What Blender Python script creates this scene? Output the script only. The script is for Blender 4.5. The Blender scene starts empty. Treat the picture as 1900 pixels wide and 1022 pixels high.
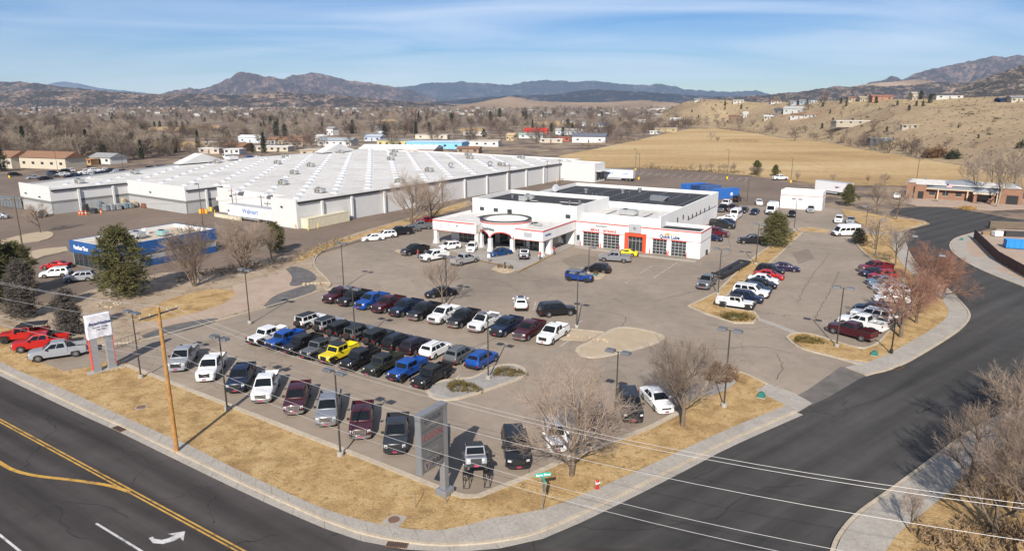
import bpy, bmesh, math, random
from mathutils import Vector, Matrix, noise
R = math.radians
random.seed(7)
SC = bpy.context.scene
COL = SC.collection
# ------------------------------------------------------------------ camera, sky, sun, exposure
CAM_H = 29.0
FPX, IMW, IMH, HORIZON = 1278.0, 1900.0, 1022.0, 186.0
PITCH = math.atan((IMH / 2 - HORIZON) / FPX)
cam_d = bpy.data.cameras.new('camera')
cam = bpy.data.objects.new('camera', cam_d)
COL.objects.link(cam)
cam.location = (0, 0, CAM_H)
cam.rotation_euler = (math.pi / 2 - PITCH, 0, 0)
cam_d.sensor_width = 36.0
cam_d.lens = 36.0 * FPX / IMW
cam_d.clip_start = 0.5
cam_d.clip_end = 80000
SC.camera = cam
SUN_EL, SUN_AZ = 34.0, 261.0           # degrees: height above the horizon, direction the light comes from
world = bpy.data.worlds.new('World')
SC.world = world
world.use_nodes = True
wn, wl = world.node_tree.nodes, world.node_tree.links
wn.clear()
w_out = wn.new('ShaderNodeOutputWorld')
w_bg = wn.new('ShaderNodeBackground')
w_sky = wn.new('ShaderNodeTexSky')
w_sky.sky_type = 'NISHITA'
w_sky.sun_disc = False
w_sky.sun_elevation = R(SUN_EL)
w_sky.sun_rotation = R(90.0 - SUN_AZ)
w_sky.altitude = 1600
w_sky.air_density = 1.0
w_sky.dust_density = 0.0
w_sky.ozone_density = 4.0
# thin high cirrus streaks laid over the whole sky
w_tc = wn.new('ShaderNodeTexCoord')
w_sep = wn.new('ShaderNodeSeparateXYZ')
wl.new(w_tc.outputs['Generated'], w_sep.inputs[0])
def wmath(op, a, b=None):
    n = wn.new('ShaderNodeMath'); n.operation = op
    for i, v in enumerate((a, b)):
        if v is None: continue
        if isinstance(v, (int, float)): n.inputs[i].default_value = v
        else: wl.new(v, n.inputs[i])
    return n.outputs[0]
zc = wmath('ADD', wmath('MAXIMUM', w_sep.outputs[2], 0.0), 0.10)
w_cmb = wn.new('ShaderNodeCombineXYZ')
wl.new(wmath('DIVIDE', w_sep.outputs[0], zc), w_cmb.inputs[0])
wl.new(wmath('DIVIDE', w_sep.outputs[1], zc), w_cmb.inputs[1])
w_map = wn.new('ShaderNodeMapping')
w_map.inputs['Rotation'].default_value = (0, 0, R(-25))
w_map.inputs['Scale'].default_value = (0.34, 0.8, 1)
w_map.inputs['Location'].default_value = (-3.6, 0.9, 0)
wl.new(w_cmb.outputs[0], w_map.inputs[0])
w_n1 = wn.new('ShaderNodeTexNoise')
w_n1.inputs['Scale'].default_value = 0.9
w_n1.inputs['Detail'].default_value = 7
w_n1.inputs['Roughness'].default_value = 0.5
w_n1.inputs['Distortion'].default_value = 1.1
wl.new(w_map.outputs[0], w_n1.inputs['Vector'])
w_r = wn.new('ShaderNodeValToRGB')
w_r.color_ramp.elements[0].position = 0.33
w_r.color_ramp.elements[0].color = (0, 0, 0, 1)
w_r.color_ramp.elements[1].position = 0.85
w_r.color_ramp.elements[1].color = (0.9, 0.9, 0.9, 1)
wl.new(w_n1.outputs['Fac'], w_r.inputs[0])
w_mix = wn.new('ShaderNodeMix')
w_mix.data_type = 'RGBA'
wl.new(w_r.outputs[0], w_mix.inputs[0])
w_hs = wn.new('ShaderNodeHueSaturation')
w_hs.inputs['Hue'].default_value = 0.512
w_hs.inputs['Saturation'].default_value = 1.5
w_hs.inputs['Value'].default_value = 1.22
wl.new(w_sky.outputs[0], w_hs.inputs['Color'])
wl.new(w_hs.outputs[0], w_mix.inputs[6])
w_mix.inputs[7].default_value = (12.4, 13.8, 15.8, 1)
wl.new(w_mix.outputs[2], w_bg.inputs[0])
w_bg.inputs[1].default_value = 0.05
wl.new(w_bg.outputs[0], w_out.inputs[0])
sun_d = bpy.data.lights.new('sun', 'SUN')
sun_d.energy = 5.0
sun_d.angle = R(0.53)
sun_d.color = (1.0, 0.93, 0.83)
sun = bpy.data.objects.new('sun', sun_d)
COL.objects.link(sun)
_sd = Vector((math.cos(R(SUN_AZ)) * math.cos(R(SUN_EL)), math.sin(R(SUN_AZ)) * math.cos(R(SUN_EL)), math.sin(R(SUN_EL))))
sun.rotation_euler = _sd.to_track_quat('Z', 'Y').to_euler()
sun.location = (-20, -60, 90)
SC.view_settings.view_transform = 'Standard'
SC.view_settings.look = 'None'
SC.view_settings.gamma = 1.0
SC.view_settings.exposure = 0.5
SC.view_settings.use_curve_mapping = False
SC.cycles.max_bounces = 6
SC.cycles.diffuse_bounces = 3
SC.cycles.glossy_bounces = 3
SC.cycles.transparent_max_bounces = 8
# ------------------------------------------------------------------ survey helper: a ground point from where it is seen in the photograph
_c, _s = math.cos(PITCH), math.sin(PITCH)
def G(px, py, z=0.0):
    dx, dy = (px - IMW / 2) / FPX, -(py - IMH / 2) / FPX
    r = Vector((dx, _c + dy * _s, -_s + dy * _c))
    t = (z - CAM_H) / r.z
    return Vector((r.x * t, r.y * t, z))
def GD(px, py, Y):           # point at depth Y along the ray
    dx, dy = (px - IMW / 2) / FPX, -(py - IMH / 2) / FPX
    r = Vector((dx, _c + dy * _s, -_s + dy * _c))
    t = Y / r.y
    return Vector((r.x * t, Y, CAM_H + r.z * t))
def P2(pts): return [tuple(G(*p)[:2]) for p in pts]
# ------------------------------------------------------------------ mesh collector
from mathutils.geometry import tessellate_polygon
def tess(poly):
    out = []
    for t in tessellate_polygon([[Vector((p[0],p[1],0)) for p in poly]]):
        a, b, c = (poly[i] for i in t)
        k = (b[0]-a[0])*(c[1]-a[1])-(b[1]-a[1])*(c[0]-a[0])
        if abs(k) < 1e-9: continue
        out.append(tuple(t) if k > 0 else tuple(t)[::-1])
    return out
class MB:
    def __init__(s): s.v = []; s.f = []; s.m = []; s.mi = 0
    def add(s, vs, fs):
        o = len(s.v); s.v += [tuple(v) for v in vs]
        for f in fs: s.f.append(tuple(i + o for i in f)); s.m.append(s.mi)
        return s
    def box(s, x0, x1, y0, y1, z0, z1):
        v = [(x0,y0,z0),(x1,y0,z0),(x1,y1,z0),(x0,y1,z0),(x0,y0,z1),(x1,y0,z1),(x1,y1,z1),(x0,y1,z1)]
        return s.add(v, [(3,2,1,0),(4,5,6,7),(0,1,5,4),(1,2,6,5),(2,3,7,6),(3,0,4,7)])
    def cbox(s, c, d, rz=0.0):
        cx, cy, cz = c; hx, hy, hz = d[0]/2, d[1]/2, d[2]/2; ca, sa = math.cos(rz), math.sin(rz)
        v = []
        for z in (-hz, hz):
            for x, y in ((-hx,-hy),(hx,-hy),(hx,hy),(-hx,hy)): v.append((cx+x*ca-y*sa, cy+x*sa+y*ca, cz+z))
        return s.add(v, [(3,2,1,0),(4,5,6,7),(0,1,5,4),(1,2,6,5),(2,3,7,6),(3,0,4,7)])
    def hexa(s, b, t):        # four base corners, four top corners
        return s.add(list(b) + list(t), [(3,2,1,0),(4,5,6,7),(0,1,5,4),(1,2,6,5),(2,3,7,6),(3,0,4,7)])
    def prism(s, poly, z0, z1):
        n = len(poly)
        a = sum(poly[i][0]*poly[(i+1)%n][1]-poly[(i+1)%n][0]*poly[i][1] for i in range(n))
        if a < 0: poly = poly[::-1]
        v = [(p[0],p[1],z0) for p in poly] + [(p[0],p[1],z1) for p in poly]
        if n <= 4: f = [tuple(range(n-1,-1,-1)), tuple(range(n,2*n))]
        else:
            tt = tess(poly); f = [t[::-1] for t in tt] + [tuple(i+n for i in t) for t in tt]
        f += [(i,(i+1)%n,(i+1)%n+n,i+n) for i in range(n)]
        return s.add(v, f)
    def sheet(s, poly, z):
        n = len(poly)
        a = sum(poly[i][0]*poly[(i+1)%n][1]-poly[(i+1)%n][0]*poly[i][1] for i in range(n))
        if a < 0: poly = poly[::-1]
        return s.add([(p[0],p[1],z) for p in poly], tess(poly))
    def tube(s, p0, p1, r0, r1=None, n=8, cap=True):
        r1 = r0 if r1 is None else r1
        p0, p1 = Vector(p0), Vector(p1); d = (p1-p0)
        if d.length < 1e-6: return s
        d.normalize(); u = d.orthogonal().normalized(); w = d.cross(u)
        v = []
        for p, r in ((p0,r0),(p1,r1)):
            for i in range(n):
                a = 2*math.pi*i/n; v.append(p + u*(r*math.cos(a)) + w*(r*math.sin(a)))
        f = [(i,(i+1)%n,(i+1)%n+n,i+n) for i in range(n)]
        if cap: f += [tuple(range(n-1,-1,-1)), tuple(range(n,2*n))]
        return s.add(v, f)
    def path(s, pts, r, n=5):
        for a, b in zip(pts, pts[1:]): s.tube(a, b, r, r, n, False)
        return s
    def lathe(s, prof, n=16, cx=0, cy=0, axis='z'):
        k = len(prof); v = []
        for r, h in prof:
            for i in range(n):
                a = 2*math.pi*i/n
                if axis == 'z': v.append((cx+r*math.cos(a), cy+r*math.sin(a), h))
                else: v.append((cx+r*math.cos(a), h, cy+r*math.sin(a)))
        f = []
        for j in range(k-1):
            for i in range(n):
                q = (j*n+i, j*n+(i+1)%n, (j+1)*n+(i+1)%n, (j+1)*n+i)
                f.append(q if axis == 'z' else q[::-1])
        f.append(tuple(range(n-1,-1,-1)) if axis == 'z' else tuple(range(n)))
        t = tuple((k-1)*n+i for i in range(n)); f.append(t if axis == 'z' else t[::-1])
        return s.add(v, f)
    def mesh(s, name, mat, smooth=False):
        me = bpy.data.meshes.new(name)
        me.from_pydata(s.v, [], s.f)
        mats = mat if isinstance(mat, (list, tuple)) else [mat]
        for m in mats: me.materials.append(m)
        if len(mats) > 1: me.polygons.foreach_set('material_index', s.m)
        if smooth: me.polygons.foreach_set('use_smooth', [True]*len(me.polygons))
        me.update()
        return me
    def build(s, name, mat, parent=None, smooth=False, bevel=0, fix=False):
        me = s.mesh(name, mat, smooth)
        if bevel or fix:
            bm = bmesh.new(); bm.from_mesh(me)
            if fix: bmesh.ops.recalc_face_normals(bm, faces=bm.faces)
            if bevel:
                es = [e for e in bm.edges if len(e.link_faces) == 2 and e.calc_face_angle(0) > 0.5]
                bmesh.ops.bevel(bm, geom=es, offset=bevel, segments=1, affect='EDGES', clamp_overlap=True)
            bm.to_mesh(me); bm.free()
        return obj(name, me, parent)
def obj(name, me, parent=None):
    o = bpy.data.objects.new(name, me); COL.objects.link(o)
    if parent is not None: o.parent = parent
    return o
def tag(o, label=None, cat=None, group=None, kind=None):
    if label: o['label'] = label
    if cat: o['category'] = cat
    if group: o['group'] = group
    if kind: o['kind'] = kind
    return o
def thing(name, label, cat, loc=(0,0,0), rz=0.0, group=None, scale=None):
    o = bpy.data.objects.new(name, None); COL.objects.link(o)
    o.empty_display_size = 0.3
    o.location = (loc[0], loc[1], loc[2] if len(loc) > 2 else 0); o.rotation_euler = (0,0,rz)
    if scale: o.scale = scale if isinstance(scale, (tuple, list)) else (scale,)*3
    return tag(o, label, cat, group)
def struct(o): o['kind'] = 'structure'; return o
def copy_tree(o, parent=None):
    c = o.copy(); COL.objects.link(c); c.parent = parent
    for ch in KIDS.get(o.name, ()) or o.children: copy_tree(ch, c)
    return c
KIDS = {}
def kids(o):
    KIDS[o.name] = list(o.children)
    for c in o.children: kids(c)
# ------------------------------------------------------------------ materials
MATS = {}
def nodes(name):
    m = bpy.data.materials.new(name); m.use_nodes = True
    nt = m.node_tree; b = nt.nodes['Principled BSDF']
    return m, nt.nodes, nt.links, b
def ramp(nd, stops):
    r = nd.new('ShaderNodeValToRGB'); e = r.color_ramp.elements
    while len(e) < len(stops): e.new(0.5)
    for k, (p, c) in enumerate(stops):
        e[k].position = p; e[k].color = (*c, 1) if len(c) == 3 else c
    return r
def nz(nd, lk, vec, scale, detail=4, rough=0.55, dist=0.0):
    n = nd.new('ShaderNodeTexNoise')
    n.inputs['Scale'].default_value = scale; n.inputs['Detail'].default_value = detail
    n.inputs['Roughness'].default_value = rough; n.inputs['Distortion'].default_value = dist
    lk.new(vec, n.inputs['Vector']); return n
def mth(nd, lk, op, a, b=None, c=None):
    n = nd.new('ShaderNodeMath'); n.operation = op
    for i, v in enumerate((a, b, c)):
        if v is None: continue
        if isinstance(v, (int, float)): n.inputs[i].default_value = v
        else: lk.new(v, n.inputs[i])
    return n.outputs[0]
def mixc(nd, lk, f, a, b, mode='MIX'):
    n = nd.new('ShaderNodeMix'); n.data_type = 'RGBA'; n.blend_type = mode
    for i, v in ((0, f), (6, a), (7, b)):
        if isinstance(v, (int, float)): n.inputs[i].default_value = v
        elif isinstance(v, tuple): n.inputs[i].default_value = (*v, 1) if len(v) == 3 else v
        else: lk.new(v, n.inputs[i])
    return n.outputs[2]
def sc3(c, k): return tuple(min(1, max(0, x*k)) for x in c)
def plain(name, col, rough=0.7, metal=0.0, var=0.12, scale=3.0, spec=0.4, bump=0.0, coord='Object', coat=0.0, obvar=0.0):
    if name in MATS: return MATS[name]
    m, nd, lk, b = nodes(name)
    tc = nd.new('ShaderNodeTexCoord'); v = tc.outputs[coord]
    n = nz(nd, lk, v, scale, 6, 0.6)
    r = ramp(nd, [(0.25, sc3(col, 1-var)), (0.75, sc3(col, 1+var))])
    lk.new(n.outputs['Fac'], r.inputs[0])
    out = r.outputs[0]
    if obvar:
        oi = nd.new('ShaderNodeObjectInfo')
        k = mth(nd, lk, 'MULTIPLY_ADD', oi.outputs['Random'], 2*obvar, 1-obvar)
        out = mixc(nd, lk, 1.0, out, k, 'MULTIPLY')
    lk.new(out, b.inputs['Base Color'])
    b.inputs['Roughness'].default_value = rough; b.inputs['Metallic'].default_value = metal
    b.inputs['Specular IOR Level'].default_value = spec
    if coat: b.inputs['Coat Weight'].default_value = coat; b.inputs['Coat Roughness'].default_value = 0.08
    if bump:
        bp = nd.new('ShaderNodeBump'); bp.inputs['Strength'].default_value = bump
        n2 = nz(nd, lk, v, scale*12, 4); lk.new(n2.outputs['Fac'], bp.inputs['Height']); lk.new(bp.outputs[0], b.inputs['Normal'])
    MATS[name] = m
    return m
def pos(nd):
    return nd.new('ShaderNodeNewGeometry').outputs['Position']
def cracks(nd, lk, v, scale, width, warp=0.35, mask_scale=0.05, thr=0.5):
    n = nz(nd, lk, v, scale*2.3, 4); 
    mx = nd.new('ShaderNodeMix'); mx.data_type = 'VECTOR'; mx.inputs[0].default_value = warp/ (scale*6)
    # warped position
    add = nd.new('ShaderNodeVectorMath'); add.operation = 'MULTIPLY_ADD'
    lk.new(n.outputs['Color'], add.inputs[0]); k = warp*2/scale*0.5
    add.inputs[1].default_value = (k, k, 0); lk.new(v, add.inputs[2])
    nd.remove(mx)
    vo = nd.new('ShaderNodeTexVoronoi'); vo.feature = 'DISTANCE_TO_EDGE'; vo.voronoi_dimensions = '2D'
    vo.inputs['Scale'].default_value = scale; lk.new(add.outputs[0], vo.inputs['Vector'])
    c = mth(nd, lk, 'LESS_THAN', vo.outputs['Distance'], width*scale)
    mk = nz(nd, lk, v, mask_scale, 3)
    g = mth(nd, lk, 'GREATER_THAN', mk.outputs['Fac'], thr)
    return mth(nd, lk, 'MULTIPLY', c, g)
def asphalt(name, col, blotch=0.22, crack=0.5, grain=0.14, rough=0.88, bands=None, cthr=0.47, cscale=0.06, cwidth=0.05):
    m, nd, lk, b = nodes(name); v = pos(nd)
    n1 = nz(nd, lk, v, 0.05, 6, 0.6, 0.4); n2 = nz(nd, lk, v, 0.6, 5, 0.65); n3 = nz(nd, lk, v, 14.0, 3, 0.7)
    r1 = ramp(nd, [(0.3, sc3(col, 1-blotch)), (0.7, sc3(col, 1+blotch))]); lk.new(n1.outputs['Fac'], r1.inputs[0])
    k2 = mth(nd, lk, 'MULTIPLY_ADD', n2.outputs['Fac'], 0.5, 0.75)
    c = mixc(nd, lk, 1.0, r1.outputs[0], k2, 'MULTIPLY')
    k3 = mth(nd, lk, 'MULTIPLY_ADD', n3.outputs['Fac'], grain*4, 1-grain*2)
    c = mixc(nd, lk, 1.0, c, k3, 'MULTIPLY')
    if bands:                       # wheel tracks: darker lanes along a direction
        ang, period, amt, off = bands
        mp = nd.new('ShaderNodeMapping'); mp.inputs['Rotation'].default_value = (0,0,-ang); lk.new(v, mp.inputs[0])
        sp = nd.new('ShaderNodeSeparateXYZ'); lk.new(mp.outputs[0], sp.inputs[0])
        wv = mth(nd, lk, 'SINE', mth(nd, lk, 'MULTIPLY_ADD', sp.outputs[1], 2*math.pi/period, off))
        mp2 = nd.new('ShaderNodeMapping'); mp2.inputs['Scale'].default_value = (0.06, 1.0, 1); lk.new(mp.outputs[0], mp2.inputs[0])
        st = nz(nd, lk, mp2.outputs[0], 0.7, 5, 0.6)
        k4 = mth(nd, lk, 'MULTIPLY_ADD', mth(nd, lk, 'ADD', mth(nd, lk, 'MULTIPLY', wv, 0.35), mth(nd, lk, 'MULTIPLY_ADD', st.outputs['Fac'], 3.2, -1.6)), amt, 1.0)
        c = mixc(nd, lk, 1.0, c, k4, 'MULTIPLY')
    ck = cracks(nd, lk, v, cscale, cwidth, 0.5, 0.035, cthr)
    ck2 = cracks(nd, lk, v, cscale*3.1, cwidth*0.6, 0.6, 0.05, cthr+0.09)
    ck = mth(nd, lk, 'MAXIMUM', ck, ck2)
    c = mixc(nd, lk, mth(nd, lk, 'MULTIPLY', ck, crack), c, sc3(col, 0.3))
    # oil drips and pale scuffs
    sp1 = nz(nd, lk, v, 1.7, 2, 0.4); o = mth(nd, lk, 'GREATER_THAN', sp1.outputs['Fac'], 0.73)
    c = mixc(nd, lk, mth(nd, lk, 'MULTIPLY', o, 0.35), c, sc3(col, 0.45))
    lk.new(c, b.inputs['Base Color']); b.inputs['Roughness'].default_value = rough; b.inputs['Specular IOR Level'].default_value = 0.25
    bp = nd.new('ShaderNodeBump'); bp.inputs['Strength'].default_value = 0.25; bp.inputs['Distance'].default_value = 0.02
    lk.new(n3.outputs['Fac'], bp.inputs['Height']); lk.new(bp.outputs[0], b.inputs['Normal'])
    MATS[name] = m; return m
def soil(name, stops, scale=0.25, fine=3.0, rough=0.95, bump=0.5, speck=None, coord='pos', spk_scale=0.5, spk_thr=0.6, dist=0.08, streak=None):
    m, nd, lk, b = nodes(name)
    v = pos(nd) if coord == 'pos' else nd.new('ShaderNodeTexCoord').outputs['Object']
    vv = v
    if streak:
        mp = nd.new('ShaderNodeMapping'); mp.inputs['Rotation'].default_value = (0,0,-streak[0]); mp.inputs['Scale'].default_value = (streak[1], 1, 1)
        lk.new(v, mp.inputs[0]); vv = mp.outputs[0]
    n1 = nz(nd, lk, vv, scale, 8, 0.62, 0.5); r = ramp(nd, stops); lk.new(n1.outputs['Fac'], r.inputs[0])
    n2 = nz(nd, lk, v, fine, 5, 0.7)
    k = mth(nd, lk, 'MULTIPLY_ADD', n2.outputs['Fac'], 0.9, 0.55)
    c = mixc(nd, lk, 1.0, r.outputs[0], k, 'MULTIPLY')
    if speck:
        n3 = nz(nd, lk, v, spk_scale, 5, 0.75)
        f = ramp(nd, [(spk_thr-0.05, (0,0,0)), (spk_thr+0.05, (1,1,1))]); lk.new(n3.outputs['Fac'], f.inputs[0])
        c = mixc(nd, lk, f.outputs[0], c, speck)
    lk.new(c, b.inputs['Base Color']); b.inputs['Roughness'].default_value = rough; b.inputs['Specular IOR Level'].default_value = 0.15
    bp = nd.new('ShaderNodeBump'); bp.inputs['Strength'].default_value = bump; bp.inputs['Distance'].default_value = dist
    lk.new(n2.outputs['Fac'], bp.inputs['Height']); lk.new(bp.outputs[0], b.inputs['Normal'])
    MATS[name] = m; return m
M_CONC = soil('concrete', [(0.3,(0.30,0.272,0.235)),(0.7,(0.38,0.348,0.305))], 0.5, 5.0, 0.9, 0.15, speck=(0.23,0.205,0.175), spk_scale=0.9, spk_thr=0.66)
M_CONC2 = soil('kerb_concrete', [(0.3,(0.37,0.31,0.235)),(0.7,(0.46,0.395,0.305))], 0.5, 4.0, 0.9, 0.15)
M_DARKMETAL = plain('dark_metal', (0.035,0.033,0.032), 0.5, 0.3, 0.15)
M_GALV = plain('galvanised', (0.33,0.34,0.35), 0.45, 0.7, 0.12, 1.5)
M_WHITE = plain('white_stucco', (0.70,0.69,0.67), 0.8, 0, 0.04, 0.5, 0.25)
M_RED = plain('red_trim', (0.50,0.05,0.04), 0.6, 0, 0.1, 2.0)
M_GLASS = plain('dark_glass', (0.03,0.037,0.042), 0.08, 0, 0.3, 0.6, 0.8)
M_BLACK = plain('black_trim', (0.018,0.018,0.019), 0.6, 0, 0.2)
M_RUBBER = plain('rubber', (0.022,0.021,0.020), 0.85, 0, 0.2, 6.0)
M_YELLOW = plain('yellow_paint', (0.72,0.46,0.03), 0.6, 0, 0.12, 3.0)
M_WOODPOLE = plain('pole_wood', (0.36,0.19,0.065), 0.85, 0, 0.3, 2.5, 0.2, 0.3)
M_WOODDARK = plain('old_pole_wood', (0.13,0.10,0.075), 0.9, 0, 0.3, 2.5, 0.2, 0.3)
# ------------------------------------------------------------------ ground, roads, pavements
M_GRASS = soil('dry_grass', [(0.30,(0.23,0.145,0.065)),(0.42,(0.36,0.235,0.105)),(0.54,(0.46,0.31,0.145)),(0.66,(0.50,0.36,0.185)),(0.78,(0.40,0.30,0.17))], 0.42, 6.0, 0.95, 1.0, speck=(0.29,0.19,0.085), spk_scale=1.6, spk_thr=0.58, dist=0.12)
M_BAREGRASS = soil('worn_grass', [(0.3,(0.36,0.25,0.12)),(0.5,(0.45,0.33,0.18)),(0.7,(0.44,0.35,0.24))], 0.5, 5.0, 0.95, 0.8)
M_DIRT = soil('landscape_dirt', [(0.3,(0.25,0.185,0.125)),(0.55,(0.36,0.285,0.21)),(0.75,(0.42,0.35,0.27))], 0.3, 4.0, 0.95, 0.7, speck=(0.20,0.13,0.07), spk_scale=0.8, spk_thr=0.6)
M_PINK = soil('pink_gravel', [(0.3,(0.34,0.255,0.195)),(0.7,(0.42,0.325,0.255))], 0.4, 7.0, 0.95, 0.5)
M_ROCKBED = soil('dark_rock_mulch', [(0.3,(0.09,0.085,0.085)),(0.7,(0.17,0.16,0.155))], 0.8, 6.0, 0.95, 1.0)
M_TANGRAVEL = soil('tan_gravel', [(0.3,(0.37,0.29,0.20)),(0.7,(0.44,0.355,0.25))], 0.5, 8.0, 0.95, 0.5)
M_GREYGRAVEL = soil('grey_gravel', [(0.3,(0.25,0.23,0.21)),(0.7,(0.36,0.34,0.32))], 0.6, 7.0, 0.95, 0.8)
M_FIELD = soil('golden_field', [(0.3,(0.31,0.205,0.095)),(0.5,(0.42,0.29,0.14)),(0.68,(0.49,0.365,0.20))], 0.022, 0.30, 0.95, 0.3, streak=(R(-12), 0.35))
M_VALLEY = soil('valley_soil', [(0.3,(0.17,0.12,0.085)),(0.5,(0.26,0.195,0.135)),(0.65,(0.33,0.26,0.175)),(0.8,(0.20,0.16,0.12))], 0.006, 0.12, 0.95, 0.3, speck=(0.11,0.085,0.075), spk_scale=0.045, spk_thr=0.52)
M_LOT = asphalt('lot_asphalt', (0.262,0.214,0.168), 0.22, 0.40, 0.13, cthr=.46, cwidth=.05)
M_STORELOT = asphalt('store_asphalt', (0.172,0.130,0.100), 0.18, 0.4, 0.10)
M_STREET = asphalt('street_asphalt', (0.054,0.051,0.048), 0.20, 0.75, 0.12, bands=(R(37.5), 3.3, 0.34, 0.6), cthr=0.53)
M_ROAD = asphalt('road_asphalt', (0.054,0.047,0.044), 0.30, 0.7, 0.12, bands=(R(-33.0), 3.5, 0.50, 1.2), cthr=0.46)
M_LINEW = soil('white_line', [(0.36,(0.20,0.195,0.19)),(0.46,(0.45,0.44,0.43)),(0.65,(0.58,0.57,0.55))], 1.2, 6.0, 0.8, 0.1)
M_LINEY = soil('yellow_line', [(0.36,(0.22,0.14,0.05)),(0.46,(0.42,0.245,0.06)),(0.65,(0.52,0.31,0.07))], 1.2, 6.0, 0.8, 0.1)

def selfx(name, poly):
    n = len(poly)
    def cr(o,a,b): return (a[0]-o[0])*(b[1]-o[1])-(a[1]-o[1])*(b[0]-o[0])
    for i in range(n):
        for j in range(i+2, n):
            if i == 0 and j == n-1: continue
            a,b,c,d = poly[i],poly[(i+1)%n],poly[j],poly[(j+1)%n]
            if cr(a,b,c)*cr(a,b,d) < 0 and cr(c,d,a)*cr(c,d,b) < 0: print('SELFX', name, i, j, a, c)
def sheet(name, poly, z, mat):
    selfx(name, poly); return struct(MB().sheet(poly, z).build(name, mat))
def slab(name, poly, z0, z1, mat):
    selfx(name, poly); return struct(MB().prism(poly, z0, z1).build(name, mat))
# the one sheet to the horizon
mb = MB()
rings = [0, 150, 400, 1000, 2500, 6000, 12000, 18800]; n = 64
vs = [(0, 0, -0.08)]
for r_ in rings[1:]:
    vs += [(r_*math.cos(2*math.pi*i/n), r_*math.sin(2*math.pi*i/n), -0.08) for i in range(n)]
fs = [(0, 1+i, 1+(i+1)%n) for i in range(n)]
for k in range(len(rings)-2):
    fs += [(1+k*n+i, 1+(k+1)*n+i, 1+(k+1)*n+(i+1)%n, 1+k*n+(i+1)%n) for i in range(n)]
struct(mb.add(vs, fs).build('ground', M_VALLEY))

def smooth(pts, it=2):
    for _ in range(it):
        q = [pts[0]]
        for a, b in zip(pts, pts[1:]):
            q += [(a[0]*.75+b[0]*.25, a[1]*.75+b[1]*.25), (a[0]*.25+b[0]*.75, a[1]*.25+b[1]*.75)]
        q.append(pts[-1]); pts = q
    return pts
def resample(pts, n):
    L = [0]
    for a, b in zip(pts, pts[1:]): L.append(L[-1]+math.dist(a, b))
    out = []; j = 0
    for i in range(n+1):
        t = L[-1]*i/n
        while j < len(L)-2 and L[j+1] < t: j += 1
        f = (t-L[j])/max(1e-9, L[j+1]-L[j]); a, b = pts[j], pts[j+1]
        out.append((a[0]+(b[0]-a[0])*f, a[1]+(b[1]-a[1])*f))
    return out
def length(pts): return sum(math.dist(a, b) for a, b in zip(pts, pts[1:]))
def offset(pts, d):          # to the left of travel for d > 0
    out = []
    for i, p in enumerate(pts):
        a = pts[max(0, i-1)]; b = pts[min(len(pts)-1, i+1)]
        dx, dy = b[0]-a[0], b[1]-a[1]; l = math.hypot(dx, dy) or 1
        out.append((p[0]-dy/l*d, p[1]+dx/l*d))
    return out
def band(mb, a, b, z0, z1):  # raised strip between two polylines of equal count
    n = len(a)
    v = [(p[0],p[1],z1) for p in a]+[(p[0],p[1],z1) for p in b]+[(p[0],p[1],z0) for p in a]+[(p[0],p[1],z0) for p in b]
    f = []
    for i in range(n-1):
        f += [(i,n+i,n+i+1,i+1),(2*n+i,i,i+1,2*n+i+1),(n+i,3*n+i,3*n+i+1,n+i+1)]
    f += [(0,2*n,3*n,n),(n-1,2*n-1,4*n-1,3*n-1)]
    return mb.add(v, f)
def kerb(name, pts, w=0.30, z=0.15, side=1, sm=0):
    if sm: pts = smooth(pts, sm)
    o = band(MB(), pts, offset(pts, w*side), -0.05, z).build(name, M_CONC2, fix=True)
    return struct(o)
def paving(name, a, b, step, z, mat=None, gap=0.010, piece='slab', z0=None):
    """a strip of separately cast slabs between two polylines: bed (structure) with slab children"""
    mat = mat or M_CONC; z0 = z-0.10 if z0 is None else z0
    n = max(1, round(length(a)/step)); A, B = resample(a, n), resample(b, n)
    root = struct(band(MB(), A, B, z0-0.02, z-0.03).build(name, M_DIRT, fix=True))
    for i in range(n):
        q = [A[i], A[i+1], B[i+1], B[i]]
        c = (sum(p[0] for p in q)/4, sum(p[1] for p in q)/4)
        dz = random.uniform(-0.006, 0.006)
        sh = []
        for p in q:
            d = math.dist(p, c) or 1; k = 1-gap*1.2/d
            sh.append((c[0]+(p[0]-c[0])*k, c[1]+(p[1]-c[1])*k))
        MB().prism([(p[0]-c[0], p[1]-c[1]) for p in sh], z0, z+dz).build(piece, mat, root).location = (c[0], c[1], 0)
    return root

# ---- kerb line of the main road and the corner, surveyed
K = [(-224.0, 180.6)] + P2([(0,688),(152,760),(229,793.7),(327,841),(472,910),(640,984),(731,1005),(808,1014),(876,1012),(943,1004),(990,993.7),(1044,972),(1145,924.6),(1280,857),(1338,825.7),(1479,765)])
S = [(-222.5, 183.2)] + P2([(0,671),(33,689),(112,720),(209,765),(317,814),(354,827),(381,843),(451,878),(573,935),(640,959),(724,980),(775,985),(822,987),(860,978.5),(909.5,962),(1004,950),(1078,921),(1196,869.5),(1338,802),(1459,753)])
K = smooth(K, 1); S = smooth(S, 1)
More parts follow.
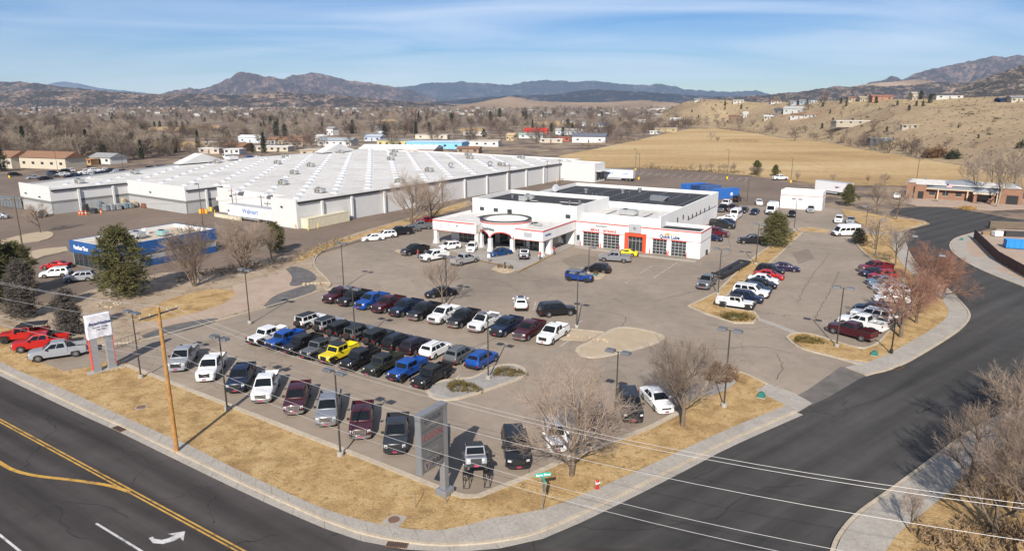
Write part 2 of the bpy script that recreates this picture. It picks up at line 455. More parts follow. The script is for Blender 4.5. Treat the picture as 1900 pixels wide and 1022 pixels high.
# store lot, dealer lot
sheet('store_parking_lot', P2([(-500,345),(-500,560),(0,560),(110,560),(300,515),(560,480),(660,450),(880,400),(1000,372),(1300,392),(1500,395),(1520,352),(1440,333),(1300,319),(1180,312),(1110,311),(1050,318),(700,302),(380,296),(200,318),(0,322)]), -0.02, M_STORELOT)
LOT_FRONT = P2([(205,664),(239,677),(480,771),(712,861),(839,912),(862,919),(885,919),(973,884),(1051,849),(1203,792),(1255,765)])
dealer = P2([(180,655),(239,679),(480,773),(712,863),(839,916),(862,925),(885,925),(973,888),(1051,853),(1203,796),(1350,800),(1479,763),(1525,740),(1610,690),(1664,683),(1732,644),(1779,614),(1795,596),(1797,582),(1785,568),(1758,538),(1720,515),(1695,490),(1675,431),(1640,395),(1540,384),(1500,386),(1400,382),(1200,378),(1000,374),(880,398),(800,412),(745,428),(660,452),(590,475),(575,492),(600,515),(612,530),(560,550),(480,573),(350,608),(262,632),(190,640)])
sheet('dealership_lot', dealer, 0.0, M_LOT)
# main road and side street
dK = 26.0
road = K[:1] + [p for p in K if p[1] < 180 and p[0] < -5] + [G(1540,1022)[:2], (20.0, 26.0), (60.0, 0.0)] + [(42.0, -24.0), (-24.0,19.0), (-65.0,44.0), (-240.0,157.0)]
sheet('main_road', [tuple(p) for p in road], 0.010, M_ROAD)
SL = P2([(1479,765),(1530,735),(1600,698),(1664,685),(1732,646),(1779,616),(1799,596),(1802,582),(1789,566),(1762,538),(1725,513),(1700,490),(1686,466),(1679,447),(1677,433)])
SR = P2([(1540,1022),(1549,996),(1582,955),(1648,910),(1743,839.5),(1788,806),(1838,780),(1900,742),(1975,700),(2010,650),(2005,605),(1960,562),(1900,533),(1833,508),(1790,487),(1765,468),(1760,456),(1765,447),(1775,440.6),(1812,430.5)])
SL, SR = smooth(SL, 2), smooth(SR, 2)
top = P2([(1690,425),(1727,416),(1715,408),(1690,403),(1651,394),(1662,386),(1700,384),(1760,386),(1820,394),(1868,404),(1930,412),(1930,420),(1860,417)])
corner = [p for p in K if p[0] >= -5.0]
sheet('side_street', corner + SL + top + SR[::-1] + [(20.5,34.5)], 0.004, M_STREET)
# kerbs and sidewalks
kerb('main_kerb', K, 0.24, 0.15, 1)
gut = offset(K, -0.62)
n_k = round(length(K)/3.0)
paving('gutter', gut, offset(K, -0.01), 3.2, 0.03, M_CONC, 0.012, 'gutter_pan', -0.04)
paving('sidewalk', offset(K, 0.25), S, 1.9, 0.125)
kerb('right_street_kerb', SR, 0.28, 0.15, -1)
SRw = offset(SR, -0.30); SRi = offset(SR, -3.0)
paving('right_sidewalk', SRw, SRi, 2.0, 0.125)
kerb('left_street_kerb', SL[10:], 0.28, 0.15, 1)
paving('left_sidewalk', offset(SL[10:], 0.30), offset(SL[10:], 2.6), 2.0, 0.125)
# concrete apron of the driveway
slab('driveway_apron', P2([(1403,726),(1425,713.5),(1470,729),(1506,749),(1479,765.5),(1460,754)]), -0.02, 0.124, M_CONC)
slab('driveway_apron', P2([(1556,664),(1605,683),(1664,685),(1640,672),(1610,672),(1570,655)]), -0.02, 0.022, M_CONC)
sheet('driveway_crossing', P2([(1504,752),(1535,738),(1604,697),(1612,686),(1560,680),(1500,722),(1480,733)]), 0.008, plain('crossing_grey', (0.125,0.112,0.10), 0.9, 0, 0.35, 0.5, coord='Object'))
for pp in ([(1404,588),(1450,604),(1560,648),(1610,676),(1606,681),(1553,654),(1447,609),(1402,593)],):
    sheet('drain_pan', P2(pp), 0.012, M_CONC)
# verges
LK = smooth(LOT_FRONT[1:], 0)
front_verge = S[::-1] + [(-218.0,196.0), (-112.0,122.0)] + P2([(0,606),(90,628),(160,650),(205,668)]) + LK + P2([(1300,735),(1312,700),(1333,685),(1372,690),(1420,712),(1405,725)])
slab('front_verge', front_verge, -0.05, 0.11, M_GRASS)
kerb('lot_kerb', LK, 0.55, 0.15, -1)
kerb('verge_kerb', P2([(1300,735),(1312,700),(1333,683),(1372,688),(1425,713)]), 0.3, 0.15, -1, 2)
slab('gravel_patch', P2([(1295,735),(1312,703),(1345,695),(1368,708),(1350,724),(1320,735)]), 0.0, 0.125, M_GREYGRAVEL)
slab('asphalt_pad', P2([(62,668),(110,655),(170,640),(208,664),(186,678),(120,690)]), 0.0, 0.118, M_LOT)
land = P2([(90,628),(160,650),(190,640),(262,633),(350,609),(480,574),(560,551),(600,538),(614,530),(603,516),(580,494),(583,477),(600,464),(660,446),(745,421),(800,402),(830,395),(880,380),(870,372),(760,404),(650,436),(560,472),(480,482),(430,500),(300,507),(230,524),(165,540),(110,562),(60,580),(20,585),(-60,586),(-60,596),(0,606)])
slab('landscape_bed', land, -0.05, 0.105, M_DIRT)
kerb('landscape_kerb', P2([(190,640),(262,633),(350,609),(480,574),(560,551),(600,538),(614,530),(603,516),(580,494),(583,477),(600,464),(660,446),(745,421),(800,402)]), 0.25, 0.15, -1, 2)
def blob(name, pp, z, mat, it=2):
    q = P2(pp); return slab(name, smooth(q+q[:1], it)[:-1], 0.0, z, mat)
blob('gravel_path', [(432,530),(480,518),(545,503),(578,510),(570,532),(510,556),(470,571),(420,583),(350,597),(262,614),(248,606),(330,590),(395,573),(432,556)], 0.117, M_PINK)
blob('dry_lawn', [(240,586),(290,565),(350,545),(400,536),(440,540),(432,555),(395,573),(330,590),(255,602)], 0.121, M_GRASS)
blob('rock_bed', [(262,624),(300,609),(340,600),(400,590),(408,595),(352,612),(292,625),(268,630)], 0.125, M_ROCKBED)
blob('rock_bed', [(490,568),(508,549),(545,537),(582,526),(590,538),(562,550),(525,563),(496,573)], 0.125, M_ROCKBED)
blob('rock_bed', [(530,500),(545,494),(575,502),(592,518),(570,528),(533,534),(545,516)], 0.125, M_ROCKBED)
blob('grass_strip', [(610,460),(660,447),(745,423),(800,404),(868,383),(866,374),(760,406),(660,437),(560,474),(545,490),(575,480)], 0.121, M_GRASS)
# planted islands inside the lot
med = P2([(1280,568.6),(1310,582),(1364,599),(1395,599),(1404,590),(1398,580),(1345,572),(1338,558),(1352,542),(1395,512),(1435,481),(1487,432),(1482,429),(1462,434),(1421,464),(1384,491),(1330,545)])
slab('median', med, -0.05, 0.11, M_GRASS); kerb('median_kerb', med+med[:1], 0.35, 0.15, -1)
med2 = P2([(1482,429),(1535,433),(1542,428),(1500,422),(1478,425)])
slab('median', med2, -0.05, 0.11, M_GRASS); kerb('median_kerb', med2+med2[:1], 0.3, 0.15, 1)
rv_in = [(1463,627),(1472,620),(1500,619),(1545,634),(1600,650),(1632,640),(1652,615),(1672,600),(1690,580),(1696,556),(1686,530),(1660,505),(1634.7,489),(1611.6,476),(1592.6,457),(1588,444)]
rv_out = [tuple(p) for p in offset(SL[10:], 2.62)]
rv = P2(rv_in) + P2([(1600,432),(1625,437)]) + rv_out[::-1][2:-3] + P2([(1610,672),(1556,664),(1496,649.5)])
slab('street_verge', rv, -0.05, 0.11, M_GRASS)
kerb('verge_kerb', P2(rv_in), 0.3, 0.15, 1, 2)
kerb('verge_kerb', P2([(1463,627),(1475,640),(1496,649.5),(1556,664),(1600,678)]), 0.3, 0.15, -1, 1)
uv = P2([(1560,388),(1620,396),(1660,403),(1700,409),(1724,414.5),(1700,422),(1668,430),(1640,431),(1600,418),(1570,402)])
slab('upper_verge', uv, -0.05, 0.11, M_GRASS); kerb('verge_kerb', uv[1:8], 0.4, 0.15, -1, 1)
isl = smooth(P2([(1076,652),(1078,646),(1104,634),(1138,614),(1156,609),(1188,613),(1222,622),(1228,629),(1200,640),(1150,653),(1106,662),(1084,660),(1076,652)]), 2)[:-1]
slab('island', isl, -0.05, 0.10, M_TANGRAVEL); kerb('island_kerb', isl+isl[:1], 0.55, 0.14, 1)
isl2 = smooth(P2([(795,722),(806,712),(845,705),(880,704),(905,690),(925,680),(955,678),(972,688),(968,700),(930,713),(880,730),(835,742),(805,738),(795,722)]), 2)[:-1]
slab('island', isl2, -0.05, 0.10, M_GREYGRAVEL); kerb('island_kerb', isl2+isl2[:1], 0.4, 0.15, 1)
st = P2([(600,538),(650,546),(800,577),(950,609),(1045,632),(1085,634),(1120,618),(1060,612),(950,598),(800,568),(660,540),(625,531)])
slab('planter_strip', st, -0.05, 0.106, M_TANGRAVEL); kerb('planter_kerb', st[6:], 0.3, 0.15, -1); kerb('planter_kerb', st[:6], 0.3, 0.15, 1)
isl3 = smooth(P2([(912,500),(918,495),(935,493),(952,495),(960,501),(950,506),(930,507),(912,500)]), 2)[:-1]
slab('island', isl3, -0.05, 0.12, M_TANGRAVEL)
isl4 = smooth(P2([(1090,512),(1098,506),(1115,505),(1126,510),(1118,517),(1100,518),(1090,512)]), 2)[:-1]
slab('island', isl4, -0.05, 0.12, M_TANGRAVEL)
isl5 = smooth(P2([(732,466),(740,463),(748,466),(742,470),(732,466)]), 2)[:-1]
slab('island', isl5, -0.05, 0.12, M_TANGRAVEL)
tisl = smooth(P2([(0,447),(40,436),(90,428),(103,436),(85,446),(40,452),(0,458)]), 1)
slab('store_island', tisl, -0.05, 0.10, M_TANGRAVEL)
slab('tire_shop_verge', P2([(0,478),(80,462),(123,458),(128,466),(85,474),(40,492),(0,500)]), -0.05, 0.09, M_TANGRAVEL)
# right-hand block and corner verge
rblk = SRi[-34:] if False else [p for p in SRi if p[1] > 100]
slab('corner_gravel', rblk + P2([(1850,425),(1960,430),(2100,520)]), -0.05, 0.10, M_PINK)
slab('driveway_slab', P2([(1800,478),(1840,477),(1868,494),(1830,497)]), 0.0, 0.112, M_CONC)
slab('corner_verge', [p for p in SRi if p[1] < 100] + [tuple(G(2250,650)[:2]), (75,20), (30,10)], -0.05, 0.11, M_GRASS)
sheet('field', P2([(1125,312),(1035,290),(1150,267),(1240,247),(1280,239),(1330,238),(1400,247),(1450,256),(1500,259),(1560,269),(1620,281),(1700,294),(1780,306),(1900,330),(2200,380),(2200,400),(1900,358),(1680,345),(1530,343),(1440,331),(1300,317),(1180,311)]), -0.01, M_FIELD)
for pp in ([(215,258),(300,262),(400,262),(440,270),(400,276),(300,274),(220,266)],[(270,236),(410,231),(405,240),(280,243)],[(700,222),(740,221),(735,226),(700,226)],[(850,240),(890,236),(900,246),(860,248)],[(985,226),(1050,224),(1080,232),(1010,234)]):
    q = P2(pp); sheet('pasture', smooth(q+q[:1],1)[:-1], -0.04, M_FIELD)
slab('brick_apron', P2([(1674,376),(1700,382),(1770,384),(1835,391),(1890,388),(1960,390),(1960,372),(1690,362)]), -0.05, 0.09, M_PINK)
# painted markings
def stripe(name, pts, w, mat, z=0.016, sm=0):
    if sm: pts = smooth(pts, sm)
    a, b = offset(pts, w/2), offset(pts, -w/2); nn = len(pts)
    return struct(MB().add([(p[0],p[1],z) for p in a]+[(p[0],p[1],z) for p in b], [(i,nn+i,nn+i+1,i+1) for i in range(nn-1)]).build(name, mat, fix=True))
yl = [(-150.0, 119.5)] + P2([(0,780),(209,893),(461,1022)]) + [(0.0, 25.0)]
dy = Vector(yl[2])-Vector(yl[1])
yl = [tuple(Vector(yl[1])-dy*5), yl[1], yl[2], tuple(Vector(yl[2])+dy*1.2)]
stripe('yellow_line', offset(yl, 0.14), 0.14, M_LINEY); stripe('yellow_line', offset(yl, -0.14), 0.14, M_LINEY)
stripe('yellow_line', P2([(-60,800),(-20,845),(0,858),(25,873),(67,883),(135,890),(205,900),(240,912)]), 0.32, M_LINEY, 0.018, 2)
stripe('white_line', P2([(178.5,970.5),(263,1022),(300,1045)]), 0.16, M_LINEW)
stripe('white_line', P2([(-30,970),(0,992),(37,1022),(80,1060)]), 0.16, M_LINEW)
ar = [(276,998),(284,1007),(303,1008.5),(323,1003),(334,996.5),(340,1003),(343.5,985),(311,990),(323,993),(313,998),(300,1001),(287,999),(283,995)]
sheet('turn_arrow', P2(ar), 0.016, M_LINEW)
for a, b in (((1187,507),(1211,493)),((1212,516),(1258,486)),((1155,528),(1170,520)),((990,575),(994,560)),((885,650),(905,640)),((1060,606),(1080,595)),((660,628),(690,612)),((560,590),(575,578))):
    stripe('stall_line', P2([a, b]), 0.10, M_LINEW, 0.006)
for i in range(14):
    x = 1195+i*15; stripe('stall_line', P2([(x, 319+i*0.9),(x-10, 325+i*0.95)]), 0.14, M_LINEW, -0.012)
stripe('fire_lane_line', P2([(885,483),(938,494)]), 0.25, M_LINEY, 0.16); stripe('fire_lane_line', P2([(962,505),(1010,481),(1040,465)]), 0.25, M_LINEY, 0.16)
# concrete walk in front of the showroom
slab('showroom_walk', P2([(800,455),(838,466),(880,481),(937,493),(960,504),(1008,482),(1066,456),(1068,450),(1005,463),(890,448),(806,440)]), -0.02, 0.13, soil('walk_concrete', [(0.3,(0.27,0.245,0.22)),(0.7,(0.34,0.315,0.285))], 0.4, 5.0, 0.9, 0.12))
slab('service_walk', P2([(1066,459),(1068,455),(1170,470),(1292,484),(1290,487),(1170,474)]), -0.02, 0.05, M_CONC)

# faint worn bay markings in the parking rows
for (ax, ay), (bx, by), n_, ln in (((588,556),(1040,642),13,5.4),((446,640),(800,728),10,5.2)):
    A, B = G(ax, ay), G(bx, by)
    for i in range(n_+1):
        p = A.lerp(B, i/n_); d = Vector((math.cos(R(60)), math.sin(R(60)), 0))
        stripe('stall_line', [(p.x,p.y),(p.x+d.x*ln,p.y+d.y*ln)], 0.09, M_LINEW, 0.0062)
# tufts of dry grass standing on the verges
def inside(p, poly):
    c = False; n = len(poly)
    for i in range(n):
        a, b = poly[i], poly[i-1]
        if (a[1] > p[1]) != (b[1] > p[1]) and p[0] < (b[0]-a[0])*(p[1]-a[1])/(b[1]-a[1])+a[0]: c = not c
    return c
PAD = P2([(62,668),(110,655),(170,640),(208,664),(186,678),(120,690)])
def tufts(poly, n, label, seed, ymin=0, ymax=140):
    rn = random.Random(seed); xs = [p[0] for p in poly]; ys = [max(ymin, min(ymax, p[1])) for p in poly]
    mb = MB(); k = 0; t = 0
    while k < n and t < n*12:
        t += 1; p = (rn.uniform(max(-75, min(xs)), min(85, max(xs))), rn.uniform(min(ys), max(ys)))
        if abs(p[0]) > 8+p[1]*.85 or not inside(p, poly) or inside(p, PAD): continue
        if noise.noise(Vector((p[0]*.5, p[1]*.5, seed)))+rn.uniform(-.4,.4) < 0: continue
        k += 1; mb.mi = rn.choice((0,0,1,2))
        for _ in range(4):
            a = rn.uniform(0,6.28); L = rn.uniform(.04,.11); w = .014; dx, dy = math.cos(a), math.sin(a); l = rn.uniform(.2,.9)
            q = (p[0]+rn.uniform(-.08,.08), p[1]+rn.uniform(-.08,.08))
            mb.add([(q[0]-dy*w,q[1]+dx*w,.10),(q[0]+dy*w,q[1]-dx*w,.10),(q[0]+dx*L*l,q[1]+dy*L*l,.10+L)],[(0,1,2)])
    o = mb.build('grass_tufts', [plain('straw_a',(.46,.32,.15),.9),plain('straw_b',(.33,.21,.085),.9),plain('straw_c',(.52,.40,.23),.9)])
    tag(o, label, 'grass', None, 'stuff')
tufts(front_verge, 15000, 'dry straw grass tufts on the front verge', 1); tufts(rv, 4000, 'dry straw grass tufts on the street verge', 2); tufts(med, 1200, 'dry straw grass tufts on the lot median', 3)
tufts([p for p in SRi if p[1] < 100] + [tuple(G(2250,650)[:2]), (75,20), (30,10)], 6000, 'dry straw grass tufts on the right corner verge', 4)

# sealed cracks and patched asphalt in the lot and on the streets
M_TAR = plain('crack_sealant', (0.045,0.040,0.037), .7, 0, .2); rk_ = random.Random(31)
for pl in ([(1558,503),(1545,530),(1528,562),(1512,590)],[(1310,600),(1380,612),(1440,605)],[(1440,655),(1455,680),(1440,705)],[(700,480),(760,500),(830,505),(900,520)],[(1100,575),(1165,585),(1160,600),(1140,615)],[(560,600),(640,585),(700,565)],[(300,655),(380,640),(470,610)],[(830,650),(900,640),(960,600)],[(1210,560),(1290,540),(1350,520)],[(1005,545),(1040,540),(1100,552)],[(1330,480),(1360,470),(1350,440)],[(1480,560),(1500,520),(1540,470)],[(640,470),(700,462),(740,470)],[(960,540),(930,520),(880,515)],[(1240,640),(1330,650),(1400,640),(1470,655)]):
    q = smooth(P2(pl), 1); q = resample(q, max(6, int(length(q)/.6)))
    q = [(x+rk_.uniform(-.16,.16), y+rk_.uniform(-.16,.16)) for x, y in q]
    stripe('sealed_crack', q, 0.07, M_TAR, 0.0065)
for k_, pl in enumerate(([(1040,482),(1078,470),(1112,478),(1098,492),(1060,498)],[(985,520),(1030,512),(1048,528),(1000,536)],[(1470,470),(1500,462),(1512,480),(1482,490)],[(700,520),(760,516),(770,532),(712,538)],[(1110,690),(1150,684),(1165,702),(1120,710)],[(350,640),(395,628),(408,640),(362,652)])):
    sheet('asphalt_patch', P2(pl), 0.0058+.0001*k_, asphalt('patch_%d' % k_, sc3((0.262,0.214,0.168), (.80,.86,.78,1.10,.88,.84)[k_]), .12, .2, .12))
for pl in ([(840,1000),(1000,960),(1150,990),(1330,960)],[(1330,960),(1400,905),(1500,900)],[(1200,905),(1290,890),(1340,860)],[(1560,760),(1640,740),(1700,700)],[(60,960),(110,930),(120,985),(160,1000)],[(110,930),(190,935),(240,960)]):
    q = smooth(P2(pl), 1); q = resample(q, max(6, int(length(q)/.5))); q = [(x+rk_.uniform(-.12,.12), y+rk_.uniform(-.12,.12)) for x, y in q]
    stripe('sealed_crack', q, 0.06, plain('street_sealant', (0.022,0.021,0.020), .6, 0, .2), 0.0155)
# ------------------------------------------------------------------ buildings
SA = R(-30.5)                       # the site's grid
def SW(a, b): return (a*math.cos(SA)-b*math.sin(SA), a*math.sin(SA)+b*math.cos(SA), 0.0)
_fonts = {}
def text(s, size, mat, parent, loc, rot, name='lettering', bold=0.0, depth=0.03, xs=1.0, align='CENTER', shear=0.0, label=None):
    cu = bpy.data.curves.new('t', 'FONT'); cu.body = s; cu.size = size; cu.extrude = depth; cu.offset = bold; cu.shear = shear
    cu.align_x = align; cu.align_y = 'CENTER'; cu.resolution_u = 3
    t = bpy.data.objects.new('t', cu); COL.objects.link(t)
    bpy.context.view_layer.update()
    me = bpy.data.meshes.new_from_object(t.evaluated_get(bpy.context.evaluated_depsgraph_get()))
    bpy.data.objects.remove(t); bpy.data.curves.remove(cu)
    me.materials.clear(); me.materials.append(mat)
    o = obj(name, me, parent); o.location = loc; o.rotation_euler = rot; o.scale = (xs, 1, 1)
    if label: o['label'] = label
    return o
FR = (R(90), 0, 0); RT = (R(90), 0, R(90))
def parapet(root, x0, x1, y0, y1, z0, zt, mat, th=0.3, name='wall', skip=''):
    """four wall parts standing round a flat roof"""
    if 's' not in skip: MB().box(x0, x1, y0, y0+th, z0, zt).build(name, mat, root)
    if 'n' not in skip: MB().box(x0, x1, y1-th, y1, z0, zt).build(name, mat, root)
    if 'w' not in skip: MB().box(x0, x0+th, y0+th, y1-th, z0, zt-0.002).build(name, mat, root)
    if 'e' not in skip: MB().box(x1-th, x1, y0+th, y1-th, z0, zt-0.002).build(name, mat, root)
M_ROOFDARK = soil('dark_membrane', [(0.3,(0.035,0.036,0.040)),(0.7,(0.060,0.060,0.065))], 0.4, 2.0, 0.8, 0.2)
M_ROOFWHITE = soil('white_membrane', [(0.25,(0.43,0.41,0.375)),(0.45,(0.55,0.53,0.495)),(0.6,(0.60,0.58,0.55)),(0.8,(0.63,0.61,0.58))], 0.09, 1.2, 0.75, 0.1, speck=(0.52,0.46,0.37), spk_scale=0.16, spk_thr=0.66)
M_HVAC = plain('hvac_metal', (0.42,0.43,0.43), 0.5, 0.4, 0.12, 1.0)
M_GREYTXT = plain('grey_letters', (0.13,0.15,0.17), 0.5)
M_REDTXT = plain('red_letters', (0.42,0.04,0.04), 0.5)
M_NAVY = plain('navy_letters', (0.03,0.05,0.16), 0.5)
M_ORANGE = plain('orange_letters', (0.75,0.30,0.03), 0.5)
M_LTGREY = plain('light_grey_panel', (0.45,0.46,0.48), 0.5, 0.3, 0.08)
M_FRAME = plain('aluminium_frame', (0.50,0.50,0.49), 0.45, 0.5, 0.08)
M_PORTAL = plain('orange_red_portal', (0.62,0.075,0.03), 0.5, 0, 0.06)

def hvac(root, x, y, z, sx=2.2, sy=1.6, sz=1.1, name='rooftop_unit'):
    u = MB().box(-sx/2, sx/2, -sy/2, sy/2, 0.12, sz).build(name, M_HVAC, root, bevel=0.05); u.location = (x, y, z)
    MB().box(-sx/2+.1, sx/2-.1, -sy/2+.1, sy/2-.1, 0, 0.14).build('curb', M_BLACK, u)
    MB().lathe([(0.5,0),(0.5,0.12),(0.42,0.14)], 14, -sx*.2, 0).build('fan', M_DARKMETAL, u).location = (0, 0, sz-0.002)
    MB().box(sx/2, sx/2+0.35, -sy*.35, sy*.35, sz*.35, sz*.8).build('hood', M_HVAC, u)
    return u
def vent(root, x, y, z, r=0.35, h=0.9):
    v = MB().lathe([(r*.7,0),(r*.7,h*.55),(r,h*.6),(r,h),(r*.6,h*1.05)], 12).build('roof_vent', M_GALV, root); v.location = (x, y, z); return v

def dealership():
    root = thing('car_dealership', 'white stucco car dealership with red trim, round entrance rotunda and dark flat roofs', 'building', SW(-60, 127), SA)
    # tall block A behind the showroom
    parapet(root, -25, 0.5, 0, 17, 0, 8.0, M_WHITE)
    MB().box(-24.7, 0.2, 0.3, 16.7, 6.9, 7.15).build('roof', M_ROOFDARK, root)
    for x, y, sx, sy in ((-16,4.5,7,.9),(-9,6,6,1.0),(-15,8.0,4,1.2),(-5,9.5,6,.8),(-8,3,9,.6)):
        MB().box(x-sx/2, x+sx/2, y-sy/2, y+sy/2, 7.15, 7.17).build('roof_patch', M_ROOFWHITE, root)
    for x, y in ((-15.4, 6.0), (-15.2, 8.2)): hvac(root, x, y, 7.15, 1.7, 1.5, 1.3)
    for x, y in ((-4.2,6.5),(-2.8,8.5),(-20,9)): vent(root, x, y, 7.15, .3, .8)
    for x in (-22.5, -18.9, -15.4, -1.4):
        w = MB().box(x-.55, x+.55, -0.03, 0.0, 5.35, 6.15).build('window', M_GLASS, root)
        mb = MB(); mb.box(x-.62, x+.62, -0.05, 0.0, 5.28, 5.35); mb.box(x-.62, x+.62, -0.05, 0.0, 6.15, 6.22); mb.box(x-.62, x-.55, -0.05, 0.0, 5.35, 6.15); mb.box(x+.55, x+.62, -0.05, 0.0, 5.35, 6.15)
        mb.build('frame', M_FRAME, w)
    # block B, the big workshop with the dark roof
    MB().box(-22, 17.2, 47.2, 47.5, 0, 6.8).build('wall', M_WHITE, root)
    MB().box(16.9, 17.2, 3.4, 47.2, 0, 6.8).build('wall', M_WHITE, root)
    MB().box(-22, -21.7, 17, 47.2, 0, 6.8).build('wall', M_WHITE, root)
    MB().box(-21.7, 16.9, 20.3, 20.6, 4.0, 6.5).build('wall', M_WHITE, root)
    MB().box(-21.7, 16.9, 20.6, 47.2, 5.7, 6.0).build('roof', M_ROOFDARK, root)
    for i in range(8):
        x = -19+i*4.7; MB().box(x, x+0.06, 20.7, 47.1, 6.0, 6.015).build('roof_seam', M_LTGREY, root)
    for x, y in ((-13.1,34.4),(-4.7,38.4),(-1.7,42.6)): vent(root, x, y, 6.0, .55, 1.1)
    for x, y in ((-8,27),(-7,27),(-5.6,27.3),(-2,36),(12,40)): MB().tube((x,y,6),(x,y,7.2),.06,.06,6).build('vent_pipe', M_GALV, root)
    d = MB().hexa([(5.6,29.7,6.0),(8.8,29.7,6.0),(8.8,31.9,6.0),(5.6,31.9,6.0)],[(5.6,29.7,7.1),(9.8,29.7,6.9),(9.8,31.9,6.9),(5.6,31.9,7.1)]).build('exhaust_hood', M_GALV, root)
    for y in (14, 18, 22, 25, 28.2, 31.4, 35, 39):
        z = 4.2 if y in (14,18) else 3.4
        MB().box(17.2, 17.35, y, y+0.35, z, z+0.9).build('wall_lamp', M_DARKMETAL, root)
    MB().tube((17.24,22,3.5),(17.24,46,3.5),.05,.05,6).build('conduit', M_DARKMETAL, root)
    s = MB().lathe([(0.05,-0.25),(0.7,0.0),(1.05,0.25),(1.0,0.27),(0.6,0.06)], 16).build('satellite_dish', M_LTGREY, root, smooth=True); s.location = (-19.6, 30.2, 7.2); s.rotation_euler = (R(70), 0, R(-10))
    MB().tube((-19.6,30.4,6),(-19.6,30.4,7.2),.06,.06,6).build('dish_mast', M_GALV, root)
    # block C, lower white roof
    MB().box(0.5, 16.9, 3.4, 3.7, 0, 6.3).build('wall', M_WHITE, root)
    MB().box(0.5, 16.9, 3.7, 20.3, 5.1, 5.35).build('roof', M_ROOFWHITE, root)
    hvac(root, 7.7, 10.5, 5.35, 3.4, 1.9, 1.2)
    for x0 in (3.6, 11.8): MB().box(x0, x0+0.12, 6.5, 14, 5.5, 5.6).build('gas_pipe', M_DARKMETAL, root)
    # service wing front
    FZ, BZ = 5.15, 3.07
    wall = [(0,2.1),(5.6,6.55),(10.0,11.9),(15.0,16.9),(19.7,20.6),(23.5,26.2)]
    for a, b in wall: MB().box(a, b, 0, 0.3, 0, BZ-0.005).build('wall', M_WHITE, root)
    MB().box(0, 26.2, 0, 0.3, BZ, FZ).build('fascia', M_WHITE, root)
    MB().box(0, 16.7, 0.3, 3.4, 4.3, 4.5).build('roof', M_ROOFWHITE, root)
    MB().box(17.2, 26.2, 7.1, 7.4, 0, FZ-.002).build('wall', M_WHITE, root)
    MB().box(25.9, 26.2, 0.3, 7.1, 0, FZ-.001).build('wall', M_WHITE, root)
    MB().box(17.2, 25.9, 0.3, 7.1, 4.3, 4.5).build('roof', M_ROOFDARK, root)
    for a, b in ((0.2,12.0),(14.5,26.23)): MB().box(a, b, -0.05, 0, 4.86, 5.06).build('red_band', M_RED, root)
    MB().box(26.2, 26.25, 0, 7.4, 4.86, 5.06).build('red_band', M_RED, root)
    for a, b in ((0.0,11.2),(15.6,26.2)): MB().box(a, b, -0.03, 0, BZ-.01, BZ+.06).build('dark_line', plain('maroon_line', (0.16,0.03,0.035), .6), root)
    MB().box(26.2, 26.23, 0, 7.4, BZ-.01, BZ+.06).build('dark_line', MATS['maroon_line'], root)
    for a, b in ((2.1,5.6),(6.55,10.0),(16.9,19.7),(20.6,23.5)):
        d = MB().box(a, b, 0.16, 0.22, 0, BZ-.005).build('garage_door', M_FRAME, root)
        nc, nr = 4, 5; w = (b-a)/nc; h = (BZ-.1)/nr
        for i in range(nc):
            for j in range(nr):
                MB().box(a+i*w+.05, a+(i+1)*w-.05, 0.145, 0.16, .06+j*h+.05, .06+(j+1)*h-.05).build('pane', M_GLASS, d)
        MB().box(a-.08, b+.08, -0.06, 0.0, BZ-.14, BZ-.02).build('red_trim', M_RED, d)
    d = MB().box(11.9, 15.0, 0.2, 0.25, 0, BZ-.01).build('entrance_glazing', M_FRAME, root)
    for i in range(4):
        for z0, z1 in ((.1,2.1),(2.2,2.95)): MB().box(11.95+i*.76, 12.63+i*.76, 0.18, 0.2, z0, z1).build('pane', M_GLASS, d)
    p = MB(); p.box(11.2, 11.95, -0.30, 0.0, 0, 3.70); p.box(14.95, 15.6, -0.30, 0.0, 0, 3.70); p.box(11.95, 14.95, -0.30, 0.0, 3.05, 3.70)
    p.build('entrance_portal', M_PORTAL, root)
    sg = MB().box(12.0, 14.5, -0.38, -0.02, 3.8, 5.48).build('grey_sign_panel', M_LTGREY, root)
    MB().prism([(0,.45),(.14,.12),(.45,0),(.14,-.12),(0,-.45),(-.14,-.12),(-.45,0),(-.14,.12)], 0, .03).build('emblem', M_GALV, sg).location = (13.25, -0.38, 4.7)
    sg.children[0].rotation_euler = FR
    text('AutoNation', .62, M_GREYTXT, root, (6.05,-0.02,4.42), FR, bold=.012, xs=.85)
    for t, x in (('SERVICE', 4.7), ('ENTRANCE', 7.9)): text(t, .66, M_REDTXT, root, (x,-0.03,3.52), FR, bold=.02, xs=.82)
    text('Quick Lube', .92, M_NAVY, root, (20.2,-0.03,3.6), FR, bold=.03, xs=.92)
    MB().hexa([(19.4,-.05,4.16),(22.6,-.05,4.12),(22.6,0,4.12),(19.4,0,4.16)],[(19.4,-.05,4.26),(22.6,-.05,4.17),(22.6,0,4.17),(19.4,0,4.26)]).build('logo_stripe', M_ORANGE, root)
    MB().hexa([(19.2,-.05,3.9),(20.3,-.05,4.0),(20.3,0,4.0),(19.2,0,3.9)],[(19.5,-.05,4.25),(20.0,-.05,4.3),(20.0,0,4.3),(19.5,0,4.25)]).build('logo_mark', M_ORANGE, root)
    dd = MB().box(.55, 1.5, -0.02, .02, 0.05, 2.35).build('service_door', M_LTGREY, root); MB().box(.75, 1.3, -.035, -.02, 1.1, 2.1).build('pane', M_GLASS, dd)
    MB().box(26.25, 26.5, 4.0, 4.6, 0.1, 1.0).build('gas_meter', M_DARKMETAL, root)
    # showroom with canopy fascia
    x0, x1, y0 = -25.7, 0.15, -13.9
    mb = MB(); mb.box(x0, -15.0, y0, y0+.35, 3.0, 5.2).build('fascia', M_WHITE, root)
    MB().box(-6.2, x1, y0, y0+.35, 3.0, 5.2).build('fascia', M_WHITE, root)
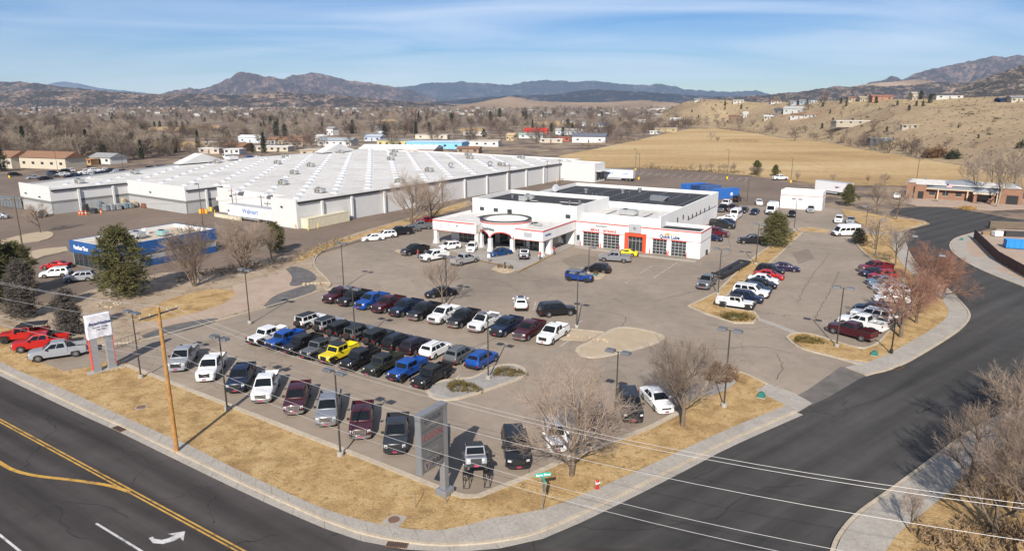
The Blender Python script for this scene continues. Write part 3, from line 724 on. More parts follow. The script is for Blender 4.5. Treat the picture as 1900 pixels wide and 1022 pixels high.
    MB().box(x1-.35, x1, y0+.35, 0, 3.0, 5.198).build('fascia', M_WHITE, root)
    MB().box(x0, x0+.35, y0+.35, 0, 3.0, 5.198).build('fascia', M_WHITE, root)
    MB().box(x0+.35, -15.2, y0+.35, 0, 3.05, 4.75).build('roof', M_ROOFWHITE, root)
    MB().box(-15.2, -6.0, -5.2, 0, 3.05, 4.749).build('roof', M_ROOFWHITE, root)
    MB().box(-6.0, x1-.35, y0+.35, 0, 3.05, 4.75).build('roof', M_ROOFWHITE, root)
    MB().box(-20.5, -16, -5.5, -2.2, 4.75, 4.78).build('roof_patch', M_ROOFDARK, root)
    hvac(root, -13.5, -2.2, 4.75, 3.0, 1.4, .8); hvac(root, -4.6, -7.5, 4.75, 1.6, .6, .5)
    for a, b in ((x0,-15.3),(-5.9,x1)):
        MB().box(a, b, y0-.05, y0, 4.9, 5.12).build('red_band', M_RED, root); MB().box(a, b, y0-.03, y0, 3.0, 3.07).build('red_line', M_RED, root)
    MB().box(x1, x1+.05, y0-.05, 0, 4.9, 5.12).build('red_band', M_RED, root); MB().box(x1, x1+.03, y0, 0, 3.0, 3.07).build('dark_line', MATS['maroon_line'], root)
    def column(x, y, w=.72, zt=3.0):
        c = MB(); h = w/2
        c.hexa([(x-h*1.35,y-h*1.35,0.1),(x+h*1.35,y-h*1.35,0.1),(x+h*1.35,y+h*1.35,0.1),(x-h*1.35,y+h*1.35,0.1)],[(x-h,y-h,1.1),(x+h,y-h,1.1),(x+h,y+h,1.1),(x-h,y+h,1.1)])
        c.box(x-h,x+h,y-h,y+h,1.1,zt); c.build('column', M_WHITE, root)
    cx, cy, cr = -10.6, -9.6, 5.15
    for x, y in ((-25.2,-13.4),(-15.2,-13.2),(-0.35,-13.4)): column(x, y)
    column(-0.35, -10.3, .95)
    angs = [-150, -97, -44, 9]
    for a in angs: column(cx+(cr-.2)*math.cos(R(a)), cy+(cr-.2)*math.sin(R(a)), .7, 2.7)
    # rotunda drum with arches
    N = 96; ou, iu = [], []
    def zb(deg):
        d = (deg+360) % 360
        for a0, a1 in ((-150,-97),(-97,-44),(-44,9)):
            if a0 <= deg <= a1:
                f = (deg-a0)/(a1-a0); return 2.65+1.35*math.sqrt(max(0, math.sin(math.pi*f)))*0.98 if 0.04 < f < .96 else 2.65
        return 3.0
    vs, fs, tr, tf = [], [], [], []
    for i in range(N):
        deg = -180+360*i/N; a = R(deg); z = zb(deg)
        for r_, zz in ((cr,z),(cr,6.0),(cr-.3,6.0),(cr-.3,z)): vs.append((cx+r_*math.cos(a), cy+r_*math.sin(a), zz))
        for r_, zz in ((cr+.04,z-.02),(cr+.04,z+.2),(cr,z+.2),(cr,z-.02)): tr.append((cx+r_*math.cos(a), cy+r_*math.sin(a), zz))
    for i in range(N):
        j = (i+1) % N
        for k in range(4): fs.append((4*i+k, 4*j+k, 4*j+(k+1)%4, 4*i+(k+1)%4))
        if -150 <= -180+360*i/N <= 9:
            for k in range(4): tf.append((4*i+k, 4*j+k, 4*j+(k+1)%4, 4*i+(k+1)%4))
    MB().add(vs, fs).build('rotunda_drum', M_WHITE, root, fix=True)
    MB().add(tr, tf).build('arch_trim', M_RED, root, fix=True)
    def ring(r0, r1, z0, z1, nm, mt, n=72):
        v, f = [], []
        for i in range(n):
            a = 2*math.pi*i/n
            for r_, z in ((r1,z0),(r1,z1),(r0,z1),(r0,z0)): v.append((cx+r_*math.cos(a), cy+r_*math.sin(a), z))
        for i in range(n):
            j = (i+1) % n
            for k in range(4): f.append((4*i+k,4*j+k,4*j+(k+1)%4,4*i+(k+1)%4))
        return MB().add(v, f).build(nm, mt, root, fix=True)
    ring(cr-.55, cr+.12, 6.0, 6.12, 'rotunda_coping', M_DARKMETAL); ring(cr, cr+.05, 5.6, 5.82, 'red_band', M_RED)
    MB().lathe([(cr-.31,4.9),(cr-.31,5.0)], 48, cx, cy).build('rotunda_roof', M_ROOFWHITE, root)
    text('AutoNation', .78, M_GREYTXT, root, (cx-.9, cy-cr-.09, 4.62), (R(90),0,R(-10)), bold=.012, xs=.85)
    for x, s in ((-23.6,.5),(-21.7,.5),(-19.6,.55)):
        MB().box(x-.45, x+.45, y0-.03, y0, 3.75, 3.85).build('logo_word', M_GREYTXT, root); MB().prism([(-s*.6,-.2),(0,-.08),(s*.6,-.2),(s*.3,.18),(-s*.3,.18)], 0, .03).build('logo_badge', M_LTGREY if x < -20 else M_GREYTXT, root).location = (x, y0, 4.25)
        [c for c in root.children if c.name.startswith('logo_badge')][-1].rotation_euler = FR
    MB().box(-4.0, -2.2, y0-.04, y0, 3.6, 4.5).build('faded_panel', M_LTGREY, root)
    text('AutoNation', .62, plain('blue_letters', (0.05,0.12,0.28), .5), root, (x1+.02, -11.8, 4.1), RT, bold=.012, xs=.8)
    # showroom glass
    def glazing(xa, xb, y, zt=2.95, face='s', nm=8):
        mb = MB()
        g_ = (MB().box(xa, xb, y, y+.06, .1, zt) if face == 's' else MB().box(y, y+.06, xa, xb, .1, zt)).build('glazing', M_FRAME, root)
        w = (xb-xa)/nm
        for i in range(nm):
            for z0, z1 in ((.2,.95),(1.02,zt-.08)):
                q = MB()
                if face == 's': q.box(xa+i*w+.04, xa+(i+1)*w-.04, y-.02, y, z0, z1)
                else: q.box(y+.06, y+.08, xa+i*w+.04, xa+(i+1)*w-.04, z0, z1)
                q.build('pane', M_GLASS, g_)
    glazing(-22.5, -14.8, -9.0, nm=7); glazing(-6.5, -1.9, -9.0, nm=5); glazing(-9.0, 0, -1.9, face='e', nm=8)
    MB().box(-24.5, -22.5, -9.0, -8.8, 0, 3.05).build('wall', M_WHITE, root); MB().box(-24.5, -24.2, -8.8, 0, 0, 3.05).build('wall', M_WHITE, root)
    MB().box(-14.8, -6.5, -7.0, -6.8, 0, 3.05).build('wall', plain('warm_white', (0.55,0.52,0.48), .8), root)
    for xa in (-13.6, -10.4): MB().box(xa, xa+2.4, -7.03, -7.0, .1, 2.5).build('glazed_door', M_GLASS, root)
    return root
dealership()

def store():
    root = thing('retail_store', 'long low white big box store with rows of domed roof skylights', 'building', (-49.8, 157.9, 0), R(-34))
    H = 6.75
    M_SW = plain('store_white', (0.56,0.555,0.545), 0.85, 0, 0.05, 0.3, 0.2)
    M_SG = plain('store_grey_block', (0.36,0.36,0.355), 0.9, 0, 0.06, 0.6, 0.2)
    M_SB = plain('store_grey_band', (0.17,0.17,0.165), 0.9, 0, 0.06, 0.6, 0.2)
    M_SD = plain('pilaster_grey', (0.55,0.55,0.54), 0.85, 0, 0.06)
    # roof plate with one outline
    out = [(0,0),(0,122),(14,122),(14,130),(0,130),(0,137),(-84,137),(-84,134),(-113,134),(-113,44),(-88,-22),(-70,-22),(-70,-2),(-41.5,-2),(-41.5,9),(-38,9),(-38,5),(-9,5),(-9,0)]
    MB().prism(out, H-0.75, H-0.45).build('roof', M_ROOFWHITE, root)
    ZB0, ZB1 = 2.7, 3.4
    def wall(x0, y0, x1, y1, band=False, top=H, low=None):
        L = math.dist((x0,y0),(x1,y1)); rz = math.atan2(y1-y0, x1-x0); c = ((x0+x1)/2, (y0+y1)/2)
        nx, ny = math.sin(rz), -math.cos(rz)
        def seg(z0, z1, nm, mt, t=.3):
            o = MB().cbox((0,0,(z0+z1)/2), (L, t, z1-z0)).build(nm, mt, root); o.location = (c[0]-nx*.14, c[1]-ny*.14, 0); o.rotation_euler = (0,0,rz)
        if band: seg(0, ZB0, 'wall_base', M_SG if low is None else low, .28); seg(ZB0, ZB1, 'wall_band', M_SB, .282); seg(ZB1, top, 'wall', M_SW)
        else: seg(0, top, 'wall', M_SW)
    wall(-88,-22,-70,-22,True, H+.5); wall(-70,-22,-70,-2,True,H-.2); wall(-70,-2,-41.5,-2,True,H+.4); wall(-41.5,-2,-41.5,9,True,H-.4)
    wall(-41.5,9,-38,9); wall(-38,5,-9,5,False,H-.2); wall(-9,5,-9,0,False,H-.1); wall(-9,0,0,0,False,H); wall(0,0,0,122,False,H-.5); wall(0,122,14,122,False,H); wall(14,122,14,130,False,H)
    wall(14,130,0,130,False,H); wall(0,130,0,137,False,H); wall(0,137,-84,137,False,H); wall(-84,134,-113,134,False,H); wall(-113,134,-113,44,False,H); wall(-113,44,-88,-22,False,H)
    # dark gutter line and pilasters along the long wall
    MB().box(0.15, 0.40, 0.2, 121.8, H-.95, H-.55).build('gutter', M_DARKMETAL, root)
    MB().box(-69.85, -69.6, -21.8, -2.2, H-.75, H-.4).build('gutter', M_DARKMETAL, root)
    MB().box(-41.35, -41.1, -1.8, 8.8, H-.85, H-.55).build('gutter', M_DARKMETAL, root)
    for y in (7, 16.5, 28, 39.5, 51, 62.5, 74, 85.5, 97, 108.5): MB().box(0.15, 0.65, y, y+.55, 0, H-.95).build('pilaster', M_SD, root)
    for y in (-15.5, -6.5): MB().box(-69.85, -69.4, y, y+.5, 0, H-.75).build('pilaster', M_SD, root)
    MB().box(-41.35, -40.9, 3.5, 4.0, 0, H-.85).build('pilaster', M_SD, root)
    MB().box(-41.3, -38.2, 6.5, 8.9, 2.6, 3.6).build('door_canopy', M_SD, root)
    for x, y, z in ((-84,-22.25,4.6),(-76,-22.25,4.2),(-58,-2.25,4.6),(-32,4.75,4.8),(-5,-.25,4.8)): MB().cbox((x,y,z),(.4,.35,.3)).build('wall_lamp', M_DARKMETAL, root)
    # skylights: one mesh shared by all
    sk = MB().hexa([(-.95,-.55,0),(.95,-.55,0),(.95,.55,0),(-.95,.55,0)],[(-.55,-.28,.42),(.55,-.28,.42),(.55,.28,.42),(-.55,.28,.42)]).mesh('skylight', plain('skylight_dome', (0.36,0.38,0.41), .35, 0, .1, 1.0, .5))
    sk.materials.append(M_ROOFWHITE)
    base = MB().box(-1.1,1.1,-.68,.68,0,.18).mesh('skylight_curb', plain('skylight_curb', (0.66,0.65,0.63), .7))
    rnd = random.Random(3); z = H-.45
    gaps = [(-30,20),(-50,40),(-62,96),(-20,70),(-84,60),(-96,20),(-76,112),(-12,100),(-40,118)]
    cnt = 0
    for i in range(-20, 1):
        for j in range(-4, 24):
            if (i+j) % 2: continue
            x, y = i*5.8-4, j*5.8+4
            if y < 2 and x > -44: continue
            if y < -19 or (y < 0 and x > -72 and False): continue
            if y < 0 and -70 < x: continue
            if x < -110 or y > 132 or (y < 44 and x < -85-25*(y+22)/66) or (x > -42 and x < -36 and y < 12): continue
            if any(abs(x-a) < 3.2 and abs(y-b) < 3.2 for a, b in gaps): continue
            o = obj('skylight', sk, root); o.location = (x, y, z+.18); o.rotation_euler = (0,0,0)
            c = obj('curb', base, o); c.location = (0,0,-.18); cnt += 1
    for x, y in [g for g in gaps if g != (-96,20)] + [(-92,12),(-5,40),(-105,80),(-105,110),(-90,128),(-50,130),(-24,131),(-80,-10),(-66,60),(-8,14),(-106,50)]:
        u = hvac(root, x, y, z, 2.6, 1.7, 1.25); u.rotation_euler = (0,0,0)
        for k in (-.45,.45): MB().box(k*1.2-.4, k*1.2+.4, -.87, -.85, .25, 1.1).build('louvre', plain('louvre_dark', (0.14,0.12,0.09), .7), u)
    # gabled entrance tops along the far front
    for y, w, h in ((46,9,3.2),(112,10,3.6)):
        MB().add([(-113.3,y-w,H),(-113.3,y+w,H),(-113.3,y,H+h),(-108,y-w,H),(-108,y+w,H),(-108,y,H+h)],[(0,2,1),(3,4,5),(0,3,5,2),(1,2,5,4),(0,1,4,3)]).build('entrance_gable', M_SW, root, fix=True)
    MB().box(-113.2,-110,58,62,H,H+1.2).build('parapet_step', M_SW, root)
    MB().box(-93,-84,136.4,137.6,H,H+.6).build('parapet_step', M_SW, root)
    for x, y in ((-14,96),(-22,84)):
        s = MB().lathe([(0.05,-0.25),(0.6,0.0),(.95,0.3)], 14).build('satellite_dish', M_LTGREY, root, smooth=True); s.location = (x,y,z+1); s.rotation_euler = (R(60),0,R(20))
    # truck dock doors on the far right annex
    for y in (124, 126.4, 128.4): MB().box(14.16, 14.3, y-.9, y+.9, .9, 3.6).build('dock_door', M_DARKMETAL, root)
    MB().box(14.15,16.2,122.2,130,3.9,4.2).build('dock_canopy', M_SD, root)
    return root
STORE = store()

def tire_shop():
    M_BLUE = plain('shop_blue', (0.02,0.085,0.25), 0.6, 0, 0.1, 0.8)
    M_CREAM = soil('cream_roof', [(0.3,(0.40,0.33,0.25)),(0.7,(0.52,0.45,0.36))], .5, 3, .85, .1)
    W, D, H = 12.8, 21.0, 4.6
    root = thing('tire_shop', 'low blue tire shop with cream flat roof behind a tall pine', 'building', SW(-130.4, 64.3), SA)
    parapet(root, 0, W, 0, D, 2.5, H, M_BLUE, .35, 'blue_fascia')
    mb = MB(); mb.box(.4, W-.4, .4, D-.4, 3.7, 3.9).build('roof', M_CREAM, root)
    for a, b, c, d in ((.35,W-.35,.36,.66),(.35,W-.35,D-.66,D-.36),(.36,.66,.7,D-.7),(W-.66,W-.36,.7,D-.7)): MB().box(a,b,c,d,3.9,H-.02).build('parapet_lining', M_WHITE, root)
    MB().box(.25, W-.25, D-.3, D-.26, 0, 2.5).build('wall', M_WHITE, root); MB().box(.25, .29, .3, D-.3, 0, 2.5).build('wall', M_WHITE, root)
    MB().box(W-.3, W-.26, 1, D-.3, 0, 2.5).build('wall', plain('shop_grey', (0.33,0.33,0.33), .8), root)
    MB().box(W-.26, W-.20, 6, D-.3, 0, 1.2).build('wall', M_BLUE, root)
    g_ = MB().box(.3, W-.3, .3, .36, 0, 2.5).build('glazing', M_FRAME, root)
    for i in range(8): MB().box(.4+i*1.52, 1.82+i*1.52, .27, .30, .1, 2.4).build('pane', M_GLASS, g_)
    text('Peerless Tires', .98, plain('white_letters', (0.8,0.8,0.8), .5), root, (3.7,-.03,3.5), FR, bold=.035, xs=.82)
    hvac(root, 5.5, 9.5, 3.9, 2.4, 1.8, 1.3); u = hvac(root, 7.0, 13.5, 3.9, 2.0, 1.4, 1.0); u.data.materials[0] = plain('teal_metal', (0.22,0.38,0.38), .6)
    MB().box(2.2,3.2,12.4,13.2,3.9,5.0).build('chimney', M_WHITE, root)
    for i in range(12):
        a = i*.19; MB().lathe([(.34,0),(.34,.22),(.2,.22),(.2,0)], 12).build('tyre_stack', M_RUBBER, root).location = (-.5+.72*(i%4), -.9-.7*(i//8), .02+.24*((i//4)%2))
    return root
tire_shop()

def wash_building():
    root = thing('wash_building', 'small plain white service building with a thin red stripe', 'building', SW(-32.5, 202), SA)
    parapet(root, 0, 10.7, 0, 6.5, 0, 4.9, M_WHITE, .25)
    MB().box(.25, 10.45, .25, 6.25, 4.0, 4.2).build('roof', M_ROOFWHITE, root)
    MB().box(0, 10.72, -.04, 0, 3.55, 3.68).build('red_stripe', M_RED, root); MB().box(10.7, 10.74, 0, 6.5, 3.55, 3.68).build('red_stripe', M_RED, root)
    d = MB().box(10.7, 10.75, 2, 4.8, 0, 3.0).build('roller_door', M_LTGREY, root)
    MB().cbox((.6,.4,5.0),(1.2,.15,.25), R(20)).build('roof_bracket', M_WHITE, root)
    return root
wash_building()

def brick_office():
    M_BRICK = plain('office_brick', (0.26,0.145,0.095), 0.9, 0, 0.2, 3.0, .2, .2)
    M_METALROOF = plain('grey_seam_roof', (0.36,0.38,0.40), 0.45, .4, .06)
    M_CREAMT = plain('cream_trim', (0.58,0.48,0.34), .8)
    o = G(1680,366.5); e = G(1894,380); v = e-o; rz = math.atan2(v.y, v.x); W = v.length
    root = thing('brick_office', 'single storey brick office with white roof and grey metal entrance roof', 'building', (o.x,o.y,0), rz)
    k = W/31.0
    D = 15*k
    def B(x0,x1,y0,y1,z0,z1,n,m): return MB().box(x0*k,x1*k,y0*k,y1*k,z0,z1).build(n,m,root)
    B(0,2.4,0,15,0,4.4,'wall',M_BRICK); B(2.4,5.6,-1.2,1.0,0,4.0,'wall',M_BRICK); B(25.5,31,-1.6,12,0,4.2,'wall',M_BRICK)
    B(5.6,25.5,1.0,1.4,0,3.2,'wall',M_BRICK); B(28.5,31,12,15,0,4.2,'wall',M_BRICK)
    B(3.4,5.0,-1.25,-1.2,0,2.3,'doorway',M_BLACK); B(27.0,30.0,-1.65,-1.6,0,2.6,'doorway',M_BLACK)
    MB().hexa([(-.4*k,1.2*k,4.1),(31*k,1.2*k,4.1),(31*k,D+.5,4.1),(-.4*k,D+.5,4.1)],[(1*k,8*k,5.0),(30*k,8*k,5.0),(30*k,10*k,5.0),(1*k,10*k,5.0)]).build('white_roof', M_ROOFWHITE, root)
    r = MB().add([(5.2*k,-.3*k,3.2),(25.8*k,-.3*k,3.2),(15.5*k,7*k,5.6),(25.8*k,8*k,4.4),(5.2*k,8*k,4.4),(15.5*k,8*k,5.6)],[(0,1,2),(1,3,5,2),(0,2,5,4),(3,4,5)]).build('metal_roof', M_METALROOF, root, fix=True)
    for i in range(1,24):
        f = i/24; x = (5.2+20.6*f)*k; t = min(f, 1-f)*2
        MB().tube((x,-.3*k,3.22),(x+(15.5*k-x)*0, (-.3+7.3*t)*k, 3.22+2.4*t),.035,.035,4).build('seam', M_METALROOF, r)
    B(5.2,25.8,-.45,-.3,3.0,3.25,'fascia',M_CREAMT)
    for x in (6.5,10.2,13.8,22.5):
        w = B(x,x+1.6,.96,1.0,1.1,2.3,'window',M_GLASS); MB().box((x-.1)*k,(x+1.7)*k,.9*k,.96*k,1.0,1.1).build('sill', M_CREAMT, w)
    for x in (8.8,16.8,24.6): B(x,x+.3,-.25,0.05,0,3.0,'column',M_CREAMT)
    MB().add([(18.2*k,-4.2*k,3.1),(24.0*k,-4.2*k,3.1),(21.1*k,-4.2*k,4.2),(18.2*k,.6*k,3.1),(24.0*k,.6*k,3.1),(21.1*k,3*k,4.2)],[(0,1,2),(0,2,5,3),(1,4,5,2),(3,5,4)]).build('porch_roof', M_METALROOF, root, fix=True)
    B(18.2,24.0,-4.25,-4.1,2.7,3.1,'porch_fascia',M_CREAMT)
    for x in (18.5,23.0): B(x,x+.9,-4.1,-3.3,0,2.7,'porch_pier',M_BRICK)
    B(20.0,22.5,.9,1.0,0,2.4,'entrance_door',M_GLASS)
    for x,y in ((5,9),(17,9.2),(26,9)): vent(root, x*k, y*k, 4.95, .35, .6)
    return root
brick_office()
# ------------------------------------------------------------------ vehicles
def paint_mat():
    m, nd, lk, b = nodes('car_paint'); oi = nd.new('ShaderNodeObjectInfo')
    tc = nd.new('ShaderNodeTexCoord'); n = nz(nd, lk, tc.outputs['Object'], 2.0, 4)
    k = mth(nd, lk, 'MULTIPLY_ADD', n.outputs['Fac'], 0.14, 0.93)
    c = mixc(nd, lk, 1.0, oi.outputs['Color'], k, 'MULTIPLY')
    dust = nz(nd, lk, tc.outputs['Object'], 5.0, 5); f = mth(nd, lk, 'MULTIPLY', mth(nd, lk, 'MAXIMUM', mth(nd, lk, 'SUBTRACT', dust.outputs['Fac'], .5), 0), .06)
    c = mixc(nd, lk, f, c, (0.25,0.20,0.15))
    lk.new(c, b.inputs['Base Color']); b.inputs['Roughness'].default_value = 0.34; b.inputs['Metallic'].default_value = 0.12
    b.inputs['Coat Weight'].default_value = 0.3; b.inputs['Coat Roughness'].default_value = 0.05; b.inputs['Specular IOR Level'].default_value = 0.35
    return m
M_PAINT = paint_mat()
M_CGLASS = plain('car_glass', (0.008,0.010,0.012), 0.07, 0, 0.2, 1.0, 0.45)
M_CHROME = plain('chrome', (0.55,0.55,0.56), 0.2, 0.9, 0.05)
M_LAMP = plain('headlamp', (0.62,0.63,0.64), 0.15, 0.2, 0.05, 1, 0.8)
M_TAIL = plain('taillamp', (0.26,0.012,0.012), 0.25, 0, 0.05)
M_PLATE = plain('pink_plate', (0.33,0.03,0.075), 0.5, 0, 0.05)
M_RIM = plain('alloy', (0.40,0.40,0.41), 0.3, 0.8, 0.05)
M_RIMB = plain('black_alloy', (0.03,0.03,0.032), 0.4, 0.5, 0.05)
M_BEDL = plain('bed_liner', (0.020,0.020,0.021), 0.8, 0, 0.2)
M_TOPB = plain('black_hardtop', (0.020,0.021,0.023), 0.5, 0, 0.15)
WH = {}
def wheel_mesh(r, w, rim):
    k = (r, w, rim.name)
    if k not in WH:
        WH[k] = (MB().lathe([(r*.6,-w/2),(r*.93,-w/2),(r,-w*.36),(r,w*.36),(r*.93,w/2),(r*.6,w/2)], 16, axis='y').mesh('wheel', M_RUBBER, True),)
        mb = MB().lathe([(r*.62,0),(r*.60,.025),(r*.5,.015),(r*.12,.03)], 12, axis='y')
        for i in range(5):
            a = 2*math.pi*i/5; mb.tube((r*.1*math.cos(a),.03,r*.1*math.sin(a)),(r*.56*math.cos(a),.03,r*.56*math.sin(a)),.035,.03,4)
        WH[k] += (mb.mesh('rim', rim),)
    return WH[k]
def patch(q, u0, u1, v0, v1, bulge=0.0, off=0.0, nu=8, nv=5):
    q = [Vector(p) for p in q]
    n = (q[1]-q[0]).cross(q[3]-q[0]).normalized(); vs, fs = [], []
    for i in range(nu+1):
        for j in range(nv+1):
            u, w = u0+(u1-u0)*i/nu, v0+(v1-v0)*j/nv
            p = q[0].lerp(q[1], u).lerp(q[3].lerp(q[2], u), w)
            vs.append(p+n*(bulge*(4*u*(1-u))**.7*(4*w*(1-w))**.5+off))
    for i in range(nu):
        for j in range(nv): a = i*(nv+1)+j; fs.append((a, a+nv+1, a+nv+2, a+1))
    return vs, fs
def panel(q, u0, u1, v0, v1, bulge=0.03, off=0.012):
    """a glass pane lying on the face with corners q (bl, br, tr, tl), lifted off it and following its curve"""
    mb = MB(); vs, fs = patch(q, u0, u1, v0, v1, bulge, off); mb.add(vs, fs)
    v2, f2 = patch(q, u0, u1, v0, v1, bulge, off-.012); mb.add(v2, [f[::-1] for f in f2])
    n = 5
    for i in range(8):
        for a, b, s in ((i*(n+1), (i+1)*(n+1), 0), (i*(n+1)+n, (i+1)*(n+1)+n, 1)):
            t = (a, a+54, b+54, b) if not s else (a, b, b+54, a+54)
            mb.f.append(t); mb.m.append(0)
    for j in range(n):
        for a, b, s in ((j, j+1, 1), (8*(n+1)+j, 8*(n+1)+j+1, 0)):
            t = (a, a+54, b+54, b) if not s else (a, b, b+54, a+54); mb.f.append(t); mb.m.append(0)
    return mb
def vehicle_proto(kind):
    T = {
     # L, W, wheelbase, front axle x, wheel r, clearance, lower profile (x,z) from rear to front above the sills, cabin (xb0,xb1,xt0,xt1,zb,zt,wb,wt)
     'pickup': dict(L=5.85,W=2.05,wb=3.66,fa=1.92,r=.44,gc=.44,prof=[(-2.90,.62),(-2.88,.86),(-1.04,.86),(-1.04,1.28),(1.22,1.27),(1.34,1.27),(2.40,1.22),(2.80,1.15),(2.92,.95),(2.93,.62)],cab=(-1.02,1.46,-.80,.50,1.27,1.97,.955,.76),doors=2,bed=(-2.90,-1.06,1.38)),
     'gladiator': dict(L=5.54,W=1.72,wb=3.49,fa=1.86,r=.43,gc=.5,prof=[(-2.72,.70),(-2.70,.92),(-.92,.92),(-.92,1.22),(1.0,1.20),(1.06,1.20),(2.36,1.17),(2.42,1.10),(2.45,.72)],cab=(-.90,1.08,-.84,.74,1.20,1.86,.80,.72),doors=2,bed=(-2.70,-.94,1.32),jeep=1),
     'wrangler': dict(L=4.6,W=1.72,wb=3.0,fa=1.55,r=.43,gc=.5,prof=[(-2.06,.68),(-2.06,1.20),(.68,1.19),(.74,1.19),(2.05,1.16),(2.12,1.08),(2.14,.72)],cab=(-2.02,.76,-1.96,.42,1.19,1.86,.80,.72),doors=3,jeep=1,spare=1),
     'suv': dict(L=4.65,W=1.86,wb=2.72,fa=1.42,r=.36,gc=.34,prof=[(-2.28,.55),(-2.32,.85),(-2.24,1.08),(.98,1.06),(1.10,1.05),(2.05,.93),(2.28,.80),(2.32,.50)],cab=(-2.18,1.18,-1.72,.32,1.05,1.68,.88,.66),doors=3,rails=1),
     'bigsuv': dict(L=5.35,W=2.06,wb=3.12,fa=1.68,r=.42,gc=.38,prof=[(-2.62,.60),(-2.68,1.0),(-2.60,1.20),(1.10,1.18),(1.20,1.17),(2.45,1.08),(2.64,.92),(2.68,.55)],cab=(-2.55,1.30,-2.25,.55,1.17,1.88,.97,.78),doors=3,rails=1),
     'bronco': dict(L=4.8,W=1.93,wb=2.95,fa=1.5,r=.44,gc=.45,prof=[(-2.15,.66),(-2.20,1.18),(.80,1.18),(.88,1.18),(2.10,1.12),(2.28,1.02),(2.30,.66)],cab=(-2.14,.92,-2.04,.40,1.18,1.86,.90,.78),doors=3,flare=1,spare=1),
     'sedan': dict(L=4.85,W=1.86,wb=2.80,fa=1.48,r=.34,gc=.24,prof=[(-2.38,.45),(-2.42,.72),(-2.30,.96),(-1.55,.98),(.98,.92),(1.10,.91),(2.15,.76),(2.36,.66),(2.42,.40)],cab=(-1.95,1.25,-1.05,.22,.93,1.44,.86,.60),doors=2),
     'coupe': dict(L=4.65,W=1.94,wb=2.75,fa=1.45,r=.35,gc=.20,prof=[(-2.26,.45),(-2.32,.78),(-2.20,.95),(-1.5,.94),(.80,.86),(.95,.85),(2.05,.68),(2.26,.58),(2.32,.36)],cab=(-1.75,1.10,-.75,.05,.88,1.28,.84,.58),doors=1),
     'van': dict(L=5.95,W=2.06,wb=3.75,fa=1.98,r=.36,gc=.34,prof=[(-2.92,.5),(-2.96,1.15),(1.55,1.15),(1.75,1.14),(2.55,1.02),(2.90,.80),(2.96,.45)],cab=(-2.94,2.25,-2.90,1.30,1.15,2.55,1.00,.86),doors=4),
     'boxtruck': dict(L=6.4,W=2.15,wb=3.9,fa=2.1,r=.40,gc=.5,prof=[(-3.15,.7),(-3.18,1.2),(1.2,1.2),(1.5,1.2),(2.85,1.15),(3.15,1.0),(3.18,.55)],cab=(-3.16,2.05,-3.14,1.45,1.2,2.9,1.05,.98),doors=2),
    }[kind]
    root = bpy.data.objects.new(kind, None); COL.objects.link(root)
    W, r, gc, prof = T['W'], T['r'], T['gc'], T['prof']; h = W/2
    fa = T['fa']; ra = fa-T['wb']; R_ = r*1.17; x0, x1 = prof[0][0], prof[-1][0]
    # closed side outline: top contour then along the sill with the wheel arches cut out
    out = [(p, 1) for p in prof]
    def arch(ax):
        a = []
        b0 = math.asin(max(-1, min(1, (gc-r)/R_)))
        for i in range(7):
            t = b0+(math.pi-2*b0)*i/6; a.append(((ax+R_*math.cos(t), r+R_*math.sin(t)), 0))
        return a
    bot = [((x1-.06, gc+.02), 0)] + arch(fa) + arch(ra) + [((x0+.05, gc+.06), 0)]
    out = out + bot; n = len(out); vs = []
    for y, ins in ((-h,1),(-h+.09,0),(h-.09,0),(h,1)):
        for (x, z), t in out:
            if ins and t: vs.append((x*.985, y, z-.05 if z > .75 else z))
            else: vs.append((x, y, z))
    fs = []
    for k in range(3):
        for i in range(n): j = (i+1) % n; fs.append((k*n+i, (k+1)*n+i, (k+1)*n+j, k*n+j))
    fs += [tuple(range(n)), tuple(range(4*n-1, 3*n-1, -1))]
    me = MB().add(vs, fs).mesh('body', M_PAINT)
    bm = bmesh.new(); bm.from_mesh(me); bmesh.ops.recalc_face_normals(bm, faces=bm.faces)
    boxy = T.get('jeep') or kind in ('boxtruck',)
    for ax_, vals in ((0, [x0+.12,x0+.35,x0+.8,-.6,.4,x1-1.1,x1-.6,x1-.3,x1-.12]), (2, [.55,.72,.9,1.05]), (1, [-h*.7,-h*.4,0,h*.4,h*.7])):
        for c_ in vals:
            no = [0,0,0]; no[ax_] = 1; co = [0,0,0]; co[ax_] = c_
            bmesh.ops.bisect_plane(bm, geom=bm.verts[:]+bm.edges[:]+bm.faces[:], plane_co=co, plane_no=no)
    ztop = max(z for x, z in prof)
    for w in bm.verts:
        x, y, z = w.co; u = abs(y)/h
        e = max(0, (x-(x1-.75))/.75); e2 = max(0, ((x0+.5)-x)/.5)
        k = 1-(.05 if boxy else .13)*e**2.2-(.02 if boxy else .06)*e2**2
        zz = (z-.75)/.6
        k *= 1-(.01 if boxy else .035)*max(0, zz)**2-.02*max(0, (.62-z)/.4)
        w.co.y = y*k
        w.co.x = x-(.02 if boxy else .16)*(u**2.5)*e**1.5+(.05)*(u**2.5)*e2
        if z > ztop-.40 and not boxy: w.co.z = z-.05*u**3*(1 if x > T['cab'][1]-.3 or x < T['cab'][0] else .3)+.015*(1-u)*(x > T['cab'][1])
    bmesh.ops.triangulate(bm, faces=[f for f in bm.faces if len(f.verts) > 4]); bm.to_mesh(me); bm.free()
    me.polygons.foreach_set('use_smooth', [True]*len(me.polygons)); me.set_sharp_from_angle(angle=R(38))
    body = obj('body', me, root)
    MB().box(x0+.25, x1-.25, -h+.30, h-.30, gc-.08, gc+.34).build('underbody', M_BLACK, root)
    xb0,xb1,xt0,xt1,zb,zt,wb_,wt = T['cab']
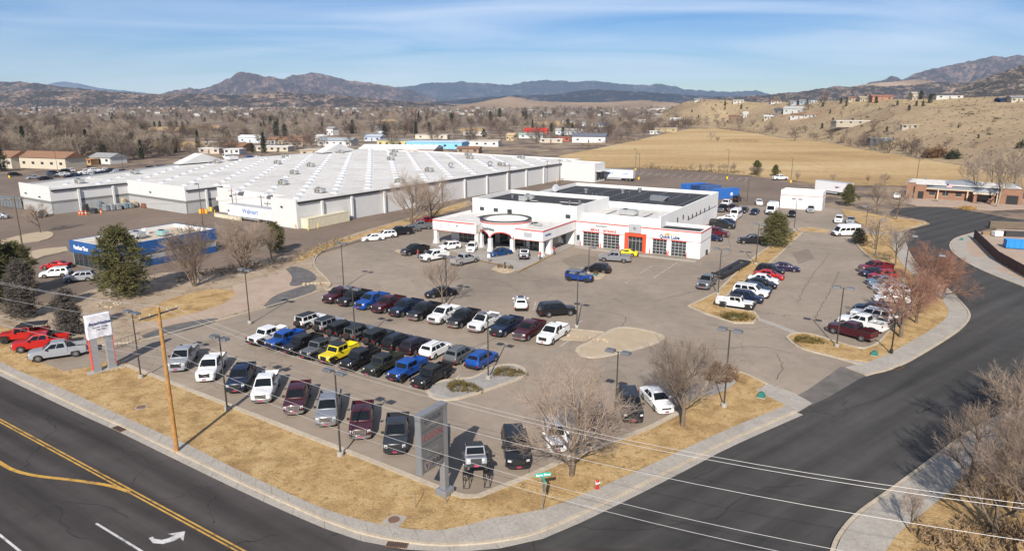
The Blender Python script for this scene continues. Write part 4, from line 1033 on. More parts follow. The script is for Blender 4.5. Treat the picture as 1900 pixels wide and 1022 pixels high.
    b = [(xb0,-wb_,zb-.02),(xb1,-wb_,zb-.02),(xb1,wb_,zb-.02),(xb0,wb_,zb-.02)]; t = [(xt0,-wt,zt),(xt1,-wt,zt),(xt1,wt,zt),(xt0,wt,zt)]
    jeep = T.get('jeep')
    top = MB(); zc = zt-.06; f = (zc-zb)/(zt-zb)
    mid = [tuple(Vector(b[i]).lerp(Vector(t[i]), f)) for i in range(4)]
    tin = [((p[0]*.94+(xt0+xt1)/2*.06), p[1]*.88, zt-.005) for p in t]
    BF, BS = (.02,.01) if jeep else (.10,.03)
    for q_, bu in (([b[1],b[2],mid[2],mid[1]],BF),([b[3],b[0],mid[0],mid[3]],BF*.6),([b[0],b[1],mid[1],mid[0]],BS),([b[2],b[3],mid[3],mid[2]],BS),([mid[1],mid[2],tin[2],tin[1]],0),([mid[3],mid[0],tin[0],tin[3]],0),([mid[0],mid[1],tin[1],tin[0]],0),([mid[2],mid[3],tin[3],tin[2]],0),([tin[0],tin[1],tin[2],tin[3]],0 if jeep or kind == 'bronco' else .035)):
        top.add(*patch(q_, 0, 1, 0, 1, bu))
    cabin = top.build('cabin', M_PAINT, root, smooth=True); cabin.data.set_sharp_from_angle(angle=R(50))
    if jeep or kind == 'bronco':
        q = MB(); q.hexa([(p[0]*1.01, p[1]*1.02, zt-.10) for p in mid],[(p[0], p[1], zt+.03) for p in tin]); q.build('roof', M_TOPB, root)
    # glass
    Fq = [b[1],b[2],mid[2],mid[1]]; Bq = [b[3],b[0],mid[0],mid[3]]; Rq = [b[0],b[1],mid[1],mid[0]]; Lq = [b[2],b[3],mid[3],mid[2]]
    v1 = .86 if jeep else .93
    fv = .10
    if kind in ('van','boxtruck'): fv, v1 = .02, .62
    panel(Fq, .06, .94, fv, v1, BF).build('windshield', M_CGLASS, root)
    if kind != 'boxtruck': panel(Bq, .10, .90, .34 if kind in ('van','suv','bigsuv','bronco') else .14, .92, BF*.6).build('rear_window', M_CGLASS, root)
    nd_ = T['doors']
    fr = {1:[(.34,.88)],2:[(.10,.47),(.51,.90)],3:[(.05,.30),(.34,.60),(.64,.92)],4:[(.06,.26),(.29,.49),(.52,.70),(.74,.95)]}[nd_]
    if kind == 'boxtruck': fr = [(.80,.95)]
    if kind in ('sedan','coupe'): fr = [(.22,.52),(.55,.86)] if nd_ == 2 else fr
    sv0, sv1 = (.16,.90) if kind not in ('van','boxtruck') else (.12,.55)
    for a0, a1 in fr:
        panel(Rq, a0, a1, sv0, sv1, BS).build('side_window', M_CGLASS, root); panel(Lq, 1-a1, 1-a0, sv0, sv1, BS).build('side_window', M_CGLASS, root)
    # front and rear
    zf = prof[-2][1]; xn = x1
    zg0, zg1 = gc+.22, max(z for x, z in prof if x > x1-.5)-.10
    if jeep:
        gq = MB().box(x1-.02, x1+.04, -.42, .42, .72, 1.10).build('grille', M_BLACK, root)
        for s in (-1,1):
            hl = MB().lathe([(.10,0),(.10,.05),(.07,.06)], 12, axis='y').build('headlight', M_LAMP, root); hl.rotation_euler = (0,0,R(-90)); hl.location = (x1+.0, s*.56, .98)
        MB().box(x1+.02, x1+.26, -.80, .80, .52, .72).build('front_bumper', M_BLACK, root)
        for s in (-1,1):
            for ax in (fa, ra):
                q = MB(); pts = [(-.62,.62),(-.46,.93),(.44,.95),(.62,.70)]
                if ax == fa: pts = [(-.60,.60),(-.44,.95),(.48,.98),(.66,.84)]
                y0, y1 = s*(h-.03), s*(h+.20)
                for (xa,za),(xb_,zb_) in zip(pts, pts[1:]):
                    q.hexa([(ax+xa,min(y0,y1),za),(ax+xb_,min(y0,y1),zb_),(ax+xb_,max(y0,y1),zb_),(ax+xa,max(y0,y1),za)],[(ax+xa,min(y0,y1),za+.06),(ax+xb_,min(y0,y1),zb_+.06),(ax+xb_,max(y0,y1),zb_+.06),(ax+xa,max(y0,y1),za+.06)])
                q.build('fender_flare', M_BLACK, root)
    else:
        if kind == 'pickup':
            g_ = MB().hexa([(x1-.10,-.58,.70),(x1+.03,-.50,.70),(x1+.03,.50,.70),(x1-.10,.58,.70)],[(x1-.18,-.60,1.10),(x1-.03,-.54,1.10),(x1-.03,.54,1.10),(x1-.18,.60,1.10)]).build('grille', M_CHROME, root)
            for k_ in range(3):
                za = .76+k_*.11; MB().box(x1-.02, x1+.035-.02*k_, -.46, .46, za, za+.06).build('grille_insert', M_BLACK, root)
        else: MB().box(x1-.10, x1-.005, -.50*h, .50*h, zg0+.04, zg1-.02).build('grille', M_BLACK, root)
        for s in (-1,1):
            ya, yb = s*.60*h, s*.86*h; z1_ = (1.08 if kind == 'pickup' else zg1); z0_ = z1_-(.24 if kind == 'pickup' else .15); xf, xr = (x1-.06, x1-.30)
            bq = [(xr,ya,z0_),(xf,ya,z0_),(xf-.10,yb,z0_),(xr-.06,yb,z0_)]; tq = [(p_[0]-.03,p_[1],z1_) for p_ in bq]
            MB().hexa(bq, tq).build('headlight', M_LAMP, root, fix=True)
        MB().prism([(x1-.30,-h*.93),(x1-.02,-h*.80),(x1+.09,-h*.45),(x1+.09,h*.45),(x1-.02,h*.80),(x1-.30,h*.93)], gc-.06, gc+.20).build('front_bumper', M_CHROME if kind == 'pickup' else M_PAINT if kind in ('sedan','coupe','suv') else M_BLACK, root)
    zr = prof[1][1] if 'bed' not in T else T['bed'][2]
    for s in (-1,1):
        ya, yb = sorted((s*.78*h, s*.985*h)); MB().box(x0-.03, x0+.03, ya, yb, zr-.40, zr-.10).build('taillight', M_TAIL, root)
    MB().box(x0-.16, x0+.06, -h*.95, h*.95, gc+.06, gc+.26).build('rear_bumper', M_BLACK if kind != 'pickup' else M_CHROME, root)
    MB().box(x1+(.27 if jeep else .095), x1+(.29 if jeep else .115), -.19, .19, gc+.02, gc+.16).build('front_plate', M_PLATE, root)
    for s in (-1,1):
        mx = xb1-.42
        MB().cbox((mx, s*(wb_+.16), zb+.12), (.12,.24,.18)).build('mirror', M_PAINT if kind in ('sedan','suv','coupe') else M_BLACK, root)
    if 'bed' in T:
        ba, bb, bz = T['bed']
        for s in (-1,1):
            ya, yb = sorted((s*(h-.12), s*(h-.015))); MB().box(ba+.06, bb, ya, yb, .78, bz).build('bed_side', M_PAINT, root)
            MB().box(ba+.06, bb, ya-.01, yb+.01, bz, bz+.03).build('bed_rail', M_BLACK, root)
        MB().box(ba, ba+.07, -h+.13, h-.13, .70, bz).build('tailgate', M_PAINT, root)
        MB().box(ba+.07, bb, -h+.12, h-.12, .86, .89).build('bed_liner', M_BEDL, root)
        MB().box(bb-.07, bb, -h+.12, h-.12, .89, bz-.02).build('bulkhead', M_PAINT, root)
    if T.get('rails'):
        for s in (-1,1): MB().tube((xt0+.1, s*wt*.92, zt+.05), (xt1-.2, s*wt*.92, zt+.05), .025, .025, 5).build('roof_rail', M_BLACK, root)
    if T.get('spare'):
        w_, rm = wheel_mesh(r*.95, .26, M_RIMB); o = obj('spare_wheel', w_, root); o.rotation_euler = (0,0,R(90)); o.location = (x0-.2, .05, 1.0)
    rim = M_RIMB if kind in ('bronco','gladiator') else M_RIM
    for ax in (fa, ra):
        for s in (-1,1):
            wm, rm = wheel_mesh(r, .27, rim); o = obj('wheel', wm, root); o.location = (ax, s*(h-.14+(.08 if jeep else 0)), r)
            if s < 0: o.rotation_euler = (0,0,math.pi)
            q = obj('rim', rm, o); q.location = (0, .115, 0)
    # crew extras
    if kind == 'boxtruck':
        for yy in (-.7,.7): MB().box(-3.22,-3.18,yy-.6,yy+.6,1.25,2.75).build('rear_door', M_PAINT, root)
    kids(root)
    return root
PROTO = {}
PAINTED = ('body','cabin','bed_side','tailgate','bulkhead','rear_door')
LOWPARTS = ('mirror','front_plate','grille_insert','underbody','bed_rail','roof_rail','rear_bumper','fender_flare')
WHITE=(.74,.74,.73); BLACK=(.012,.012,.014); MAROON=(.055,.010,.016); BLUE=(.010,.065,.29); YELLOW=(.74,.58,.02); GREY=(.11,.115,.12); SILVER=(.29,.30,.32)
RED=(.42,.015,.012); NAVY=(.010,.018,.045); DGREEN=(.028,.032,.022); LBLUE=(.12,.17,.23); PURPLE=(.025,.015,.05)
LENS = dict(pickup=5.85,gladiator=5.5,wrangler=4.5,suv=4.65,bigsuv=5.35,bronco=4.6,sedan=4.85,coupe=4.65,van=5.95,boxtruck=6.4)
PNAME = dict(pickup='pickup_truck',gladiator='jeep_pickup',wrangler='soft_top_jeep',suv='suv',bigsuv='large_suv',bronco='off_road_suv',sedan='sedan_car',coupe='sports_coupe',van='passenger_van',boxtruck='box_truck')
PNAME['gladiator'] = 'off_road_pickup'; PNAME['wrangler'] = 'off_roader'
PCAT = dict(pickup='pickup truck',gladiator='pickup truck',wrangler='off-roader',suv='suv',bigsuv='suv',bronco='off-roader',sedan='car',coupe='car',van='van',boxtruck='truck')
def vehicle(kind, col, pt, hd, label, group=None, anchor='c', low=False, pitch=0.0, scale=1.0, z=0.0, sport=None, top=None):
    if kind not in PROTO: PROTO[kind] = vehicle_proto(kind)
    pr = PROTO[kind]; name = PNAME[kind]
    p = Vector(pt) if len(pt) == 3 else G(*pt, z); h = R(hd); L = LENS[kind]/2*scale
    d = Vector((math.cos(h), math.sin(h), 0))
    if anchor == 'f': p = p-d*L
    if anchor == 'r': p = p+d*L
    root = bpy.data.objects.new(name, None); COL.objects.link(root); root.empty_display_size = .3
    root.location = (p.x, p.y, z); root.rotation_euler = (0, -pitch, h); root.scale = (scale,)*3
    tag(root, label, PCAT[kind], group)
    def cp(o, par):
        nm = o.name.split('.')[0]
        if low and nm in LOWPARTS: return
        c = o.copy(); COL.objects.link(c); c.parent = par; c.color = (*col, 1)
        for ch in KIDS.get(o.name, ()): cp(ch, c)
    for ch in KIDS[pr.name]: cp(ch, root)
    if kind == 'pickup' and (sport if sport is not None else rtrim.random() < .4):
        for c in root.children:
            nm = c.name.split('.')[0]
            if nm in ('front_bumper','rear_bumper','grille'):
                c.material_slots[0].link = 'OBJECT'; c.material_slots[0].material = M_BLACK if nm == 'grille' or sum(col) < .1 else M_PAINT
    if top is not None:
        for c in root.children:
            if c.name.split('.')[0] == 'roof': c.material_slots[0].link = 'OBJECT'; c.material_slots[0].material = top
    return root
rtrim = random.Random(4)
V59, VB = 59.5, 239.5
ORD = ['first','second','third','fourth','fifth','sixth','seventh','eighth','ninth','tenth','eleventh','twelfth']
GT = 'pickups in the middle row'
for i, (px, py, c, cn) in enumerate([(605,565,MAROON,'dark maroon'),(633,570.5,BLACK,'black'),(665.5,576.5,BLUE,'bright blue'),(696,583,MAROON,'maroon'),(729,590,NAVY,'blue-black'),(763,597,BLACK,'black'),(801,604,WHITE,'white'),(837,611,BLACK,'black'),(876,619,WHITE,'white'),(918,627,NAVY,'blue-black'),(961,634.5,MAROON,'maroon'),(1006,642,WHITE,'white')]):
    vehicle('pickup', c, (px,py), VB+1, f'{cn} crew cab pickup, {ORD[i]} from the left in the middle truck row', GT, 'f')
GW = 'off-roaders parked facing away'
for i, (px, py, c, cn) in enumerate([(553,613,WHITE,'white'),(588,621,SILVER,'silver-grey'),(613,630,BLACK,'black'),(645,637,GREY,'grey'),(681,646,BLACK,'black')]):
    vehicle('wrangler', c, (px,py), V59, f'{cn} off-roader with black hardtop and spare wheel, {ORD[i]} from left of its row', GW, 'r')
GS = 'compact suvs parked facing away'
for i, (px, py, c, cn) in enumerate([(716,653,BLACK,'black'),(750,661,(.02,.012,.018),'dark plum'),(787,669,WHITE,'white'),(833,679,GREY,'grey'),(874,688,BLUE,'bright blue')]):
    vehicle('suv', c, (px,py), V59, f'{cn} compact suv, {ORD[i]} in the run beside the black off-roaders', GS, 'r')
GG = 'off-road pickups nose to the aisle'
for i, (px, py, c, cn) in enumerate([(464,645,WHITE,'white'),(496,653,BLUE,'blue'),(529,662,BLACK,'black'),(562,671,GREY,'grey'),(597,680,YELLOW,'bright yellow'),(637,692,BLACK,'black'),(680,703,DGREEN,'dark olive green'),(726,713,BLUE,'bright blue'),(772,726,BLACK,'black')]):
    vehicle('gladiator', c, (px,py), VB+1, f'{cn} off-road pickup with fender flares, {ORD[i]} from left of its row', GG, 'f', top=M_PAINT if i in (0,1,7) else None)
GF = 'vehicles in the front row along the verge'
for i, (px, py, c, cn) in enumerate([(327,693,SILVER,'silver'),(380,712,WHITE,'white'),(437,733,NAVY,'navy'),(484,752,WHITE,'white'),(545,774,MAROON,'maroon'),(605,796,(.20,.21,.24),'slate grey'),(669,820,MAROON,'dark maroon'),(733,848,(.03,.032,.038),'charcoal'),(803,868,SILVER,'silver')]):
    lab = f'{cn} pickup facing the main road, {ORD[i]} from left in the front row' if i < 8 else 'silver pickup half hidden behind the tall brand sign'
    vehicle('pickup', c, (px,py), -81-(3 if i > 6 else 0), lab, GF, 'f')
# the raised off-roader with its front wheels on ramps
jp = G(884, 897); hd = -84.0
jd = Vector((math.cos(R(hd)), math.sin(R(hd)), 0)); jn = Vector((-jd.y, jd.x, 0))
pit = R(20); rear = jp-jd*3.0*math.cos(pit)
jc = rear+jd*1.45*math.cos(pit)
jv = vehicle('wrangler', SILVER, (jc.x,jc.y,0), hd, 'grey off-roader with its front wheels raised on tall black ramps', GF, pitch=pit, z=1.45*math.sin(pit))
for s, nm in ((1,'under its right front wheel'),(-1,'under its left front wheel')):
    c = jp+jn*(.80*s)
    o = thing('display_ramp', f'black steel display ramp of the raised off-roader, the {"street-side" if s > 0 else "lot-side"} one', 'ramp', c, R(hd), 'display ramps')
    hz_ = 3.0*math.sin(pit)+.0
    for y in (-.22,.22):
        MB().path([(.62,y,0),(.30,y,hz_),(-.30,y,hz_),(-.62,y,0)], .035, 6).build('side_frame', M_DARKMETAL, o)
        MB().path([(.46,y,hz_*.5),(-.46,y,hz_*.5)], .03, 6).build('brace', M_DARKMETAL, o)
    MB().box(-.34,.34,-.26,.26,hz_-.04,hz_).build('deck', M_DARKMETAL, o)
    for x in (.62,-.62): MB().tube((x,-.24,.02),(x,.24,.02),.03,.03,6).build('foot_bar', M_DARKMETAL, o)
vehicle('bigsuv', BLACK, (963,875), -84, 'black large suv beside the raised off-roader, partly behind bare branches', GF, 'f')
vehicle('suv', WHITE, (1035,842), -86, 'white suv seen through the big bare corner tree', GF, 'f')
vehicle('sedan', PURPLE, (1118,806), -88, 'dark purple sedan almost hidden behind the corner tree crown', GF, 'f')
vehicle('bigsuv', BLACK, (1175,788), -92, 'black suv parked between the two bare front trees', GF, 'f')
vehicle('sedan', WHITE, (1237,769), -78, 'white sedan with branch shadows, last in the front row', GF, 'f')
o = vehicle('suv', WHITE, (967,579), 91, 'white suv with dark sunroof panels driving away in the open aisle', None, 'r')
for xa in (-1.05,-.35): MB().box(xa,xa+.6,-.42,.42,1.66,1.715).build('sunroof', M_CGLASS, o)
vehicle('bigsuv', BLACK, (1033,584), 15, 'large black suv side-on in the open aisle', None)
vehicle('sedan', BLACK, (818,549), 205, 'black sedan parked under the bare tree in the aisle', None)
vehicle('bronco', (.008,.04,.20), (1075,521), -24, 'blue off-road suv with grey roof near the light pole', None, top=plain('grey_hardtop', (.13,.135,.14), .5))
vehicle('suv', BLACK, (1108,505), 158, 'black suv with red taillights behind the blue off-road suv', None)
vehicle('pickup', (.20,.205,.22), (1141,485), 163, 'grey pickup with dark bed in front of the service doors', None)
vehicle('coupe', YELLOW, (1161,474), 166, 'low yellow sports coupe outside the red entrance portal', None)
vehicle('sedan', (.008,.045,.14), (928,474), 218, 'blue muscle car parked under the showroom arches', None)
vehicle('wrangler', SILVER, (972,484), -92, 'silver off-roader facing out beside the showroom corner column', None, 'f')
vehicle('suv', WHITE, (872,470), -96, 'white suv nose-out on the showroom walk, left of the arches', None, 'f')
vehicle('suv', WHITE, (834,463), 215, 'white suv side-on under the left showroom canopy', None)
vehicle('pickup', BLACK, (770,471), 222, 'black pickup near the left end of the showroom with a person behind', None)
vehicle('pickup', WHITE, (806,482), 222, 'white pickup beside the silver pickup left of the showroom', None)
vehicle('pickup', (.30,.30,.30), (862,489), 48, 'silver pickup tail toward the camera at the showroom walk', None)
GL = 'cars along the left lot kerb'
for kind, c, px, py, hd, lab in (('sedan',WHITE,692,446,205,'white sedan at the near end of the left kerb line'),('suv',WHITE,716,441,205,'white suv second along the left kerb'),('pickup',BLACK,741,436,208,'black pickup along the left kerb behind two white cars'),('sedan',GREY,760,430,208,'grey sedan between dark pickups on the left kerb'),('pickup',GREY,781,425,190,'dark grey pickup nearest the showroom on the left kerb'),('pickup',RED,792,416,190,'red pickup tucked behind the left end of the showroom')):
    vehicle(kind, c, (px,py), hd, lab, GL)
# right lot
GR = 'vehicles in the left row of the right lot'
for kind, c, px, py, hd, lab in (('gladiator',WHITE,1364,571,-29,'white off-road pickup at the near end of the right lot median'),('suv',NAVY,1385,559,-31,'navy suv right behind the white off-road pickup'),('bigsuv',WHITE,1393,549,-31,'white suv between two dark cars on the median row'),('sedan',(.02,.035,.07),1401,540,-31,'dark blue sedan behind the white suv on the median row'),('sedan',BLACK,1411,532,-31,'black sedan in front of the white sedan on the median row'),('sedan',WHITE,1416,524,-31,'white sedan just in front of the red sedan'),('sedan',RED,1426,516,-31,'red sedan on the median row'),('suv',BLACK,1428,508,-31,'black suv behind the red sedan'),('sedan',PURPLE,1456,502,-20,'dark purple sedan at the far end of the median row')):
    vehicle(kind, c, (px,py), hd, lab, GR)
GQ = 'vehicles in the right row of the right lot'
for kind, c, px, py, hd, lab in (('pickup',(.16,.012,.02),1623,504,190,'red pickup at the far end of the right row'),('sedan',NAVY,1621,511,190,'dark navy sedan beside the far red pickup'),('suv',(.30,.015,.03),1637,518,188,'bright red suv in the right row'),('sedan',LBLUE,1634,527,184,'blue-grey sedan next to the bright red suv'),('sedan',SILVER,1643,536,178,'silver sedan partly behind reddish bare tree'),('suv',(.60,.60,.60),1656,547,170,'pale silver suv partly hidden by the reddish tree'),('sedan',WHITE,1654,560,160,'white sedan behind reddish bare branches'),('sedan',NAVY,1620,578,150,'dark blue sedan mostly behind the white suv'),('bigsuv',WHITE,1616,594,137,'white suv behind the white pickup in the right row'),('pickup',WHITE,1598,609,130,'white pickup with dark bed cover in the right row'),('pickup',MAROON,1579,624,126,'maroon pickup nearest the camera in the right row')):
    vehicle(kind, c, (px,py), hd, lab, GQ)
vehicle('pickup', (.13,.14,.15), (1311,531), 240, 'grey pickup hitched to a black flatbed trailer', None)
# flatbed car-hauler trailer
ta, tb = G(1330,520), G(1384,490); tv = tb-ta
o = thing('flatbed_trailer', 'long black flatbed car trailer hitched behind the grey pickup', 'trailer', ta, math.atan2(tv.y,tv.x)); TL = tv.length
for y in (-1.05,.35): MB().box(0,TL-.6,y,y+.7,.78,.86).build('deck_runner', M_BLACK, o)
for i in range(14): MB().box(.3+i*(TL-1.2)/13,.42+i*(TL-1.2)/13,-.35,.35,.76,.84).build('cross_member', M_DARKMETAL, o)
MB().hexa([(0,-1.05,.8),(1.6,-1.05,.8),(1.6,1.05,.8),(0,1.05,.8)],[(0,-1.05,1.3),(1.6,-1.05,.9),(1.6,1.05,.9),(0,1.05,1.3)]).build('front_ramp', M_BLACK, o)
for y in (-1.1,1.0): MB().box(0,TL-.6,y,y+.1,.6,.78).build('side_rail', M_DARKMETAL, o)
MB().hexa([(TL-.6,-1,.78),(TL,-1,.3),(TL,1,.3),(TL-.6,1,.78)],[(TL-.6,-1,.86),(TL,-1,.38),(TL,1,.38),(TL-.6,1,.86)]).build('tail_ramp', M_BLACK, o)
for x in (TL*.58,TL*.58+.9):
    for s in (-1,1):
        wm, rm = wheel_mesh(.36,.24,M_RIM); w = obj('wheel', wm, o); w.location = (x, s*.92, .36)
        if s < 0: w.rotation_euler = (0,0,math.pi)
        q = obj('rim', rm, w); q.location = (0,.10,0)
MB().tube((-1.6,0,.5),(.1,0,.7),.06,.06,6).build('drawbar', M_DARKMETAL, o)
# cars behind the workshop
GB = 'cars behind the workshop'
for kind, c, px, py, hd, lab in (('wrangler',BLACK,1367,374,60,'black off-roader with spare wheel near the blue container'),('pickup',WHITE,1347,383,240,'white pickup at the far corner of the workshop'),('pickup',BLACK,1341,392,240,'black pickup beside the white workshop wall'),('pickup',MAROON,1359,392,240,'maroon pickup in the row behind the workshop'),('sedan',BLACK,1380,394,240,'black sedan between maroon pickup and dark blue sedan'),('sedan',NAVY,1400,397,240,'dark blue sedan left of the white box truck'),('sedan',WHITE,1408,379,255,'white sedan alone behind the box truck'),('boxtruck',WHITE,1431,396,242,'white high-roof box truck behind the round pine'),('suv',BLACK,1469,402,245,'black suv below the small white service building'),('suv',SILVER,1504,393,245,'silver suv at the corner of the small white building'),('suv',WHITE,1556,412,240,'white suv parked alone beyond the lot median'),('sedan',SILVER,1578,413,240,'silver sedan beside the lone white suv'),('sedan',WHITE,1349,409,150,'white sedan next to the white cargo van'),('sedan',NAVY,1346,416,150,'navy sedan behind the black pickup with topper'),('van',WHITE,1366,404,60,'white cargo van seen from the rear behind the workshop'),('pickup',(.02,.02,.022),1340,423,-32,'black pickup with covered bed beside the workshop wall'),('pickup',(.10,.012,.02),1328,438,-30,'dark red pickup behind the oil-change bay'),('sedan',NAVY,1319,446,-30,'dark sedan peeking past the oil-change bay'),('pickup',BLACK,1396,452,170,'black pickup in the shade of the round pine')):
    o = vehicle(kind, c, (px,py), hd, lab, GB, low=True)
    if 'covered bed' in lab or 'topper' in lab and kind == 'pickup': MB().hexa([(-2.88,-.98,1.38),(-1.06,-.98,1.38),(-1.06,.98,1.38),(-2.88,.98,1.38)],[(-2.80,-.80,1.92),(-1.06,-.80,1.95),(-1.06,.80,1.95),(-2.80,.80,1.92)]).build('bed_cap', M_BLACK, o)
vehicle('van', WHITE, (1568,437), 187, 'white passenger van at the far end of the right lot', None)
vehicle('pickup', WHITE, (1447,334), 8, 'white pickup alone at the edge of the golden field', None, low=True)
vehicle('suv', WHITE, (1664,368), 60, 'white suv beside the left end of the brick office', None, low=True)
# left side
o = vehicle('gladiator', RED, (46,631), 200, 'red off-road pickup with black rack over its bed beside the dark junipers', None, z=.115)
for x in (-2.5,-1.1):
    for s in (-1,1): MB().tube((x,s*.7,1.3),(x,s*.7,1.98),.03,.03,5).build('rack_post', M_DARKMETAL, o)
MB().box(-2.65,.3,-.78,.78,1.98,2.14).build('rack_platform', M_BLACK, o, bevel=.04)
vehicle('pickup', RED, (78,646), 205, 'red pickup parked between the red off-roader and the silver truck', None, z=.118)
vehicle('pickup', SILVER, (110,662), 208, 'silver pickup parked beside the draped white sign', None, z=.120)
vehicle('coupe', RED, (105,497), 188, 'red low car outside the tire shop', None)
vehicle('suv', WHITE, (104,513), 195, 'white suv outside the tire shop', None)
vehicle('suv', SILVER, (149,521), 200, 'silver suv nearest the pine at the tire shop', None)
vehicle('suv', (.05,.05,.055), (80,402), -60, 'dark grey suv alone in the store lot near the bare tree', None, low=True)
vehicle('sedan', SILVER, (-4,406), 200, 'silver sedan cut off at the left picture edge', None, low=True)
GP = 'cars parked in front of the store'
rr = random.Random(11)
ROWW = ['at the left end','left of the middle','in the middle','right of the middle','at the right end']
def lotcar(px, py, i):
    k0 = i
    c, cn = rr.choice([(WHITE,'white'),(BLACK,'black'),(NAVY,'navy'),(SILVER,'silver'),(GREY,'grey'),(WHITE,'white'),(BLACK,'black')])
    k = rr.choice(['sedan','suv','pickup','suv','sedan'])
    kn = dict(sedan='sedan',suv='suv',pickup='pickup')[k]
    vehicle(k, c, (px,py), rr.choice([56,236])+rr.uniform(-3,3), f'{cn} {kn} {ROWW[min(4,int((px-55)/36))]} of the crowded front parking rows beyond the store', GP, low=True)
for i, (px, py) in enumerate([(62,332),(84,334),(97,329),(100,324),(112,327),(122,326),(132,331),(142,329),(150,331),(158,323),(165,327),(172,324),(180,326),(188,323),(196,325),(204,322),(212,324),(220,321),(228,323),(160,330),(176,319),(192,318),(208,318),(118,321),(128,320)]): lotcar(px, py, i)
for px, py, c, k, lab in ((281,315,BLACK,'suv','black suv just beyond the store parapet on the left'),(303,314,NAVY,'bigsuv','navy suv parked beyond the left store parapet'),(331,312,BLACK,'bigsuv','black van-like suv beside the white van beyond the store'),(347,306,WHITE,'van','white van beyond the store parapet'),(425,294,WHITE,'van','white van behind the store entrance gable'),(28,327,BLACK,'suv','black suv alone near the left edge beyond the store'),(465,295,BLUE,'suv','blue suv beyond the store between the gables'),(478,294,WHITE,'sedan','white sedan beyond the store between the gables')):
    vehicle(k, c, (px,py), 56, lab, GP, low=True)
# prototypes stay out of the scene
for pr in PROTO.values():
    for o in [pr]+[c for c in pr.children_recursive]: bpy.data.objects.remove(o)
# ------------------------------------------------------------------ terrain behind: hillside and mountains
def proj(p):
    X, Y, Z = p; d = Y*_c-(Z-CAM_H)*_s; u = Y*_s+(Z-CAM_H)*_c
    return IMW/2+FPX*X/d, IMH/2-FPX*u/d
def interp(x, xs, ys):
    if x <= xs[0]: return ys[0]
    for i in range(len(xs)-1):
        if x <= xs[i+1]: f = (x-xs[i])/(xs[i+1]-xs[i]); return ys[i]+(ys[i+1]-ys[i])*f
    return ys[-1]
def sstep(t): t = max(0, min(1, t)); return t*t*(3-2*t)
HX = [1215,1250,1300,1350,1400,1450,1500,1550,1600,1650,1700,1780,1900,2000,2200,2600]
HB = [232,233,237,238,246,255,258,268,276,286,294,305,329,350,390,430]
HC = [197,192,184,186,190,190,189,186,185,184,183.5,181,176,170,165,160]
HD = [1000,950,900,900,850,800,750,700,650,600,580,560,540,520,500,480]
HBY = [G(x, y).y for x, y in zip(HX, HB)]
HZC = [GD(x, y, d).z for x, y, d in zip(HX, HC, HD)]
def hz(x, y):
    if y < 120: return 0.0
    px = IMW/2+FPX*x/(y*_c+CAM_H*_s)
    if px < 1200: return 0.0
    yb, yc, zc = interp(px, HX, HBY), interp(px, HX, HD), interp(px, HX, HZC)
    t = (y-yb)/(yc-yb)
    if t <= 0: return 0.0
    e = sstep((px-1200)/70)
    n1 = noise.noise(Vector((x*.012, y*.012, 3.1))); n2 = noise.noise(Vector((x*.04, y*.04, 7.7))); n3 = noise.noise(Vector((x*.016, y*.007, 5.5)))
    if t < 1: z = zc*(.42*t+.58*sstep(t)) + (n1*3.6+n2*.9-1.4*max(0,.35-abs(n3))*2.5)*4*t*(1-t)
    else: z = zc - min((y-yc)*.012, 8) + n1*.8*min(1,(t-1)*4)
    return max(0, z)*e
def T(px, py):               # where the view ray meets the ground or the hill
    dx, dy = (px-IMW/2)/FPX, -(py-IMH/2)/FPX
    r = Vector((dx, _c+dy*_s, -_s+dy*_c)); r /= r.y
    y = 150.0
    while y < 3000:
        z = CAM_H+r.z*y
        if z <= hz(r.x*y, y): return Vector((r.x*y, y, hz(r.x*y, y)))
        y *= 1.004
    return Vector((r.x*y, y, 0))
M_HILL = soil('sage_hillside', [(0.3,(0.25,0.175,0.11)),(0.5,(0.33,0.245,0.15)),(0.7,(0.40,0.305,0.165))], 0.018, 0.5, 0.95, 0.5, speck=(0.20,0.155,0.105), spk_scale=0.30, spk_thr=0.58)
mb = MB(); nu, nv = 170, 90; vs, fs = [], []
for i in range(nu+1):
    px = 1196+(2500-1196)*i/nu
    yb, yc = interp(px, HX, HBY), interp(px, HX, HD)
    for j in range(nv+1):
        t = j/nv*2.1; y = yb+(yc-yb)*t-2; x = (px-IMW/2)/FPX*(y*_c+CAM_H*_s)
        vs.append((x, y, hz(x, y)-.03 if j else -.3))
for i in range(nu):
    for j in range(nv): a = i*(nv+1)+j; fs.append((a, a+nv+1, a+nv+2, a+1))
struct(mb.add(vs, fs).build('hillside', M_HILL, smooth=True))
def mountain_mat(name, soilc, treec, thr, scale, rock=None):
    m, nd, lk, b = nodes(name); v = pos(nd)
    n1 = nz(nd, lk, v, scale, 9, .72); n2 = nz(nd, lk, v, scale*.18, 6, .6)
    r1 = ramp(nd, [(.35, sc3(soilc,.75)), (.65, sc3(soilc,1.2))]); lk.new(n2.outputs['Fac'], r1.inputs[0])
    k = mth(nd, lk, 'ADD', n1.outputs['Fac'], mth(nd, lk, 'MULTIPLY_ADD', n2.outputs['Fac'], .5, -.25))
    f = ramp(nd, [(thr-.05,(1,1,1)),(thr+.05,(0,0,0))]); lk.new(k, f.inputs[0])
    c = mixc(nd, lk, f.outputs[0], r1.outputs[0], treec)
    lk.new(c, b.inputs['Base Color']); b.inputs['Roughness'].default_value = 1; b.inputs['Specular IOR Level'].default_value = .05
    return m
M_MESA = mountain_mat('pinyon_mesa', (0.205,0.15,0.12), (0.045,0.042,0.042), .545, .055)
M_MT1 = mountain_mat('red_mountain', (0.165,0.115,0.10), (0.052,0.045,0.050), .54, .028)
M_MT2 = mountain_mat('forest_ridge', (0.105,0.085,0.09), (0.028,0.034,0.048), .58, .012)
M_MT3 = mountain_mat('blue_range', (0.08,0.09,0.115), (0.045,0.06,0.085), .5, .004)
